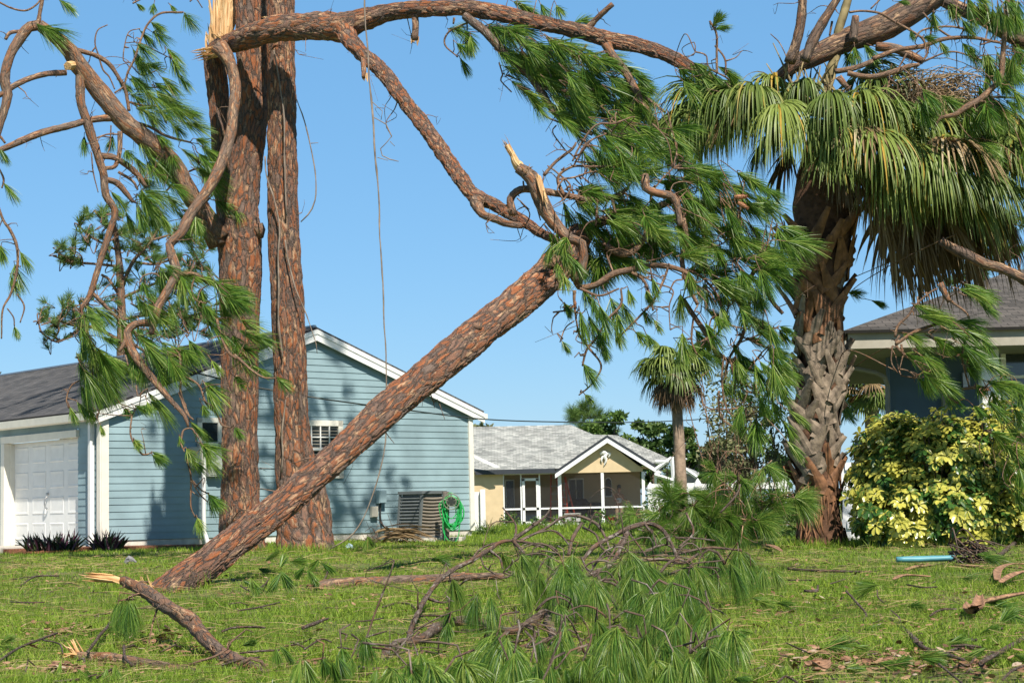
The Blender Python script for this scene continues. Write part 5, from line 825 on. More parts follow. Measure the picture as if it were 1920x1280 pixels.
# ---- big cabbage palm
YP = 24.; pb = G(1540, 1032); YP = 23.6
palm = thing('cabbage_palm', 'large cabbage palm with criss-cross leaf bases and drooping fan fronds, debris in its crown', 'palm', (P(1540, 1030, YP)[0], YP, 0))
tpts = [(1541, 1050, 96), (1541, 1010, 92), (1536, 960, 84), (1534, 900, 82), (1530, 850, 84), (1526, 790, 90), (1540, 720, 90), (1540, 665, 84), (1534, 600, 90), (1530, 530, 100), (1536, 470, 114), (1544, 410, 126), (1546, 350, 118), (1545, 290, 92), (1545, 230, 60)]
mb = MB(); tp3 = [P(p[0], p[1], YP) for p in tpts]; trr = [p[2]/2/F*YP*.94 for p in tpts]; pp, rr = tube(mb, tp3, trr, 28, .06, .05); mb.build('trunk', M['palm_core'], palm, smooth=True)
zs = pp[:, 2]; ztop_ = zs.max()
def boot(z, ph, k, mt):
    """split leaf base: a strap broad where it clasps the trunk, cut off square at its free end"""
    i = int(np.argmin(abs(zs-z))); c = pp[i]; r_ = rr[i]; o = np.array([cos(ph), sin(ph), 0]); t_ = np.array([-sin(ph), cos(ph), 0]); L = RNG.uniform(.42, .62)*(1.15 if z > ztop_*.66 else .9); tilt = k*RNG.uniform(.4, .85); out = RNG.uniform(.12, .2) if z < 3.2 else RNG.uniform(.28, .5)
    mb = MB(); n_ = 7; vs = []
    for a in range(n_+1):
        f = a/n_; cc = c+o*(r_*(1.0)+L*out*f**1.3)+t_*(L*tilt*(f-.4))+ZU*(L*(f-.45)*.95); wv = .05*(1-f)+.052+.008*sin(7*f+ph)-.012*f; th = .007+.012*f*(1.2-f); ax = nz(t_*1-ZU*tilt*.7); up_ = nz(o-ZU*out)
        curv = .35*wv*(1-f)
        vs += [cc-ax*wv-o*curv, cc-ax*wv*.5+up_*th*.7, cc+up_*th*1.15, cc+ax*wv*.5+up_*th*.7, cc+ax*wv-o*curv, cc-up_*th*.8]
    q = []
    for a in range(n_):
        for e in range(6): q.append((6*a+e, 6*a+(e+1) % 6, 6*a+6+(e+1) % 6, 6*a+6+e))
    mb.add(vs, q=q, poly=[[6*n_+e for e in range(6)], [5, 4, 3, 2, 1, 0]]); return mb
nb = 100; cnt = 0
for i in range(nb):
    f = (i+.5)/nb; z = .75+f*(ztop_-1.45-.75)
    ph = i*2.39996+RNG.normal()*.1
    if sin(ph) > .72: ph = -ph      # most of the room goes to the sides that are seen
    m_ = M['boot'] if z < 3.0+RNG.normal()*.25 and not z < .95+RNG.random()*.2 else M['boot_brown']; boot(z, ph, 1 if i % 2 else -1, m_).build('leaf_base', m_, palm, smooth=False)
mb = MB()
for i in range(110):        # bare lower trunk: rough scars, root mat and hanging fibre
    z = RNG.random()*.95; ph = RNG.random()*6.28; j = int(np.argmin(abs(zs-z))); o = np.array([cos(ph), sin(ph), 0]); t_ = np.array([-sin(ph), cos(ph), 0]); c = pp[j]+o*rr[j]
    tube(mb, [c+ZU*.14+t_*RNG.normal()*.04, c+o*.02, c-ZU*.16+o*(.02+.05*(z < .25))+t_*RNG.normal()*.05], [.006, .013, .004], 5, .06, .2)
mb.build('trunk_scar', M['boot_brown'], palm, smooth=True)
heart = P(1545, 215, YP)
def frond(c, dirv, plen, L, nseg_, drop, mt, name='frond', spread=1.9, w=.032, lean=0, from_=None):
    """c = hub of the fan (world), dirv = the way the fan points, fingers droop"""
    mb = MB(); dirv = nz(np.array(dirv, float)); s_ = nz(np.cross(dirv, ZU)); up_ = nz(np.cross(s_, dirv)); base = heart if from_ is None else from_
    mid = (base+c)/2+ZU*.12*np.linalg.norm(c-base); tube(mb, [base, mid, c, c+dirv*.35*L-ZU*.05], [.024, .02, .016, .008], 6, .08, rn=.5)
    k = np.linspace(-1, 1, nseg_); a = k*spread+RNG.normal(size=nseg_)*.03; D = np.cos(a)[:, None]*dirv+np.sin(a)[:, None]*s_+up_*(.18*(1-k*k)+.13*RNG.normal(size=nseg_))[:, None]
    P0 = c+dirv*(.28*L*(1-np.abs(k)))[:, None]*.9-ZU*(.03*(1-np.abs(k)))[:, None]
    hw = w*(.9+.3*RNG.random(nseg_)); sd = nz(np.cross(D, up_+RNG.normal(size=(nseg_, 3))*.35)); base_rn = RNG.random()
    ribbons(mb, P0, D, L*(1-.22*np.abs(k))*RNG.uniform(.8, 1.08, nseg_), hw, 8, drop*RNG.uniform(.8, 1.35, nseg_), [.5, 1.25, 1.25, 1.1, .9, .7, .5, .3, .08], side=sd, rn=np.clip(.15+.55*base_rn+.2*RNG.random(nseg_)+(RNG.random(nseg_) < .09)*.45, 0, 1), fold=.22)
    mb.build(name, mt, palm, attrs=True)
def fp(x, y, dy): return P(x, y, YP+dy)
FR = [(1405, 175, -.5, (-1, -.5, .15), 1.15, 3.2), (1380, 195, -.2, (-1, -.1, -.1), 1.1, 3.6), (1440, 165, -.7, (-.6, -1, .1), 1.1, 3.0), (1320, 200, -.3, (-1, .0, -.2), 1.0, 4.), (1300, 215, .3, (-1, .3, -.2), .9, 4.), (1450, 190, .6, (-.8, .8, .2), 1.1, 3.),
      (1500, 215, -.9, (-.3, -1, -.1), .95, 3.), (1590, 185, -.9, (.5, -1, .1), 1.15, 2.8), (1560, 235, -1.0, (.1, -1, -.3), .9, 3.), (1640, 200, -.7, (.9, -.7, .1), 1.25, 2.6), (1680, 215, -.4, (1, -.4, .0), 1.3, 2.7), (1730, 215, -.5, (1, -.5, -.1), 1.3, 2.9), (1620, 240, -1.0, (.6, -1, -.3), 1.2, 2.7), (1700, 245, -.7, (.8, -.8, -.3), 1.2, 2.8),
      (1780, 200, .0, (1, .0, .1), 1.3, 2.6), (1840, 215, -.3, (1, -.4, -.1), 1.25, 2.8), (1870, 240, .1, (1, .2, -.2), 1.2, 3.), (1760, 250, -.8, (.9, -.7, -.4), 1.2, 2.8), (1820, 265, -.5, (1, -.6, -.4), 1.1, 2.8), (1650, 270, -.7, (.6, -.8, -.6), 1.1, 2.5), (1720, 180, .7, (1, .7, .2), 1.2, 2.6), (1810, 190, .8, (1, .6, .1), 1.2, 2.6), (1580, 215, .7, (.3, 1, .2), 1.1, 2.6), (1660, 300, -.4, (.7, -.6, -.8), 1.0, 2.), (1880, 290, -.2, (1, -.3, -.6), 1.0, 2.), (1750, 310, -.5, (.8, -.6, -.8), 1.1, 2.), (1600, 150, .2, (.6, .2, .5), .9, 2.2), (1800, 320, -.1, (.9, -.1, -.8), 1.1, 2.)]
FR += [(1640, 320, -.6, (.5, -1, -.7), .95, 2.4), (1700, 330, -.5, (.8, -.6, -.7), 1.1, 2.2), (1780, 345, -.4, (.9, -.4, -.6), 1.1, 2.2), (1850, 330, -.2, (1, -.3, -.5), 1.1, 2.2), (1730, 280, -1.1, (.4, -1, -.5), 1.2, 2.0), (1810, 300, -.9, (.7, -.8, -.4), 1.1, 2.4), (1890, 270, -.8, (.9, -.6, -.2), 1.1, 2.4), (1560, 265, -.9, (-.2, -1, -.6), .8, 2.4), (1340, 240, .2, (-.7, .1, -.7), .9, 2.2), (1470, 240, .2, (-.5, .2, -.7), .8, 2.), (1470, 160, -.3, (-.6, -.6, .5), .8, 3.0), (1500, 170, -.6, (-.2, -1, .4), .8, 3.0), (1400, 150, .3, (-1, .3, .3), 1.0, 3.4), (1620, 165, -.3, (.7, -.4, .4), 1.0, 2.8), (1350, 180, .0, (-1, -.3, .1), 1.15, 3.6), (1420, 185, -.6, (-.8, -.7, -.2), 1.1, 3.4), (1290, 205, .1, (-.7, -.3, -.4), 1.0, 3.4), (1460, 200, -.9, (-.5, -1, -.4), 1.05, 3.), (1850, 250, -.5, (1, -.5, -.3), 1.2, 2.6), (1900, 230, .2, (1, 0, -.1), 1.2, 2.6), (1690, 260, -1.0, (.5, -1, -.5), 1.15, 2.4), (1550, 190, -1.1, (.1, -1, .1), 1.0, 3.2), (1780, 290, -.9, (.7, -.8, -.6), 1.15, 2.2)]
for (x, y, dy, dv, L, dr) in FR: frond(fp(x+RNG.normal()*8, y+RNG.normal()*7, dy), np.array(dv)+RNG.normal(size=3)*.12, 0, L*RNG.uniform(.85, 1.12), 74, dr*RNG.uniform(.8, 1.5), M['frond'], w=.027)
DF = [(1420, 190, -.5, (-.8, -.5, -.4), .9), (1600, 230, -1.0, (.3, -1, -.4), 1.0), (1760, 260, -1.0, (.7, -.9, -.3), 1.1), (1860, 270, -.6, (1, -.6, -.3), 1.1), (1680, 420, .3, (.3, .1, -1), 1.1), (1720, 430, .4, (.2, .2, -1), 1.1), (1760, 430, .5, (.3, .1, -1), 1.05), (1800, 430, .4, (.3, .1, -1), 1.0), (1840, 400, .2, (.4, .1, -1), 1.0), (1660, 370, .0, (.1, -.1, -1), 1.1), (1700, 380, -.2, (.4, -.3, -1), 1.1), (1760, 380, -.3, (.5, -.3, -1), 1.15), (1810, 370, -.2, (.6, -.2, -1), 1.1), (1860, 380, .1, (.5, .1, -1), 1.0), (1630, 350, -.3, (.2, -.4, -1), .8), (1650, 330, .2, (.6, -.1, -1), 1.15), (1700, 340, .3, (.6, .2, -1), 1.2), (1740, 330, .5, (.7, .3, -1), 1.2), (1770, 350, .4, (.6, .1, -1), 1.2), (1800, 340, .3, (.8, .1, -1), 1.1), (1690, 380, .0, (.3, -.2, -1), 1.1), (1740, 400, .1, (.3, -.1, -1), 1.15), (1785, 400, .1, (.3, 0, -1), 1.1), (1830, 350, .0, (.6, -.1, -1), 1.0), (1600, 290, -.6, (.3, -.5, -1), .9), (1570, 300, -.8, (.1, -.5, -1), .7), (1660, 400, .4, (.2, .2, -1), 1.1), (1480, 280, .3, (-.4, .3, -1), .7), (1720, 360, .8, (.4, .6, -1), 1.2), (1770, 380, .9, (.4, .5, -1), 1.15), (1810, 400, .6, (.3, .4, -1), .95), (1700, 420, .8, (.2, .2, -1), 1.05), (1645, 300, .5, (.3, .4, -1), 1.1)]
for (x, y, dy, dv, L) in DF: frond(fp(x, y, dy), dv, 0, L, 38, 1.6, M['frond_dead'], 'dead_frond', 1.3, .036)
mb = MB()      # spear, flower stalk and broken petioles standing out of the heart
for t, pts in (('C', [(780, 640, 50), (820, 450, 56), (850, 300, 54), (865, 180, 50), (910, 50, 42), (945, -50, 34)]),):
    tube(mb, [P(*tp(t, p[0], p[1]), YP-.3) for p in pts], [p[2]*K/2/F*YP for p in pts], 8, .1, .2)
for i in range(60): a = RNG.random()*6.28; b_ = P(1470+RNG.random()*110, 170+RNG.random()*50, YP-.3+RNG.normal()*.2); d = nz(np.array([cos(a)*.5, sin(a)*.4, RNG.uniform(.4, 1.2)])); L = RNG.uniform(.15, .55); tube(mb, [b_, b_+d*L*.5, b_+d*L+RNG.normal(size=3)*.08], [.02, .016, .006], 5, .1, .2)
mb.build('stalk', plain('green brown palm stalk', (.24, .19, .09), .8, .5, 6), palm, smooth=True)
mb = MB()      # old branched flower stalks, a tan tangle
for i in range(230):
    x = RNG.uniform(1640, 1860); y = 115+RNG.random()**.8*85+.12*abs(x-1760); b_ = P(1700+RNG.normal()*40, 205, YP-.4); e_ = P(x, y, YP-.4+RNG.normal()*.35); m1 = (b_+e_)/2+RNG.normal(size=3)*.12+ZU*.12; e2 = e_+np.array([RNG.normal()*.12, RNG.normal()*.1, -RNG.uniform(.05, .35)]); tube(mb, [b_, m1, e_, e2], [.008, .006, .005, .003], 4, .15)
mb.build('flower_stalk', plain('tan dry stalks', (.36, .25, .15), .9, .35, 10), palm)

# ---- broken pine crown caught in the palm and hanging over the yellow shrub
g5 = Grp('broken_pine_crown', 'broken pine crown caught in the big palm, thick limb leaving the top of the picture', 'broken treetop', P(1600, 60, 22.9)); Y5 = 22.7
for t, pts, yy in (('C', [(470, 500, 50), (540, 430, 66), (620, 365, 90), (700, 330, 112), (850, 260, 118), (950, 215, 140), (1080, 165, 158), (1200, 100, 160), (1330, 20, 160), (1450, -70, 150), (1600, -200, 140)], Y5+.6), ('C', [(595, 350, 62), (630, 250, 60), (655, 140, 56), (670, 0, 48), (668, -80, 40)], Y5), ('C', [(680, 340, 62), (730, 225, 60), (780, 130, 56), (850, 15, 46), (890, -60, 40)], Y5-.2), ('C', [(1080, 262, 52), (1180, 270, 52), (1260, 300, 52), (1345, 345, 40)], Y5+.5), ('C', [(950, 240, 60), (960, 150, 50), (965, 90, 40)], Y5+.3),
                   ('C', [(1400, -30, 80), (1560, 55, 82), (1680, 110, 84), (1800, 180, 90), (1905, 228, 95), (2000, 260, 90)], Y5+.6), ('C', [(1815, -60, 25), (1810, 30, 27), (1800, 150, 28), (1790, 280, 30), (1775, 430, 32), (1720, 500, 35), (1650, 560, 35), (1580, 600, 35), (1520, 640, 28), (1440, 660, 20), (1410, 710, 10)], Y5-.9), ('C', [(920, 410, 30), (1050, 430, 30), (1180, 400, 30), (1260, 370, 30), (1320, 360, 20)], Y5-.2), ('C', [(1060, 330, 26), (1200, 280, 26), (1330, 260, 26), (1450, 220, 25), (1600, 210, 20), (1770, 240, 14)], Y5),
                   ('C', [(870, 430, 40), (900, 470, 36), (930, 500, 24)], Y5-.2), ('F', [(1440, 60, 50), (1500, 100, 58), (1580, 140, 60), (1680, 190, 58), (1780, 220, 58), (1905, 280, 60), (2000, 330, 55)], Y5-.3), ('F', [(1435, 300, 36), (1465, 360, 36), (1492, 405, 28)], Y5-.8), ('C', [(850, 400, 34), (960, 380, 30), (1060, 340, 26)], Y5)):
    g5.limb(t, pts, yy, sides=18 if max(p[2] for p in pts) > 90 else 10, mt=M['bark_limb'] if max(p[2] for p in pts) > 57 else None)
g5.tw_('C', [[(930, 70, 14), (1000, 62, 14), (1100, 75, 14), (1180, 120, 14), (1260, 165, 14), (1340, 220, 14), (1370, 300, 12)], [(1290, 220, 12), (1340, 170, 12), (1450, 150, 12), (1560, 160, 12), (1640, 210, 10)], [(1340, 70, 12), (1390, 130, 12), (1450, 180, 12), (1510, 215, 12)], [(1580, 600, 15), (1700, 545, 13), (1905, 550, 12)], [(1410, 720, 9), (1480, 770, 9), (1550, 800, 8)], [(1600, 620, 12), (1640, 690, 10), (1680, 715, 8)], [(1700, 725, 9), (1800, 710, 7)], [(1050, 50, 10), (1100, 0, 10), (1130, -30, 8)], [(1340, 340, 14), (1370, 280, 12), (1400, 60, 12)], [(1250, 300, 12), (1180, 420, 9), (1100, 510, 7)], [(490, 190, 5), (540, 240, 6), (580, 320, 6), (600, 380, 6)], [(820, 200, 12), (835, 120, 14)], [(1350, 340, 12), (1500, 290, 10), (1650, 330, 9)], [(1660, 250, 10), (1750, 230, 10), (1790, 260, 9)]], Y5)
g5.tw_('C', [[(240, 420, 11), (235, 330, 11), (180, 255, 11)], [(192, 410, 15), (190, 300, 14), (188, 190, 13), (150, 118, 13)], [(275, 540, 9), (262, 450, 10), (150, 380, 9), (130, 310, 9), (70, 290, 10)]], Y5+.2)
g5.tw_('F', [[(1190, 640, 22), (1300, 570, 22), (1430, 525, 18), (1510, 505, 12)], [(1185, 600, 16), (1200, 540, 15), (1260, 480, 14), (1290, 430, 12)], [(1220, 640, 14), (1235, 700, 13), (1320, 740, 12), (1400, 770, 10)], [(1350, 580, 11), (1430, 630, 10), (1500, 655, 10)], [(1560, 890, 18), (1640, 880, 20), (1700, 890, 16)], [(1420, 830, 14), (1480, 930, 14), (1540, 970, 12)], [(1540, 350, 10), (1580, 370, 10), (1640, 360, 10)], [(1290, 430, 12), (1370, 360, 12), (1420, 330, 10)], [(1170, 650, 10), (1165, 740, 8), (1200, 800, 7)], [(1230, 700, 8), (1210, 780, 6)], [(1220, 815, 8), (1300, 830, 8)], [(1210, 590, 12), (1190, 640, 14), (1240, 700, 14), (1420, 830, 12)], [(1500, 400, 14), (1600, 500, 12), (1560, 700, 12), (1600, 880, 12)], [(1680, 1120, 12), (1800, 1160, 12), (1905, 1200, 10)]], Y5-.7)
g5.tuft('C', [(165, 150, -40, 110), (180, 165, -10, 100), (170, 140, -60, 90), (1010, 250, 60, 150), (960, 260, 90, 130), (940, 290, 110, 120), (900, 290, 80, 120), (1400, 70, 80, 140), (1270, 160, 80, 80), (1560, 110, 45, 130), (1345, 210, 45, 110), (1500, 20, 90, 100), (1700, 60, 80, 150), (1800, 80, 70, 120), (1850, 200, 70, 150), (1700, 300, 70, 150), (1820, 330, 80, 150), (1750, 380, 80, 110), (1640, 20, 60, 120), (1200, 10, 20, 70), (1550, 790, 20, 140), (1740, 600, 60, 180), (1800, 560, 50, 150), (1650, 650, 60, 130), (1800, 0, 60, 140), (1870, 0, 90, 200), (1690, 430, 85, 90), (1600, 0, 70, 140), (1480, 10, 60, 150), (1760, 20, 80, 160), (1850, 60, 80, 160), (1700, 640, 80, 150), (1850, 300, 90, 140), (60, 350, 40, 120), (150, 400, 60, 150), (250, 400, 50, 120), (100, 420, 45, 180), (0, 450, 50, 200), (1560, 240, 60, 120), (1430, 230, 60, 100), (1600, 560, 70, 120)])
g5.fill([tp('C', *p) for p in ((1560, 220), (1905, 240), (1905, 420), (1760, 440), (1640, 330))], 16, 50, 100, 40, 60, Y5)
g5.fill([tp('C', *p) for p in ((1420, -40), (1905, -40), (1905, 160), (1700, 80))], 16, 40, 100, 40, 65, Y5+.4)
g5.fill([tp('C', *p) for p in ((-40, 300), (230, 350), (420, 470), (250, 520), (0, 560))], 16, 20, 70, 45, 65, Y5+.6)
g5.tuft('F', [(1290, 420, 30, 200), (1300, 480, 20, 220), (1540, 330, 30, 200), (1620, 360, 20, 150), (1650, 400, 40, 150), (1520, 510, 25, 200), (1400, 600, 30, 200), (1500, 660, 20, 200), (1550, 640, 40, 200), (1240, 690, 30, 150), (1230, 580, 30, 200), (1400, 770, 45, 120), (1310, 830, 50, 150), (1410, 790, 60, 140), (1700, 850, 30, 200), (1720, 900, 50, 200), (1700, 950, 60, 150), (1620, 980, 60, 130), (1720, 1130, 20, 200), (1750, 1150, 50, 200), (1800, 1200, 40, 150), (1570, 300, 40, 180), (1350, 440, 35, 200), (1420, 480, 30, 180), (1480, 560, 25, 200), (1300, 650, 35, 180), (1560, 720, 30, 150), (1750, 1000, 40, 180), (1800, 1100, 40, 180), (1850, 1000, 50, 160), (1850, 1230, 70, 200), (1780, 1280, 60, 200), (1880, 1330, 80, 200), (1660, 340, 30, 150), (1640, 860, 70, 120)], Y=Y5-.8, jit=.3)
g5.tuft('F', [(925, 350, 20, 100), (1050, 395, 25, 100), (900, 950, 70, 120), (880, 1000, 40, 120)], Y=24.6)
g5.fill([(1640, 150), (1920, 150), (1920, 330), (1800, 250), (1700, 215)], 26, 20, 90, 45, 70, Y5-.6)
g5.fill([(1850, 740), (1925, 700), (1925, 950), (1870, 900)], 6, 20, 80, 50, 75, Y5-.9)
g5.fill([(1690, 600), (1860, 600), (1880, 760), (1720, 740)], 12, 10, 50, 55, 75, Y5-.9)
g5.finish(n=100, W=.0075, droop=.4, wind=(.3, 0, -1), twr=.0055)
# ---------------------------------------------------------------- small palm further back
YS = 42.; sp_ = thing('cabbage_palm', 'small cabbage palm with round drooping crown standing behind the lawn shrubs', 'palm', (P(1275, 990, YS)[0], YS, 0)); mb = MB()
tube(mb, [P(x, y, YS) for x, y in ((1278, 1000), (1276, 920), (1275, 850), (1271, 790), (1267, 740), (1262, 690))], [.17, .15, .135, .125, .12, .12], 14, .12, .05, 1); mb.build('trunk', M['palm_bark'], sp_, smooth=True, attrs=True)
h2 = P(1264, 680, YS)
def fan2(par, h, a, el, pl, L, mt, name, n_=26, drop=1.6, w=.05):
    d = np.array([cos(a)*cos(el), sin(a)*cos(el), sin(el)]); c = h+d*pl-ZU*.08*pl; mb = MB(); tube(mb, [h, h+d*pl*.5+ZU*.03, c], [.025, .02, .015], 5, .3, rn=.4)
    s_ = nz(np.cross(d, ZU)); up_ = nz(np.cross(s_, d)); k = np.linspace(-1, 1, n_); aa = k*1.9; D = np.cos(aa)[:, None]*d+np.sin(aa)[:, None]*s_+up_*(.15*(1-k*k))[:, None]-ZU*.1
    ribbons(mb, np.tile(c, (n_, 1)), D, L*(1-.25*abs(k)), w, 4, drop*RNG.uniform(.6, 1.3, n_), [.5, 1, .85, .5, .1], side=np.cross(D, up_+RNG.normal(size=(n_, 3))*.3), rn=np.clip(RNG.random()*.7+.2*RNG.random(n_), 0, 1)); mb.build(name, mt, par, attrs=True)
for k in range(26): fan2(sp_, h2, k*2.4, RNG.uniform(-.5, .95), RNG.uniform(.35, .62), .78, M['frond'], 'frond', drop=2.8)
for k in range(16): fan2(sp_, h2-ZU*.15, k*2.4+1, RNG.uniform(-1.2, -.5), .45, .7, M['frond_dead'], 'dead_frond', drop=2.6)
# palm foliage seen between the big palm and the slate house
bp = thing('cabbage_palm', 'yellow green palm partly hidden behind the white downspout of the slate house', 'palm', (P(1635, 990, 44)[0], 44, 0)); h3 = P(1632, 715, 44); mb = MB(); tube(mb, [np.array([h3[0], 44, 0]), h3], [.2, .17], 10, .3); mb.build('trunk', M['palm_bark'], bp, smooth=True)
for k in range(30): fan2(bp, h3, k*2.4, RNG.uniform(-.9, .8), RNG.uniform(.4, .8), .7, M['frond'] if k % 3 else M['frond_dead'], 'frond')

# ---------------------------------------------------------------- distant trees
def leafcloud(mb, c, r, nn, s_, rng=None):
    c = np.array(c); d = RNG.normal(size=(nn, 3)); d = nz(d)*(RNG.random(nn)**.33)[:, None]*np.array(r); p = c+d; D = nz(RNG.normal(size=(nn, 3))+nz(d)*.8+np.array([0, 0, .2])); rn = RNG.random()*.45+.55*RNG.random(nn)
    ribbons(mb, p, D, s_*(.7+.6*RNG.random(nn)), s_*.55, 2, .3, [.6, 1, .2], rn=np.clip(rn, 0, 1))
def tree_bg(label, px, py_base, py_top, Yt, wpx, mt, nclump=40, leaf=.22, per=80, trunkw=.22, shape=None, cat='tree', name='background_tree'):
    b_ = P(px, py_base, Yt); x0 = b_[0]; zt = P(px, py_top, Yt)[2]; o = thing(name, label, cat, (x0, Yt, 0)); W2 = wpx/F*Yt/2; mb = MB(); tb = MB()
    tube(tb, [(x0, Yt, -.1), (x0+.1, Yt, zt*.45), (x0-.1, Yt, zt*.8)], [trunkw, trunkw*.7, trunkw*.3], 8, .4, .06, 1)
    for k in range(nclump):
        f = RNG.random(); z = zt*(.30+.68*f); rr = W2*(1-.55*abs(f-.35)**1.2)*RNG.random()**.5; a = RNG.random()*6.28; c = np.array([x0+cos(a)*rr, Yt+sin(a)*rr*.8, z]); rad = W2*RNG.uniform(.13, .26)
        leafcloud(mb, c, (rad, rad, rad*.65), per, leaf)
        tube(tb, [(x0, Yt, z*.7), (x0+(c[0]-x0)*.5, Yt+(c[1]-Yt)*.5, z*.82), c], [trunkw*.35, trunkw*.2, trunkw*.06], 5, .5)
    tb.build('trunk', M['bark_dark'], o, smooth=True, attrs=True); mb.build('crown', mt, o, attrs=True)
M['oak'] = leafm('oak leaves', [(0., (.025, .06, .015)), (.5, (.065, .13, .03)), (1., (.15, .21, .05))], .55, .25)
M['olive'] = leafm('dull foliage', [(0., (.07, .09, .035)), (.5, (.17, .19, .08)), (1., (.30, .28, .15))], .6, .2)
# far pines right of the roof ridge
def far_pine(label, px, ptop, Yt, wpx, nb=16, bottom=.45, lean=0, tuft_l=.55, nper=8):
    b_ = P(px, 985, Yt); x0 = b_[0]; zt = P(px, ptop, Yt)[2]; o = thing('pine_tree', label, 'tree', (x0, Yt, 0)); tb = MB(); mb = MB(); W2 = wpx/F*Yt/2
    tube(tb, [(x0, Yt, -.1), (x0+lean*.4, Yt, zt*.5), (x0+lean, Yt, zt*.96)], [.22, .16, .05], 8, .5, .05)
    ps, ds = [], []
    for k in range(nb):
        f = bottom+(1-bottom)*(k+.5)/nb; a = k*2.4+RNG.normal()*.3; rr = W2*RNG.uniform(.55, 1.)*min(1, (1.12-f)*3.); p0 = np.array([x0+lean*f, Yt, zt*f*.96]); p3 = p0+np.array([cos(a)*rr, sin(a)*rr, RNG.uniform(0, .35)*rr]); tube(tb, [p0, (p0+p3)/2-ZU*.08*rr, p3], [.06, .045, .02], 5, .5)
        for j in range(nper):
            g = RNG.uniform(.35, 1.05); q = p0+(p3-p0)*g+RNG.normal(size=3)*W2*.11; ps.append(q); ds.append(nz(np.array([cos(a), sin(a), .5])+RNG.normal(size=3)*.6)); tube(tb, [p0+(p3-p0)*min(g, 1.), q], [.018, .012], 4, .6)
    tb.build('trunk', M['bark_dark'], o, smooth=True, attrs=True); tufts(mb, np.array(ps), np.array(ds), tuft_l, 60, .018, 1.0, .1); mb.build('crown', M['needle_far'], o, attrs=True)
far_pine('far pine with open crown rising over the right end of the beige roof ridge', 1100, 755, 120, 120, 16, .35, tuft_l=1.0, nper=12)
tree_bg('rounded bushy tree behind the beige roof, left of the small palm', 1150, 985, 776, 112, 105, M['needle_far'], 46, .3, 90)
tree_bg('dark bushy tree behind the beige roof just left of the small palm trunk', 1225, 985, 792, 110, 95, M['oak'], 40, .3, 90)
tree_bg('dark green tree immediately right of the small palm trunk', 1285, 985, 800, 105, 80, M['oak'], 34, .3, 80)
tree_bg('pale leafy tree behind the white rail fence', 1355, 985, 825, 90, 90, M['olive'], 34, .26, 80)
tree_bg('thin grey green tree behind the rail fence beside the big palm', 1415, 985, 760, 80, 100, M['olive'], 26, .22, 60)
tree_bg('low dark tree left of the palm behind the white fence', 1455, 985, 850, 75, 70, M['oak'], 22, .22, 80)
tree_bg('pale palm like treetop just over the left end of the beige roof', 905, 985, 785, 120, 60, M['olive'], 14, .4, 50)
tree_bg('small leafy treetop rising behind the dark ridge of the blue house', 135, 985, 655, 75, 60, M['olive'], 16, .2, 60)
tree_bg('faint distant treetop at the far left edge over the roof', 0, 985, 675, 110, 60, M['olive'], 12, .3, 50)
far_pine('far pine with pale needles at the right edge above the slate roof', 1900, 385, 55, 150, 14, .45, tuft_l=.5, nper=9)
far_pine('bare stemmed pine behind the slate house roof, second from the right edge', 1835, 440, 62, 90, 8, .6, tuft_l=.5, nper=6)
# tall pine behind the blue house, limbs as in the picture
YC = 50.; g6 = Grp('pine_tree', 'tall open crowned pine standing behind the dark roof of the blue house', 'tree', (P(225, 985, YC)[0], YC, 0))
g6.limb(None, [(228, 1000, 24), (228, 700, 20), (228, 600, 17), (226, 540, 15), (222, 480, 12), (214, 420, 8), (210, 395, 5)], YC)
g6.tw_(None, [[(226, 545, 8), (250, 490, 7), (285, 450, 6), (300, 420, 4)], [(228, 560, 6), (205, 525, 6), (190, 515, 5)], [(228, 640, 8), (180, 615, 7), (140, 610, 6), (105, 600, 5)], [(140, 612, 5), (138, 580, 5), (130, 560, 4)], [(105, 603, 4), (110, 620, 4), (98, 640, 3)], [(150, 615, 4), (110, 640, 4), (80, 625, 4), (72, 605, 3)], [(224, 500, 6), (180, 495, 5), (130, 490, 5), (100, 480, 3)], [(222, 470, 5), (190, 455, 5), (165, 440, 5), (150, 425, 3)], [(226, 560, 7), (270, 540, 6), (320, 520, 5), (370, 500, 4)], [(227, 600, 7), (280, 590, 6), (340, 590, 5), (400, 600, 4)], [(250, 490, 5), (290, 495, 5), (340, 480, 4)], [(285, 450, 5), (330, 440, 4), (370, 455, 4)], [(216, 430, 4), (190, 410, 4), (180, 400, 3)], [(290, 590, 5), (310, 540, 5), (345, 545, 4)]], YC)
tl = []
for pg, nn in ((((95, 455), (145, 455), (160, 500), (100, 505)), 22), (((140, 405), (240, 385), (260, 470), (165, 475)), 54), (((245, 430), (380, 420), (410, 520), (350, 560), (260, 540)), 100), (((68, 555), (160, 580), (160, 650), (70, 660)), 40), (((240, 560), (400, 560), (420, 635), (250, 640)), 90), (((165, 480), (240, 480), (230, 620), (170, 560)), 22), (((150, 505), (190, 560), (140, 600), (120, 570)), 5)): g6.fill(pg, nn, -170, 20, 18, 26, YC, .8)
g6.finish(n=60, W=.013, spurs=0, droop=.0, mat_='needle_far', spread=1.15, twr=.014, maxtw=2.5, wind=(0, 0, -1))

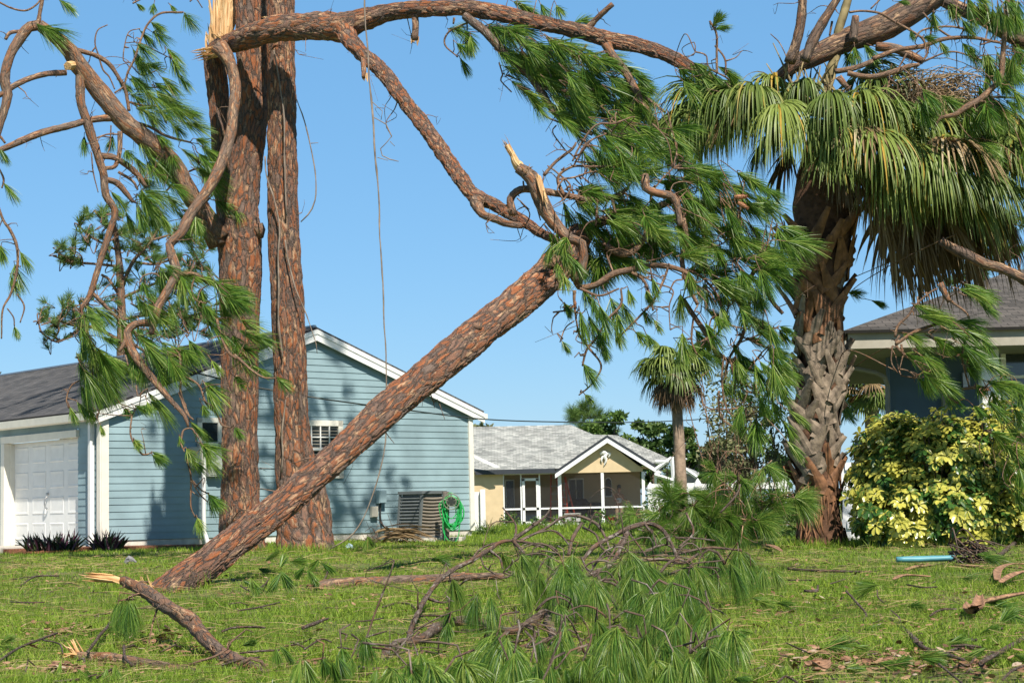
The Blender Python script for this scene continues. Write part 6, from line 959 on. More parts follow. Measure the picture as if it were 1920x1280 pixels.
# wispy brown thicket in front of the white rail fence
g9 = Grp('wispy_thicket', 'wispy tan and green brush with thin upright stems left of the big palm trunk', 'brush', (P(1400, 985, 38)[0], 38, 0))
for k in range(30):
    x0_ = RNG.uniform(1335, 1465); x1_ = x0_+RNG.normal()*30; yt = RNG.uniform(690, 860); g9.limb(None, [(x0_, 985, 3.0), ((x0_+x1_)/2+RNG.normal()*8, (985+yt)/2, 2.2), (x1_, yt, 1.2)], 38+RNG.normal()*.4, own=False)
    for j in range(5): f = RNG.random(); bx, by = x0_+(x1_-x0_)*f, 985+(yt-985)*f; g9.limb(None, [(bx, by, 1.4), (bx+RNG.normal()*10, by-12, 1.1), (bx+RNG.normal()*22, by-RNG.uniform(5, 45), .8)], 38+RNG.normal()*.4, own=False)
mb = MB()
for k in range(60): leafcloud(mb, P(RNG.uniform(1335, 1475), RNG.uniform(700, 870), 38+RNG.normal()*.5), (.28, .28, .3), 30, .09)
mb.build('leaves', M['olive'], g9.o, attrs=True); g9.finish(spurs=0)
# ---------------------------------------------------------------- shrubs
def whorls(mb, C_, Dn, L, W_, k=7, droop=.9):
    C_ = np.array(C_); Dn = nz(np.array(Dn)); m_ = len(C_); ii = np.repeat(np.arange(m_), k); a, b_ = perp(Dn[ii]); ph = np.tile(np.arange(k)/k*2*pi, m_)+np.repeat(RNG.random(m_)*6, k); el = RNG.uniform(.9, 1.7, m_*k); D = Dn[ii]*np.cos(el)[:, None]+(a*np.cos(ph)[:, None]+b_*np.sin(ph)[:, None])*np.sin(el)[:, None]; base = np.repeat(RNG.random(m_), k)
    ribbons(mb, C_[ii]+D*.02, D, L*RNG.uniform(.75, 1.2, m_*k), W_, 4, droop, [.2, .7, 1.1, 1.1, .25], side=np.cross(D, Dn[ii]), rn=np.clip(.75*base+.25*RNG.random(m_*k), 0, 1), fold=.12)
m, n, b = mat('variegated leaves'); at = N(n, 'ShaderNodeAttribute', attribute_name='rn'); bk = N(n, 'ShaderNodeAttribute', attribute_name='bk'); g = N(n, 'ShaderNodeNewGeometry'); x = N(n, 'ShaderNodeTexNoise', i_Scale=24., i_Detail=3); n.links.new(g.outputs['Position'], x.inputs['Vector']); x9 = N(n, 'ShaderNodeTexNoise', i_Scale=2.2, i_Detail=2); n.links.new(g.outputs['Position'], x9.inputs['Vector'])
f = ramp(n, mth(n, 'ADD', mth(n, 'ADD', mth(n, 'MULTIPLY', at.outputs['Fac'], .6), mth(n, 'MULTIPLY', x.outputs[0], .5)), mth(n, 'MULTIPLY', x9.outputs[0], .7)), [(.80, 0.), (.96, 1.)]); c = mixc(n, f, (.05, .13, .025), (.56, .53, .10)); n.links.new(c, b.inputs['Base Color']); b.inputs['Roughness'].default_value = .3
t = N(n, 'ShaderNodeBsdfTranslucent'); n.links.new(c, t.inputs[0]); mx = N(n, 'ShaderNodeMixShader', i_0=.22); n.links.new(b.outputs[0], mx.inputs[1]); n.links.new(t.outputs[0], mx.inputs[2]); n.links.new(mx.outputs[0], n.nodes['Material Output'].inputs[0]); M['varieg'] = m
sh = thing('variegated_shrub', 'large yellow and green variegated umbrella shrub in front of the slate house', 'shrub', (5.6, 23.2, 0)); C_, D_ = [], []; tb = MB()
lob = [(1760, 915, 23.2, 1.05, .85), (1680, 900, 23.4, .62, .82), (1850, 880, 23.3, .9, .85), (1690, 852, 23.5, .5, .45), (1790, 862, 23.2, .55, .42), (1645, 850, 23.7, .3, .4), (1860, 975, 22.9, .6, .45), (1700, 970, 23.0, .8, .5), (1800, 960, 22.8, .7, .5), (1960, 930, 23.4, .8, .7)]
for (x, y, Yc, rx, rz) in lob:
    c = P(x, y, Yc); nn = int(330*rx*rz*2.2)
    for i in range(nn):
        d = nz(RNG.normal(size=3)); d[1] = -abs(d[1]) if RNG.random() < .7 else d[1]; r_ = RNG.uniform(.62, 1.02)+.2*max(0, math.sin(5*d[0]+3*d[2]+x)); p = c+d*np.array([rx, min(rx, .8), rz])*r_
        if p[2] < .12: continue
        C_.append(p); D_.append(d+ZU*.5+RNG.normal(size=3)*.35)
        if i % 4 == 0: tube(tb, [np.array([5.6+RNG.normal()*.3, 23.3, .0]), (c+p)/2-ZU*.1, p], [.018, .012, .006], 4, .3)
mb = MB(); whorls(mb, C_, D_, .105, .05, droop=1.3); mb.build('leaves', M['varieg'], sh, attrs=True); tb.build('stems', M['bark_dark'], sh, smooth=True, attrs=True)
mb = MB()
for (x, y, Yc, rx, rz) in lob[:8]: leafcloud(mb, P(x, y, Yc+.15), (rx*.8, .5, rz*.8), 500, .11)
mb.build('inner_leaves', M['oak'], sh, attrs=True)
def vshrub(label, pts, mt, leaf=.055, per=260, cat='shrub', name='leafy_shrub'):
    c0 = P(pts[0][0], 1000, pts[0][2]); o = thing(name, label, cat, (c0[0], pts[0][2], 0)); mb = MB(); tb = MB()
    for (x, y, Yc, r_) in pts:
        c = P(x, y, Yc); leafcloud(mb, c, (r_, r_, r_), per, leaf); q = c+RNG.normal(size=3)*r_*.5
        for k in range(3): q = c+RNG.normal(size=3)*r_*.6; tube(tb, [(c0[0]+RNG.normal()*.2, pts[0][2], 0), (c0[0]+q[0])/2*ZU*0+np.array([(c0[0]+q[0])/2, Yc, q[2]*.6]), q], [.016, .011, .004], 4, .3)
    for v in mb.v: v[:, 2] = np.maximum(v[:, 2], .01)
    mb.build('leaves', mt, o, attrs=True); tb.build('stems', M['bark_dark'], o, smooth=True, attrs=True)
M['lime'] = leafm('bright shrub leaves', [(0., (.035, .09, .018)), (.5, (.09, .18, .03)), (1., (.22, .31, .06))], .5, .3)
vshrub('sprawling light green shrub over the white fence, left of the small palm trunk', [(1250, 960, 33, .28), (1235, 935, 33, .22), (1225, 975, 33, .3), (1270, 945, 33, .25), (1290, 975, 33, .3), (1215, 950, 33, .14), (1255, 990, 32.5, .3), (1205, 990, 33, .22), (1180, 988, 33, .2)], M['lime'], .05, 130)
vshrub('dense green shrub under the white rail fence left of the big palm', [(1330, 975, 31, .32), (1360, 960, 31, .34), (1400, 970, 31, .36), (1440, 960, 31, .38), (1470, 980, 31, .32), (1300, 990, 30.5, .25), (1380, 990, 30.5, .3), (1430, 992, 30.5, .3), (1345, 935, 31, .2), (1478, 945, 31, .25)], M['oak'], .07, 420)
vshrub('low weedy shrub in the grass in front of the screened porch', [(1130, 975, 50, .3), (1090, 982, 50, .3), (1050, 985, 50, .28), (1170, 978, 50, .3), (1200, 975, 50, .3), (1010, 985, 52, .25)], M['lime'], .09, 160)
vshrub('dark shrub just inside the dark porch screen left of the door', [(958, 978, 60, .35), (950, 985, 60, .3)], M['oak'], .09, 160)
o = thing('grass_clump', 'clump of strappy green leaves on the lawn by the white vinyl gate', 'plant', G(912, 1003)); mb = MB(); nn = 90; c = G(912, 1003); D = np.stack([RNG.normal(0, .7, nn), RNG.normal(0, .7, nn), np.ones(nn)], -1)
ribbons(mb, np.tile(c, (nn, 1))+RNG.normal(size=(nn, 3))*np.array([.12, .12, 0]), D, .5, .02, 4, 1.2, [.7, 1, .8, .5, .1]); mb.build('leaves', M['lime'], o, attrs=True)
# purple spiky plants on the mulch
M['purple'] = leafm('purple green blades', [(0., (.03, .05, .02)), (.6, (.06, .085, .03)), (.7, (.06, .02, .035)), (.92, (.10, .03, .055)), (1., (.3, .12, .2))], .4, .2)
for (x, y, yy, w_, nn, lb) in ((98, 1040, 33.2, .42, 150, 'larger purple and green spiky plant on the mulch in front of the garage door'), (203, 1040, 33.3, .22, 80, 'smaller purple and green spiky plant on the mulch at the house corner')):
    c = P(x, y, yy); c[2] = .05; o = thing('spiky_plant', lb, 'plant', c); mb = MB(); b_ = np.stack([c[0]+RNG.uniform(-w_, w_, nn), c[1]+RNG.uniform(-.2, .2, nn), np.full(nn, .05)], -1); D = np.stack([(b_[:, 0]-c[0])/w_*.7+RNG.normal(0, .45, nn), RNG.normal(0, .5, nn), np.ones(nn)], -1)
    ribbons(mb, b_, D, RNG.uniform(.2, .42, nn), .045, 4, .25, [.8, 1, .9, .6, .05], fold=.25); mb.build('leaves', M['purple'], o, attrs=True)

# ---------------------------------------------------------------- foreground
def YG(x, y):
    hy = 958-(x-960)*tan(ROLL); gy_ = .58*F/max(y-hy, 1) if y > hy+1 else 1e9
    base = np.interp(y, [980, 1050, 1120, 1200, 1280, 1340], [12.0, 11.2, 10.2, 8.3, 6.5, 5.6]); return min(base, gy_-.1)
g7 = Grp('fallen_pine_branch', 'large fallen pine branch with arching boughs and drooping needle shoots across the near lawn', 'fallen branch', G(870, 1262)); g7.lk = 1.15
for t, pts in (('I', [(225, 1150, 30), (260, 1100, 50), (330, 1060, 62), (450, 1030, 52), (560, 960, 56), (650, 930, 56), (780, 940, 50), (860, 970, 42), (960, 990, 40), (1060, 940, 46), (1130, 890, 66), (1200, 840, 62), (1280, 850, 38), (1400, 880, 30), (1550, 915, 26)]), ('I', [(1150, 900, 54), (1165, 960, 52), (1180, 1010, 44), (1190, 1090, 30), (1195, 1140, 20)]), ('I', [(370, 1050, 34), (385, 1000, 30), (410, 920, 28), (470, 810, 28), (540, 710, 26), (620, 650, 26), (720, 600, 26), (820, 540, 24), (900, 490, 20), (1010, 490, 16), (1130, 520, 12)]),
               ('I', [(1370, 680, 26), (1490, 630, 26), (1560, 520, 26), (1600, 440, 22)]), ('I', [(1350, 590, 20), (1410, 520, 23), (1520, 460, 25), (1620, 410, 25), (1720, 390, 25), (1800, 430, 21), (1850, 520, 18), (1880, 600, 14)]), ('I', [(1270, 560, 20), (1290, 470, 20), (1340, 390, 18)]), ('I', [(1490, 630, 22), (1650, 600, 20), (1800, 590, 18), (1905, 610, 16), (1990, 560, 14)]), ('I', [(1430, 650, 22), (1450, 730, 22), (1530, 840, 22), (1560, 920, 22), (1540, 1000, 14)]), ('I', [(1200, 850, 30), (1160, 800, 16), (1210, 740, 12), (1210, 660, 11), (1140, 605, 10), (1085, 650, 8)]), ('I', [(1370, 680, 24), (1300, 740, 30), (1240, 820, 34), (1180, 870, 36)])):
    g7.limb(t, pts, YG, mt=M['bark_dark'], sides=14, lump=.12)
g7.tw_('I', [[(490, 810, 18), (560, 830, 14), (610, 820, 10)], [(830, 540, 16), (885, 585, 13), (900, 640, 10)], [(720, 600, 12), (780, 530, 12), (870, 495, 10), (960, 480, 10)], [(780, 580, 9), (800, 630, 9), (870, 680, 9)], [(960, 480, 22), (1060, 410, 20), (1140, 350, 14), (1170, 300, 10)], [(970, 470, 16), (975, 420, 14), (965, 380, 12), (900, 300, 8)], [(960, 490, 24), (1000, 530, 18), (1020, 555, 12)], [(1000, 480, 14), (1070, 450, 14), (1150, 410, 14), (1240, 352, 16), (1330, 350, 18), (1420, 390, 18), (1470, 460, 14), (1500, 540, 10)], [(990, 492, 12), (1100, 440, 12), (1200, 435, 12), (1290, 530, 10)], [(1350, 410, 14), (1420, 450, 14), (1450, 520, 12), (1520, 570, 10)], [(1450, 710, 14), (1550, 640, 12)], [(920, 1010, 12), (970, 960, 14), (1040, 950, 14), (1080, 1010, 14), (1030, 1080, 12)], [(1070, 1190, 16), (1180, 1150, 18), (1280, 1120, 18), (1340, 1090, 16)], [(1220, 1200, 14), (1260, 1130, 12)], [(1430, 1110, 12), (1480, 1010, 12), (1520, 930, 10)], [(1670, 1230, 16), (1750, 1140, 20), (1770, 1080, 16)], [(1720, 920, 20), (1760, 840, 20), (1800, 760, 16)], [(110, 1170, 12), (92, 1100, 11), (130, 1030, 11), (250, 990, 9)], [(230, 1160, 14), (330, 1110, 14), (450, 1100, 14), (600, 1130, 14)], [(100, 1190, 20), (180, 1200, 20), (260, 1190, 14)], [(1700, 540, 12), (1820, 510, 12), (1905, 600, 11)], [(1610, 450, 12), (1650, 500, 11), (1700, 570, 10)], [(930, 660, 14), (1060, 665, 14)], [(700, 700, 10), (830, 680, 10), (920, 690, 12), (1050, 600, 10)], [(1690, 390, 16), (1740, 450, 12), (1760, 520, 10)], [(1040, 1080, 12), (1100, 1060, 10), (1100, 980, 9)], [(1340, 580, 14), (1370, 640, 12), (1400, 660, 10)], [(1590, 440, 14), (1490, 590, 12), (1480, 620, 10)], [(560, 1090, 10), (470, 1080, 10), (380, 1100, 9)], [(0, 1000, 10), (30, 1010, 10), (20, 1040, 8)], [(1560, 915, 12), (1600, 960, 10)], [(800, 1020, 14), (860, 1000, 12)]], YG)
g7.tw_('J', [[(-20, 555, 16), (150, 525, 16), (330, 540, 13)], [(210, 330, 13), (300, 230, 14), (320, 170, 12)], [(-40, 470, 12), (60, 470, 11), (180, 485, 9)], [(30, 870, 16), (90, 830, 20), (135, 830, 16)], [(150, 850, 9), (240, 900, 9), (275, 960, 8)], [(20, 330, 14), (60, 440, 12), (-20, 520, 12)]], YG)
g7.tuft('I', [(1290, 560, 80, 280), (1290, 560, 105, 270), (1240, 600, 100, 250), (1330, 640, 75, 220), (1100, 650, 90, 200), (1060, 660, 95, 150), (1150, 540, 80, 120), (1600, 540, 85, 270), (1620, 560, 60, 280), (1560, 600, 100, 230), (1900, 640, 110, 280), (1860, 700, 100, 250), (620, 700, 75, 200), (760, 780, 90, 200), (830, 790, 80, 200), (880, 980, 130, 320), (930, 1020, 100, 280), (920, 1030, 70, 280), (900, 1000, 110, 300), (800, 1100, 150, 200), (980, 1060, 80, 200), (1100, 1010, 90, 150), (780, 1020, 80, 120), (440, 1110, 100, 200), (430, 1130, 70, 180), (200, 1200, 100, 110), (260, 1190, 60, 120), (0, 1080, 70, 150), (130, 1020, 80, 150), (1540, 960, 95, 290), (1500, 980, 115, 280), (1580, 1000, 75, 260), (1250, 950, 90, 200), (1220, 1000, 80, 180), (1430, 930, 95, 130), (1680, 760, 90, 230), (1650, 780, 100, 200), (1900, 850, 110, 250), (1870, 950, 110, 200), (1400, 1120, 120, 180), (1350, 1150, 100, 140), (1200, 1200, 120, 120), (1050, 1180, 100, 120), (1780, 900, 90, 150), (1700, 1000, 95, 200), (1600, 1100, 90, 160), (510, 1210, 90, 80), (1000, 1250, 160, 120), (1750, 1150, 90, 130), (900, 560, 60, 120), (1000, 560, 70, 130), (1350, 700, 100, 180), (1450, 980, 100, 160), (1850, 1100, 100, 150), (600, 870, 95, 110), (1740, 430, 60, 90), (1210, 830, 85, 140), (680, 1130, 120, 200), (740, 1160, 140, 180), (330, 1230, 120, 110), (60, 1130, 120, 120), (1240, 620, 70, 260), (1640, 620, 90, 260), (1560, 700, 80, 200), (1480, 620, 100, 160), (1720, 620, 70, 200), (1100, 560, 120, 120), (1180, 700, 100, 160), (960, 600, 60, 150), (830, 860, 80, 110), (600, 940, 100, 120), (1660, 1020, 70, 180), (1800, 1050, 80, 180), (1250, 1190, 60, 120), (1480, 1180, 110, 150), (1560, 1200, 80, 130), (1850, 1180, 100, 130), (1150, 1230, 150, 120), (930, 1150, 100, 190), (850, 1190, 130, 150), (1030, 720, 80, 150)])
g7.tuft('J', [(0, 640, 80, 260), (60, 620, 60, 200), (160, 540, 95, 200), (310, 540, 90, 220), (300, 545, 75, 200), (330, 545, 60, 150), (450, 630, 90, 130), (160, 880, 95, 220), (130, 890, 115, 230), (280, 980, 90, 230), (250, 980, 110, 200), (0, 850, 90, 250), (100, 1080, 60, 150), (-40, 700, 90, 200), (200, 700, 70, 100), (500, 640, 60, 120), (60, 1150, 100, 130), (150, 1200, 80, 110), (380, 620, 90, 150), (180, 560, 80, 180)], Lk=1.0)
g7.fill([tp('I', *p) for p in ((1180, 620), (1905, 560), (1905, 1200), (1300, 1270), (1350, 900))], 7, 55, 125, 70, 115, YG)
g7.fill([tp('I', *p) for p in ((300, 1080), (900, 1020), (1300, 1180), (1300, 1300), (200, 1300))], 18, 40, 150, 60, 110, YG)
g7.fill([tp('J', *p) for p in ((-40, 560), (330, 560), (360, 1000), (0, 1150))], 8, 60, 120, 65, 100, YG)
g7.lk = 1.2
for k in range(34):
    xa, ya = RNG.uniform(930, 1400), RNG.uniform(1010, 1240); sx_ = RNG.choice([-1, 1]); w_ = RNG.uniform(35, 110); h_ = RNG.uniform(10, 55); wd = RNG.uniform(2.5, 6.5)
    g7.limb(None, [(xa, ya, wd), (xa+sx_*w_*.3, ya-h_*.8, wd*.9), (xa+sx_*w_*.65, ya-h_, wd*.75), (xa+sx_*w_, ya-h_*.45, wd*.55), (xa+sx_*w_*1.1, ya+RNG.uniform(0, 25), wd*.35)], YG(xa, ya+30)-.15, own=False, zmin=0.)
g7.finish(n=270, W=.0017, seg=5, spurs=70, twm='bark_dark', droop=1.5, mat_='needle', wind=(.1, 0, -1), twr=.003, spread=.85, zmin=.0)
# spreading star tufts of the branch end behind the arching boughs
YU = lambda x, y: 15.5
g8 = Grp('fallen_pine_bough', 'fallen pine bough with bright upright needle bursts left of the big palm base', 'fallen branch', P(1400, 1020, 15.5)*np.array([1, 1, 0]))
g8.tw_('J', [[(60, 540, 26), (70, 440, 24), (90, 350, 22), (210, 330, 18), (300, 230, 16), (320, 170, 12)], [(90, 350, 18), (30, 330, 14), (-60, 300, 12)], [(210, 330, 14), (400, 370, 12), (480, 260, 10), (560, 240, 8)], [(60, 440, 12), (250, 420, 12), (420, 380, 10)], [(300, 230, 12), (190, 130, 12), (100, 60, 10)], [(-60, 300, 14), (-150, 330, 14), (-220, 500, 14)]], YU)
for (x, y, k, L) in ((60, 290, 7, 190), (200, 340, 9, 230), (160, 370, 6, 200), (410, 370, 7, 200), (320, 140, 3, 150), (190, 100, 3, 130), (450, 80, 3, 130), (620, 245, 7, 180), (30, 220, 5, 150), (340, 400, 6, 180), (280, 400, 6, 180), (100, 400, 6, 190), (-60, 260, 6, 170), (-120, 330, 6, 160), (500, 300, 5, 170), (-180, 430, 6, 150), (-30, 420, 6, 190), (-260, 340, 4, 120)):
    for j in range(k): g8.tf.append((*tp('J', x, y), RNG.uniform(0, 360) if x < 600 else RNG.uniform(-30, 140), L*K*.85, YU(0, 0), .15))
g8.tuft('J', [(320, 110, 90, 220), (310, 130, 80, 200), (180, 90, 100, 170), (200, 90, 80, 160), (460, 60, 60, 190), (620, 240, 50, 200), (640, 250, 30, 150), (330, 330, 50, 200)], Y=15.5)
g8.finish(n=150, W=.0026, droop=.5, twr=.004, spread=.75, seg=5, zmin=0., wind=(0, 0, -1))
# logs
def log(label, t, pts, Yf, name='fallen_log', cat='log', wood=None, mt='bark_big', bs=1.4, sides=40):
    g = Grp(name, label, cat, G(*tp(t, *pts[0][:2]))); g.limb(t, pts, Yf, mt=M['bark'] if mt == 'bark' else M[mt], sides=sides, lump=.07, res=.015, bs=bs, zmin=0., name='stem')
    if wood: mb = MB(); wood(mb); mb.build('split_wood', M['wood'], g.o, attrs=True)
    return g
def w1(mb):
    c = P(*tp('H', 690, 705), 9.0); tube(mb, [c+np.array([.04, 0, -.02]), P(*tp('H', 640, 697), 9.), P(*tp('H', 560, 690), 9.), P(*tp('H', 480, 680), 9.)], [.028, .022, .02, .004], 8, .03, .2, flat=.6)
    splinters(mb, P(*tp('H', 600, 695), 9.), (-1, 0, .12), 12, .02, .08, .15, .007, .12); splinters(mb, P(*tp('H', 760, 735), 8.9), (1, -.2, -.3), 10, .03, .05, .16, .006, .4); splinters(mb, P(*tp('H', 830, 760), 8.8), (-.3, 0, 1), 7, .02, .03, .08, .005, .3)
gl = log('splintered pine branch with pale torn end lying from left lawn to the lower centre', 'H', [(690, 708, 58), (760, 740, 66), (830, 780, 74), (950, 870, 80), (1060, 930, 92), (1100, 980, 78), (1150, 1030, 80), (1240, 1120, 80), (1320, 1200, 84), (1400, 1240, 66), (1480, 1270, 50)], (9.0, 6.75), wood=w1, mt='bark')
for pts, yy in (([(1320, 1190, 30), (1400, 1215, 34), (1500, 1185, 26), (1640, 1170, 22), (1750, 1150, 17), (1820, 1138, 12)], 7.1), ([(1340, 1180, 20), (1400, 1140, 22), (1460, 1160, 22), (1480, 1200, 18)], 6.9)): gl.limb('H', pts, yy, zmin=0)
gl.tw_('H', [[(1020, 1210, 14), (1040, 1180, 13), (1200, 1130, 14), (1270, 1090, 12)], [(1270, 1090, 10), (1270, 1060, 9), (1280, 1045, 7)], [(1060, 930, 20), (1080, 905, 14)]], 7.2)
gl.tuft('H', [(690, 815, 80, 200), (740, 815, 90, 200), (660, 830, 100, 170), (720, 820, 85, 210)], Y=8.9, jit=.05); gl.tuft('H', [(1650, 1180, 90, 130), (1800, 1140, 80, 140), (1430, 1260, 60, 60), (1150, 1250, 160, 90)], Y=7.)
gl.tw_('H', [[(660, 820, 10), (700, 815, 10), (750, 812, 8)], [(700, 815, 9), (780, 780, 10), (850, 790, 10)]], 8.9)
gl.finish(n=240, W=.0018, seg=5, spurs=14, droop=1.3, twr=.003, spread=.8, zmin=0.)
log('short bark covered log with pale splintered left end at the lower left', 'H', [(440, 1140, 66), (560, 1160, 76), (700, 1200, 72), (850, 1222, 58), (1000, 1240, 44), (1120, 1260, 30)], (7.6, 6.9), mt='bark', wood=lambda mb: (splinters(mb, P(*tp('H', 435, 1135), 7.6), (-.8, 0, .35), 14, .035, .04, .10, .01, .5), splinters(mb, P(*tp('H', 440, 1110), 7.6), (-.5, 0, .9), 5, .02, .04, .07, .01, .2)))
log('long bark log lying across the lawn behind the fallen branch', 'I', [(-180, 790, 50), (-60, 785, 76), (60, 778, 80), (200, 762, 76), (330, 738, 72), (450, 712, 62), (600, 690, 50), (750, 684, 42), (900, 682, 34)], lambda x, y: 14.2+(x-580)*.003, mt='bark')
# twigs, palm pieces and other loose debris, one by one
def stick(label, t, pts, mt='bark_dark', name='fallen_twig', cat='twig', tf=None, grp='twigs scattered on the lawn'):
    loc = G(*tp(t, *pts[0][:2])); mb = MB(); W3 = []
    for p in pts:
        x, y = tp(t, p[0], p[1]); W3.append(P(x, y, YGd(x, y)))
    rr = [max(.003, p[2]*K/2/F*w_[1]) for p, w_ in zip(pts, W3)]; W3 = [np.array([w_[0], w_[1], max(w_[2], r_*.5+.006)]) for w_, r_ in zip(W3, rr)]
    tube(mb, W3, rr, 8, .03, .12, 3.); return tag(mb.build(name, M[mt], smooth=True, attrs=True), label, cat, grp)
def YGd(x, y): hy = 958-(x-960)*tan(ROLL); return .535*F/max(y-hy, 20)
ST = [('dark upright twig leaning over the lower left log', 'H', [(490, 1105, 16), (560, 1010, 18), (645, 915, 20)]), ('curved grey twig at the lower left edge of the lawn', 'H', [(-10, 1160, 14), (110, 1080, 14), (240, 1030, 14), (320, 1000, 12)]), ('short twig curling down from the lower left grey twig', 'H', [(240, 1040, 10), (330, 1060, 10), (352, 1112, 9)]), ('thin twig on sunny grass near the mulch bed', 'H', [(115, 735, 8), (200, 685, 10), (330, 680, 9)]), ('small forked grey twig low at far left', 'H', [(60, 825, 7), (140, 830, 8), (250, 828, 7)]), ('pale lichen covered twig left of the splintered branch', 'H', [(690, 1070, 14), (700, 1140, 18), (740, 1180, 16)]), ('bowed brown twig in grass left of the leaning stem shadow', 'H', [(1240, 990, 12), (1300, 970, 14), (1400, 965, 14), (1480, 970, 10)]), ('straight brown twig lying below the leaning stem', 'H', [(1330, 875, 9), (1450, 855, 10), (1560, 830, 9)]), ('thin twig below the log right of the splintered branch', 'H', [(1340, 1110, 12), (1450, 1100, 14), (1560, 1095, 10)]), ('loose arching twig at the bottom centre left', 'H', [(1700, 1090, 10), (1790, 1035, 11), (1850, 1050, 9)]), ('dark root like twig right of the leaning stem base', 'H', [(1340, 735, 8), (1400, 765, 9), (1470, 735, 9), (1505, 690, 8)]), ('pointed upright stick by the log behind the leaning stem', 'H', [(1750, 740, 14), (1810, 700, 14), (1840, 620, 10)]), ('chunky bark strip near the small log end', 'H', [(1690, 970, 20), (1760, 945, 22), (1830, 920, 12)]),
      ('curved twig on grass below the long bark log', 'I', [(230, 855, 12), (310, 835, 13), (380, 840, 13), (415, 865, 10)]), ('thin pale twig below the curved twig on the centre lawn', 'I', [(80, 935, 8), (160, 930, 9), (235, 915, 7)]), ('short curled twig at bottom centre edge', 'I', [(-20, 1080, 9), (30, 1085, 9), (60, 1090, 7)]),
      ('bent brown twig on the right lawn curving downwards', 'J', [(912, 765, 12), (980, 840, 13), (1025, 900, 13), (990, 935, 9)]), ('long straight stick lying below the palm base', 'J', [(590, 642, 14), (800, 655, 15), (1060, 658, 12)]), ('thick crooked twig on the lower right lawn', 'J', [(1160, 920, 14), (1250, 990, 28), (1340, 1080, 30), (1450, 1112, 26), (1570, 1150, 18)]), ('short forked twig joined beside the crooked twig', 'J', [(1460, 1112, 16), (1570, 1080, 18), (1660, 1100, 12)]), ('long dark branch at the lower right corner', 'J', [(1660, 1170, 26), (1780, 1100, 28), (1920, 1020, 26)]), ('dark short twig with hooked tip on the right lawn', 'J', [(680, 765, 14), (745, 765, 16), (755, 735, 10)]), ('thin twig left of the hooked twig', 'J', [(590, 705, 8), (680, 705, 9), (735, 708, 8)]), ('straight short twig right of the hooked twig', 'J', [(825, 725, 8), (905, 700, 9)]), ('thin curved twig standing on the right lawn', 'J', [(1085, 760, 7), (1090, 800, 8), (1120, 830, 7)]), ('slim stick at the bottom right edge pointing down', 'J', [(1430, 1172, 12), (1500, 1230, 13), (1570, 1290, 12)]), ('branch leaning up at the right edge beside the yellow shrub', 'J', [(1750, 590, 18), (1800, 540, 22), (1920, 450, 28)]), ('curved twig at the lower right corner below the dark branch', 'J', [(1785, 1260, 13), (1840, 1210, 15), (1920, 1175, 14)]), ('bowed twig at the bottom edge right of the fallen branch', 'J', [(530, 1275, 13), (575, 1242, 13), (640, 1275, 12)]), ('thin twig with fork in the middle of the right lawn', 'J', [(1380, 905, 11), (1440, 870, 12), (1530, 865, 9)]), ('pale straight twig on the lawn left of the crooked twig', 'J', [(990, 965, 8), (1060, 945, 10), (1110, 925, 8)]), ('small bent twig above the crooked twig', 'J', [(1400, 975, 8), (1440, 945, 9), (1480, 995, 8)]), ('light twig low on the grass right of centre', 'J', [(930, 1025, 8), (990, 1060, 9)]), ('thin twig below the yellow shrub lying flat', 'J', [(1250, 730, 8), (1340, 745, 9), (1420, 742, 8)])]
for s_ in ST: stick(*s_)
# palm petioles and boots at the right edge
M['tan'] = plain('tan dry palm sheath', (.30, .17, .10), .9, .7, 26, .006, 50)
def sheath(label, pts, w_, name='palm_sheath', mt='tan', curl=.5):
    P3 = [P(*tp('J', x, y), YGd(*tp('J', x, y)))+ZU*(.01+h_) for x, y, h_ in pts]; P3, _ = spline(P3, [1]*len(P3), .03); n_ = len(P3); f = np.linspace(0, 1, n_); ww = w_*(.35+.65*np.sin(pi*(.15+.8*f))); T = nz(np.gradient(P3, axis=0)); s_ = nz(np.cross(T, ZU)); mb = MB(); vs, q = [], []
    for i in range(n_):
        for k in range(7): a = (k-3)/3; vs.append(P3[i]+s_[i]*a*ww[i]+ZU*abs(a)**2*ww[i]*curl)
        for k in range(7): a = (3-k)/3; vs.append(P3[i]+s_[i]*a*ww[i]+ZU*(abs(a)**2*ww[i]*curl-.006))
    for i in range(n_-1):
        for k in range(14): q.append((14*i+k, 14*i+(k+1) % 14, 14*i+14+(k+1) % 14, 14*i+14+k))
    mb.add(vs, q=q, poly=[list(range(13, -1, -1)), [14*(n_-1)+k for k in range(14)]]); return tag(mb.build(name, M[mt], smooth=True), label, 'palm debris')
sheath('curled tan palm sheath near the right edge, the largest of the palm pieces', [(1755, 710, 0), (1765, 670, .02), (1830, 645, .03), (1920, 635, .02)], .03, curl=.25)
sheath('tan palm leaf base with hooked left end at the right edge below the sheath', [(1610, 850, 0), (1605, 900, .0), (1650, 905, .02), (1660, 860, .05)], .032, curl=.8)
sheath('long flat palm petiole pointing right at the right edge', [(1640, 850, .0), (1760, 835, .01), (1920, 818, .03)], .028)
sheath('narrow brown palm petiole at the right edge under the sheath', [(1780, 725, .0), (1860, 700, .02), (1930, 685, .03)], .03)
sheath('short orange brown palm piece lying on the grass by the blue pipe', [(1530, 632, 0), (1600, 645, .01), (1650, 640, .01)], .03)
sheath('tan palm piece in front of the blue pipe', [(1255, 655, 0), (1310, 650, .01), (1385, 640, .01)], .035)
sheath('pale strap of palm leaf with dark left half on the right lawn', [(1180, 708, 0), (1250, 695, .01), (1385, 692, .0)], .02)
sheath('small brown palm butt on the grass left of the palm base', [(455, 515, .0), (500, 530, .01), (550, 548, .0)], .04)
sheath('reddish bark piece at the lower edge of the lawn, lower right of the fallen branch', [(700, 1195, 0), (760, 1190, .0), (800, 1210, 0)], .03)
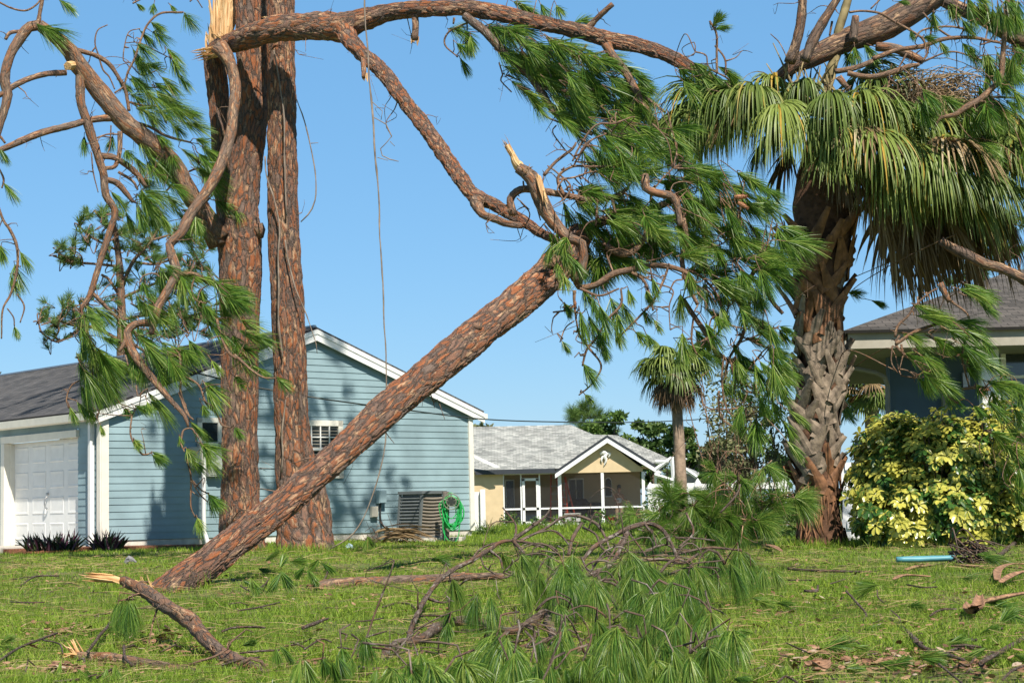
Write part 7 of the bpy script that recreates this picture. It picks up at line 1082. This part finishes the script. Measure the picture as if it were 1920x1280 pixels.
mb = MB(); pts = [P(*tp('J', x, y), 17.2) for x, y in ((1195, 618), (1300, 608), (1420, 600), (1515, 590))]; pts = [np.array([p[0], p[1], .05]) for p in pts]; tube(mb, pts, [.036, .04, .04, .036], 14, .05, .05, flat=.75)
bp_ = plain('faded blue plastic', (.10, .30, .36), .45, .12, 8); tag(mb.build('drain_pipe', bp_, smooth=True), 'flattened blue plastic pipe lying in front of the yellow shrub', 'pipe')
# twig heap at the right edge
tg = thing('twig_heap', 'heap of brown curved twigs by the right edge in front of the yellow shrub', 'debris', G(*tp('J', 1650, 640))); mb = MB()
for i in range(42):
    x0_, y0_ = RNG.uniform(1480, 1640), RNG.uniform(490, 640); x1_, y1_ = x0_+RNG.uniform(40, 260), y0_+RNG.uniform(-20, 130); a = P(*tp('J', x0_, min(y0_, 640)), 17.); b_ = P(*tp('J', min(x1_, 1900), min(y1_, 660)), 16.6); a[2] = max(a[2], .02); b_[2] = max(b_[2], .02); tube(mb, [a, (a+b_)/2+RNG.normal(size=3)*.04+ZU*.05, b_], [.009, .008, .004], 5, .06, rn=.5)
mb.build('stems', M['bark_dark'], tg, smooth=True, attrs=True)
# fallen dry frond beside the air conditioner
df = thing('dry_palm_frond', 'heap of dry brown palm frond in front of the air conditioner', 'palm debris', G(760, 1022)); mb = MB(); c = G(735, 1022); nn = 46; a = RNG.normal(.35, .35, nn); D = np.stack([np.cos(a), -.3+RNG.normal(0, .3, nn), .28*np.sin(a)+.12], -1)
ribbons(mb, c+np.stack([RNG.uniform(-.3, .1, nn), RNG.uniform(-.1, .2, nn), RNG.uniform(.02, .3, nn)], -1), D, RNG.uniform(.5, 1.05, nn), .05, 5, .9, [.6, 1, 1, .7, .4, .1], rn=.4+.5*RNG.random(nn), fold=.25)
for v in mb.v: v[:, 2] = np.maximum(v[:, 2], .03)
mb.build('blades', M['frond_dead'], df, attrs=True); mb = MB()
for i in range(60): q = c+np.array([RNG.uniform(-.5, .3), RNG.uniform(-.2, .2), RNG.uniform(.02, .12)]); tube(mb, [q, q+RNG.normal(size=3)*.1+ZU*.05, q+RNG.normal(size=3)*.18+ZU*.05], [.008, .006, .004], 4, .1)
mb.build('stems', M['bark_dark'], df, attrs=True)
# fallen green shoots lying on the lawn (each its own)
LT = [('D', 0, 0)]
shoots = [('green pine shoot on the lawn right under the leaning stem', [(1350, 700, 30, 130), (1400, 690, 60, 120), (1440, 640, 20, 110), (1480, 600, -20, 110)], 'H', 14.6), ('green pine shoots lying in front of the straight pine foot', [(1560, 650, 70, 130), (1570, 660, 110, 130), (1560, 640, -70, 100), (1720, 640, 60, 110), (1700, 630, 120, 90), (1790, 600, 40, 110), (1780, 590, 130, 90), (1620, 600, 10, 110)], 'H', 22.), ('green pine shoots at the lower left edge of the lawn', [(-10, 1070, 10, 110), (0, 1060, -20, 90), (0, 1090, 40, 90)], 'H', 8.), ('pine shoots lying by the lower left log', [(600, 1190, 90, 110), (640, 1180, 80, 120), (430, 1200, 60, 120), (470, 1190, 80, 110), (340, 1150, 80, 90), (240, 960, 90, 70)], 'H', 7.1), ('pine shoots on the grass below the splintered branch', [(1560, 1070, 40, 130), (1540, 1080, 80, 110), (1680, 1140, 90, 200), (1700, 1150, 70, 190), (1850, 1150, 80, 160), (1880, 1120, 60, 160), (1520, 1250, 70, 60), (1640, 1230, 100, 60), (1350, 1070, 0, 110)], 'H', 7.4),
          ('pine shoots lying flat in the middle of the right lawn', [(380, 800, 10, 110), (420, 820, 20, 120), (520, 830, 5, 110), (1090, 730, 160, 150), (1100, 735, 190, 130), (1250, 850, 0, 110), (330, 1010, 170, 110), (400, 1000, 190, 90), (860, 975, 5, 160), (1000, 980, 0, 120)], 'J', 10.5), ('pine shoots scattered at the lower right of the lawn', [(780, 1080, 0, 200), (950, 1075, 5, 110), (1320, 1130, 0, 150), (1330, 1140, 20, 130), (1090, 1165, 0, 140), (1180, 1170, 5, 130), (1480, 1060, 0, 130), (900, 1195, 0, 150), (280, 1255, 10, 110)], 'J', 7.2), ('green pine shoots by the palm pieces at the right edge', [(1740, 850, 20, 200), (1780, 870, 30, 190), (1700, 830, 10, 140), (1640, 560, 20, 180), (1680, 580, 20, 160), (1560, 690, 0, 140), (1700, 1080, 150, 160), (1850, 1120, 20, 120), (1760, 960, -40, 150), (1650, 1010, -30, 120)], 'J', 10.2), ('single pine shoot lying on the lawn in front of the air conditioner', [(500, 590, -10, 120), (540, 580, 20, 80), (140, 460, 60, 80), (150, 465, 100, 80)], 'I', 19.)]
for lb, ts, t, yy in shoots:
    px0 = tp(t, ts[0][0], ts[0][1]); gq = Grp('pine_shoots', lb, 'pine shoots', G(*px0)); gq.tuft(t, ts, Y=yy, jit=.0)
    gq.tf = [(x, y, a, L, max(5.9, YGd(x, y)-.05), 0.) for (x, y, a, L, Y_, j) in gq.tf]; gq.finish(n=150, W=.002*max(1.1, yy/8), droop=.12, twr=.003, spread=.45, zmin=0., wind=(0, 0, -1), spurs=0)
# stuff nobody could count: bark flakes, straw and fallen needles in the grass
def scatter(nn, ya, yb, pw): x, y = grass_pts(nn, ya, yb, pw); k = ~in_house(x, y); return x[k], y[k]
x, y = scatter(7500, 5.5, 26, .42); bb = bare(x, y); k = (bb > .6) | (RNG.random(len(x)) < .18); x, y = x[k], y[k]; nn = len(x); mb = MB()
for (tx, ty, rx_, ry_, nn_) in ((760, 1180, 260, 50, 170), (1100, 1190, 320, 50, 190), (1300, 1225, 300, 40, 120), (1500, 1200, 360, 60, 140), (600, 900, 420, 120, 170), (1300, 950, 420, 120, 170)):
    for j in range(nn_): gpt = G(*tp('J', tx+RNG.normal()*rx_*.5, min(1275, ty+RNG.normal()*ry_*.6))); x = np.append(x, gpt[0]); y = np.append(y, gpt[1])
for (tx, ty, rx_, ry_, nn_) in ((900, 1060, 260, 40, 260), (300, 1010, 260, 30, 200), (350, 1240, 120, 16, 160), (1100, 1110, 200, 30, 120)):
    for j in range(nn_): gpt = G(*tp('H', tx+RNG.normal()*rx_*.5, min(1275, ty+RNG.normal()*ry_*.6))); x = np.append(x, gpt[0]); y = np.append(y, gpt[1])
nn = len(x); mb = MB()
a = RNG.random(nn)*6.28; s_ = .007+.02*RNG.random(nn)**2.4; z = gh(x, y)+.012+.03*RNG.random(nn); c = np.stack([x, y, z], -1)
e1 = np.stack([np.cos(a), np.sin(a), RNG.normal(0, .25, nn)], -1)*s_[:, None]; e2 = np.stack([-np.sin(a), np.cos(a), RNG.normal(0, .25, nn)], -1)*(s_*RNG.uniform(.4, .9, nn))[:, None]; up_ = np.array([0, 0, .004])
V = []; ang = [0, 60, 120, 180, 240, 300]
for t_ in ang: jr = RNG.uniform(.7, 1.15, nn)[:, None]; V.append(c+(e1*cos(radians(t_))+e2*sin(radians(t_)))*jr+up_)
V = np.stack(V, 1); b0 = np.arange(nn)[:, None]*6; q = np.vstack([b0+np.array([0, 1, 2, 3]), b0+np.array([0, 3, 4, 5])]); mb.add(V.reshape(-1, 3), q=q, rn=np.repeat(RNG.random(nn), 6))
chips = mb.build('bark_chips', leafm('bark flakes', [(0., (.10, .05, .03)), (.5, (.27, .14, .08)), (.9, (.40, .24, .15)), (1., (.45, .36, .28))], .9, .0), attrs=True); chips['kind'] = 'stuff'
x, y = scatter(15000, 5.5, 30, .45); nn = len(x); mb = MB(); a = RNG.random(nn)*6.28; D = np.stack([np.cos(a), np.sin(a), RNG.normal(0, .14, nn)], -1); z = gh(x, y)+.018+.035*RNG.random(nn)
ribbons(mb, np.stack([x, y, z], -1), D, .10+.14*RNG.random(nn), .0016*np.maximum(1, y/8), 2, .2, [1, 1, .3]); st = mb.build('pine_straw', leafm('fallen needles', [(0., (.10, .14, .03)), (.4, (.22, .19, .06)), (.6, (.34, .22, .10)), (1., (.5, .38, .2))], .7, .1), attrs=True); st['kind'] = 'stuff'
# short sticks littering the lawn that nobody could count
x, y = scatter(420, 5.8, 28, .5); mb = MB()
for xx, yy in zip(x, y): a = RNG.random()*6.28; L = .04+.16*RNG.random()**2; r_ = .002+.004*RNG.random(); c = np.array([xx, yy, gh(xx, yy)+.03]); d = np.array([cos(a), sin(a), RNG.normal()*.12]); tube(mb, [c, c+d*L*.5+RNG.normal(size=3)*.012, c+d*L], [r_, r_, r_*.6], 4, .05, bs=4)
sk = mb.build('twig_litter', M['bark_dark'], attrs=True); sk['kind'] = 'stuff'
# small bits: white scrap, blue scrap, bird-like grey scrap near the mulch
mb = MB(); c = G(650, 1030); tube(mb, [c+ZU*.03, c+np.array([.05, 0, .06]), c+np.array([.1, 0, .02])], [.03, .045, .02], 8, .03, .3); tag(mb.build('plastic_scrap', plain('pale blue plastic scrap', (.45, .6, .75), .4)), 'tiny pale blue plastic scrap on the grass left of the air conditioner', 'litter')
mb = MB(); c = G(235, 1058); tube(mb, [c+ZU*.02, c+np.array([.05, 0, .08]), c+np.array([.14, .02, .03])], [.02, .045, .01], 8, .03, .3); tag(mb.build('grey_scrap', plain('grey scrap', (.25, .24, .25), .7)), 'small dark grey scrap on the lawn in front of the smaller purple plant', 'litter')
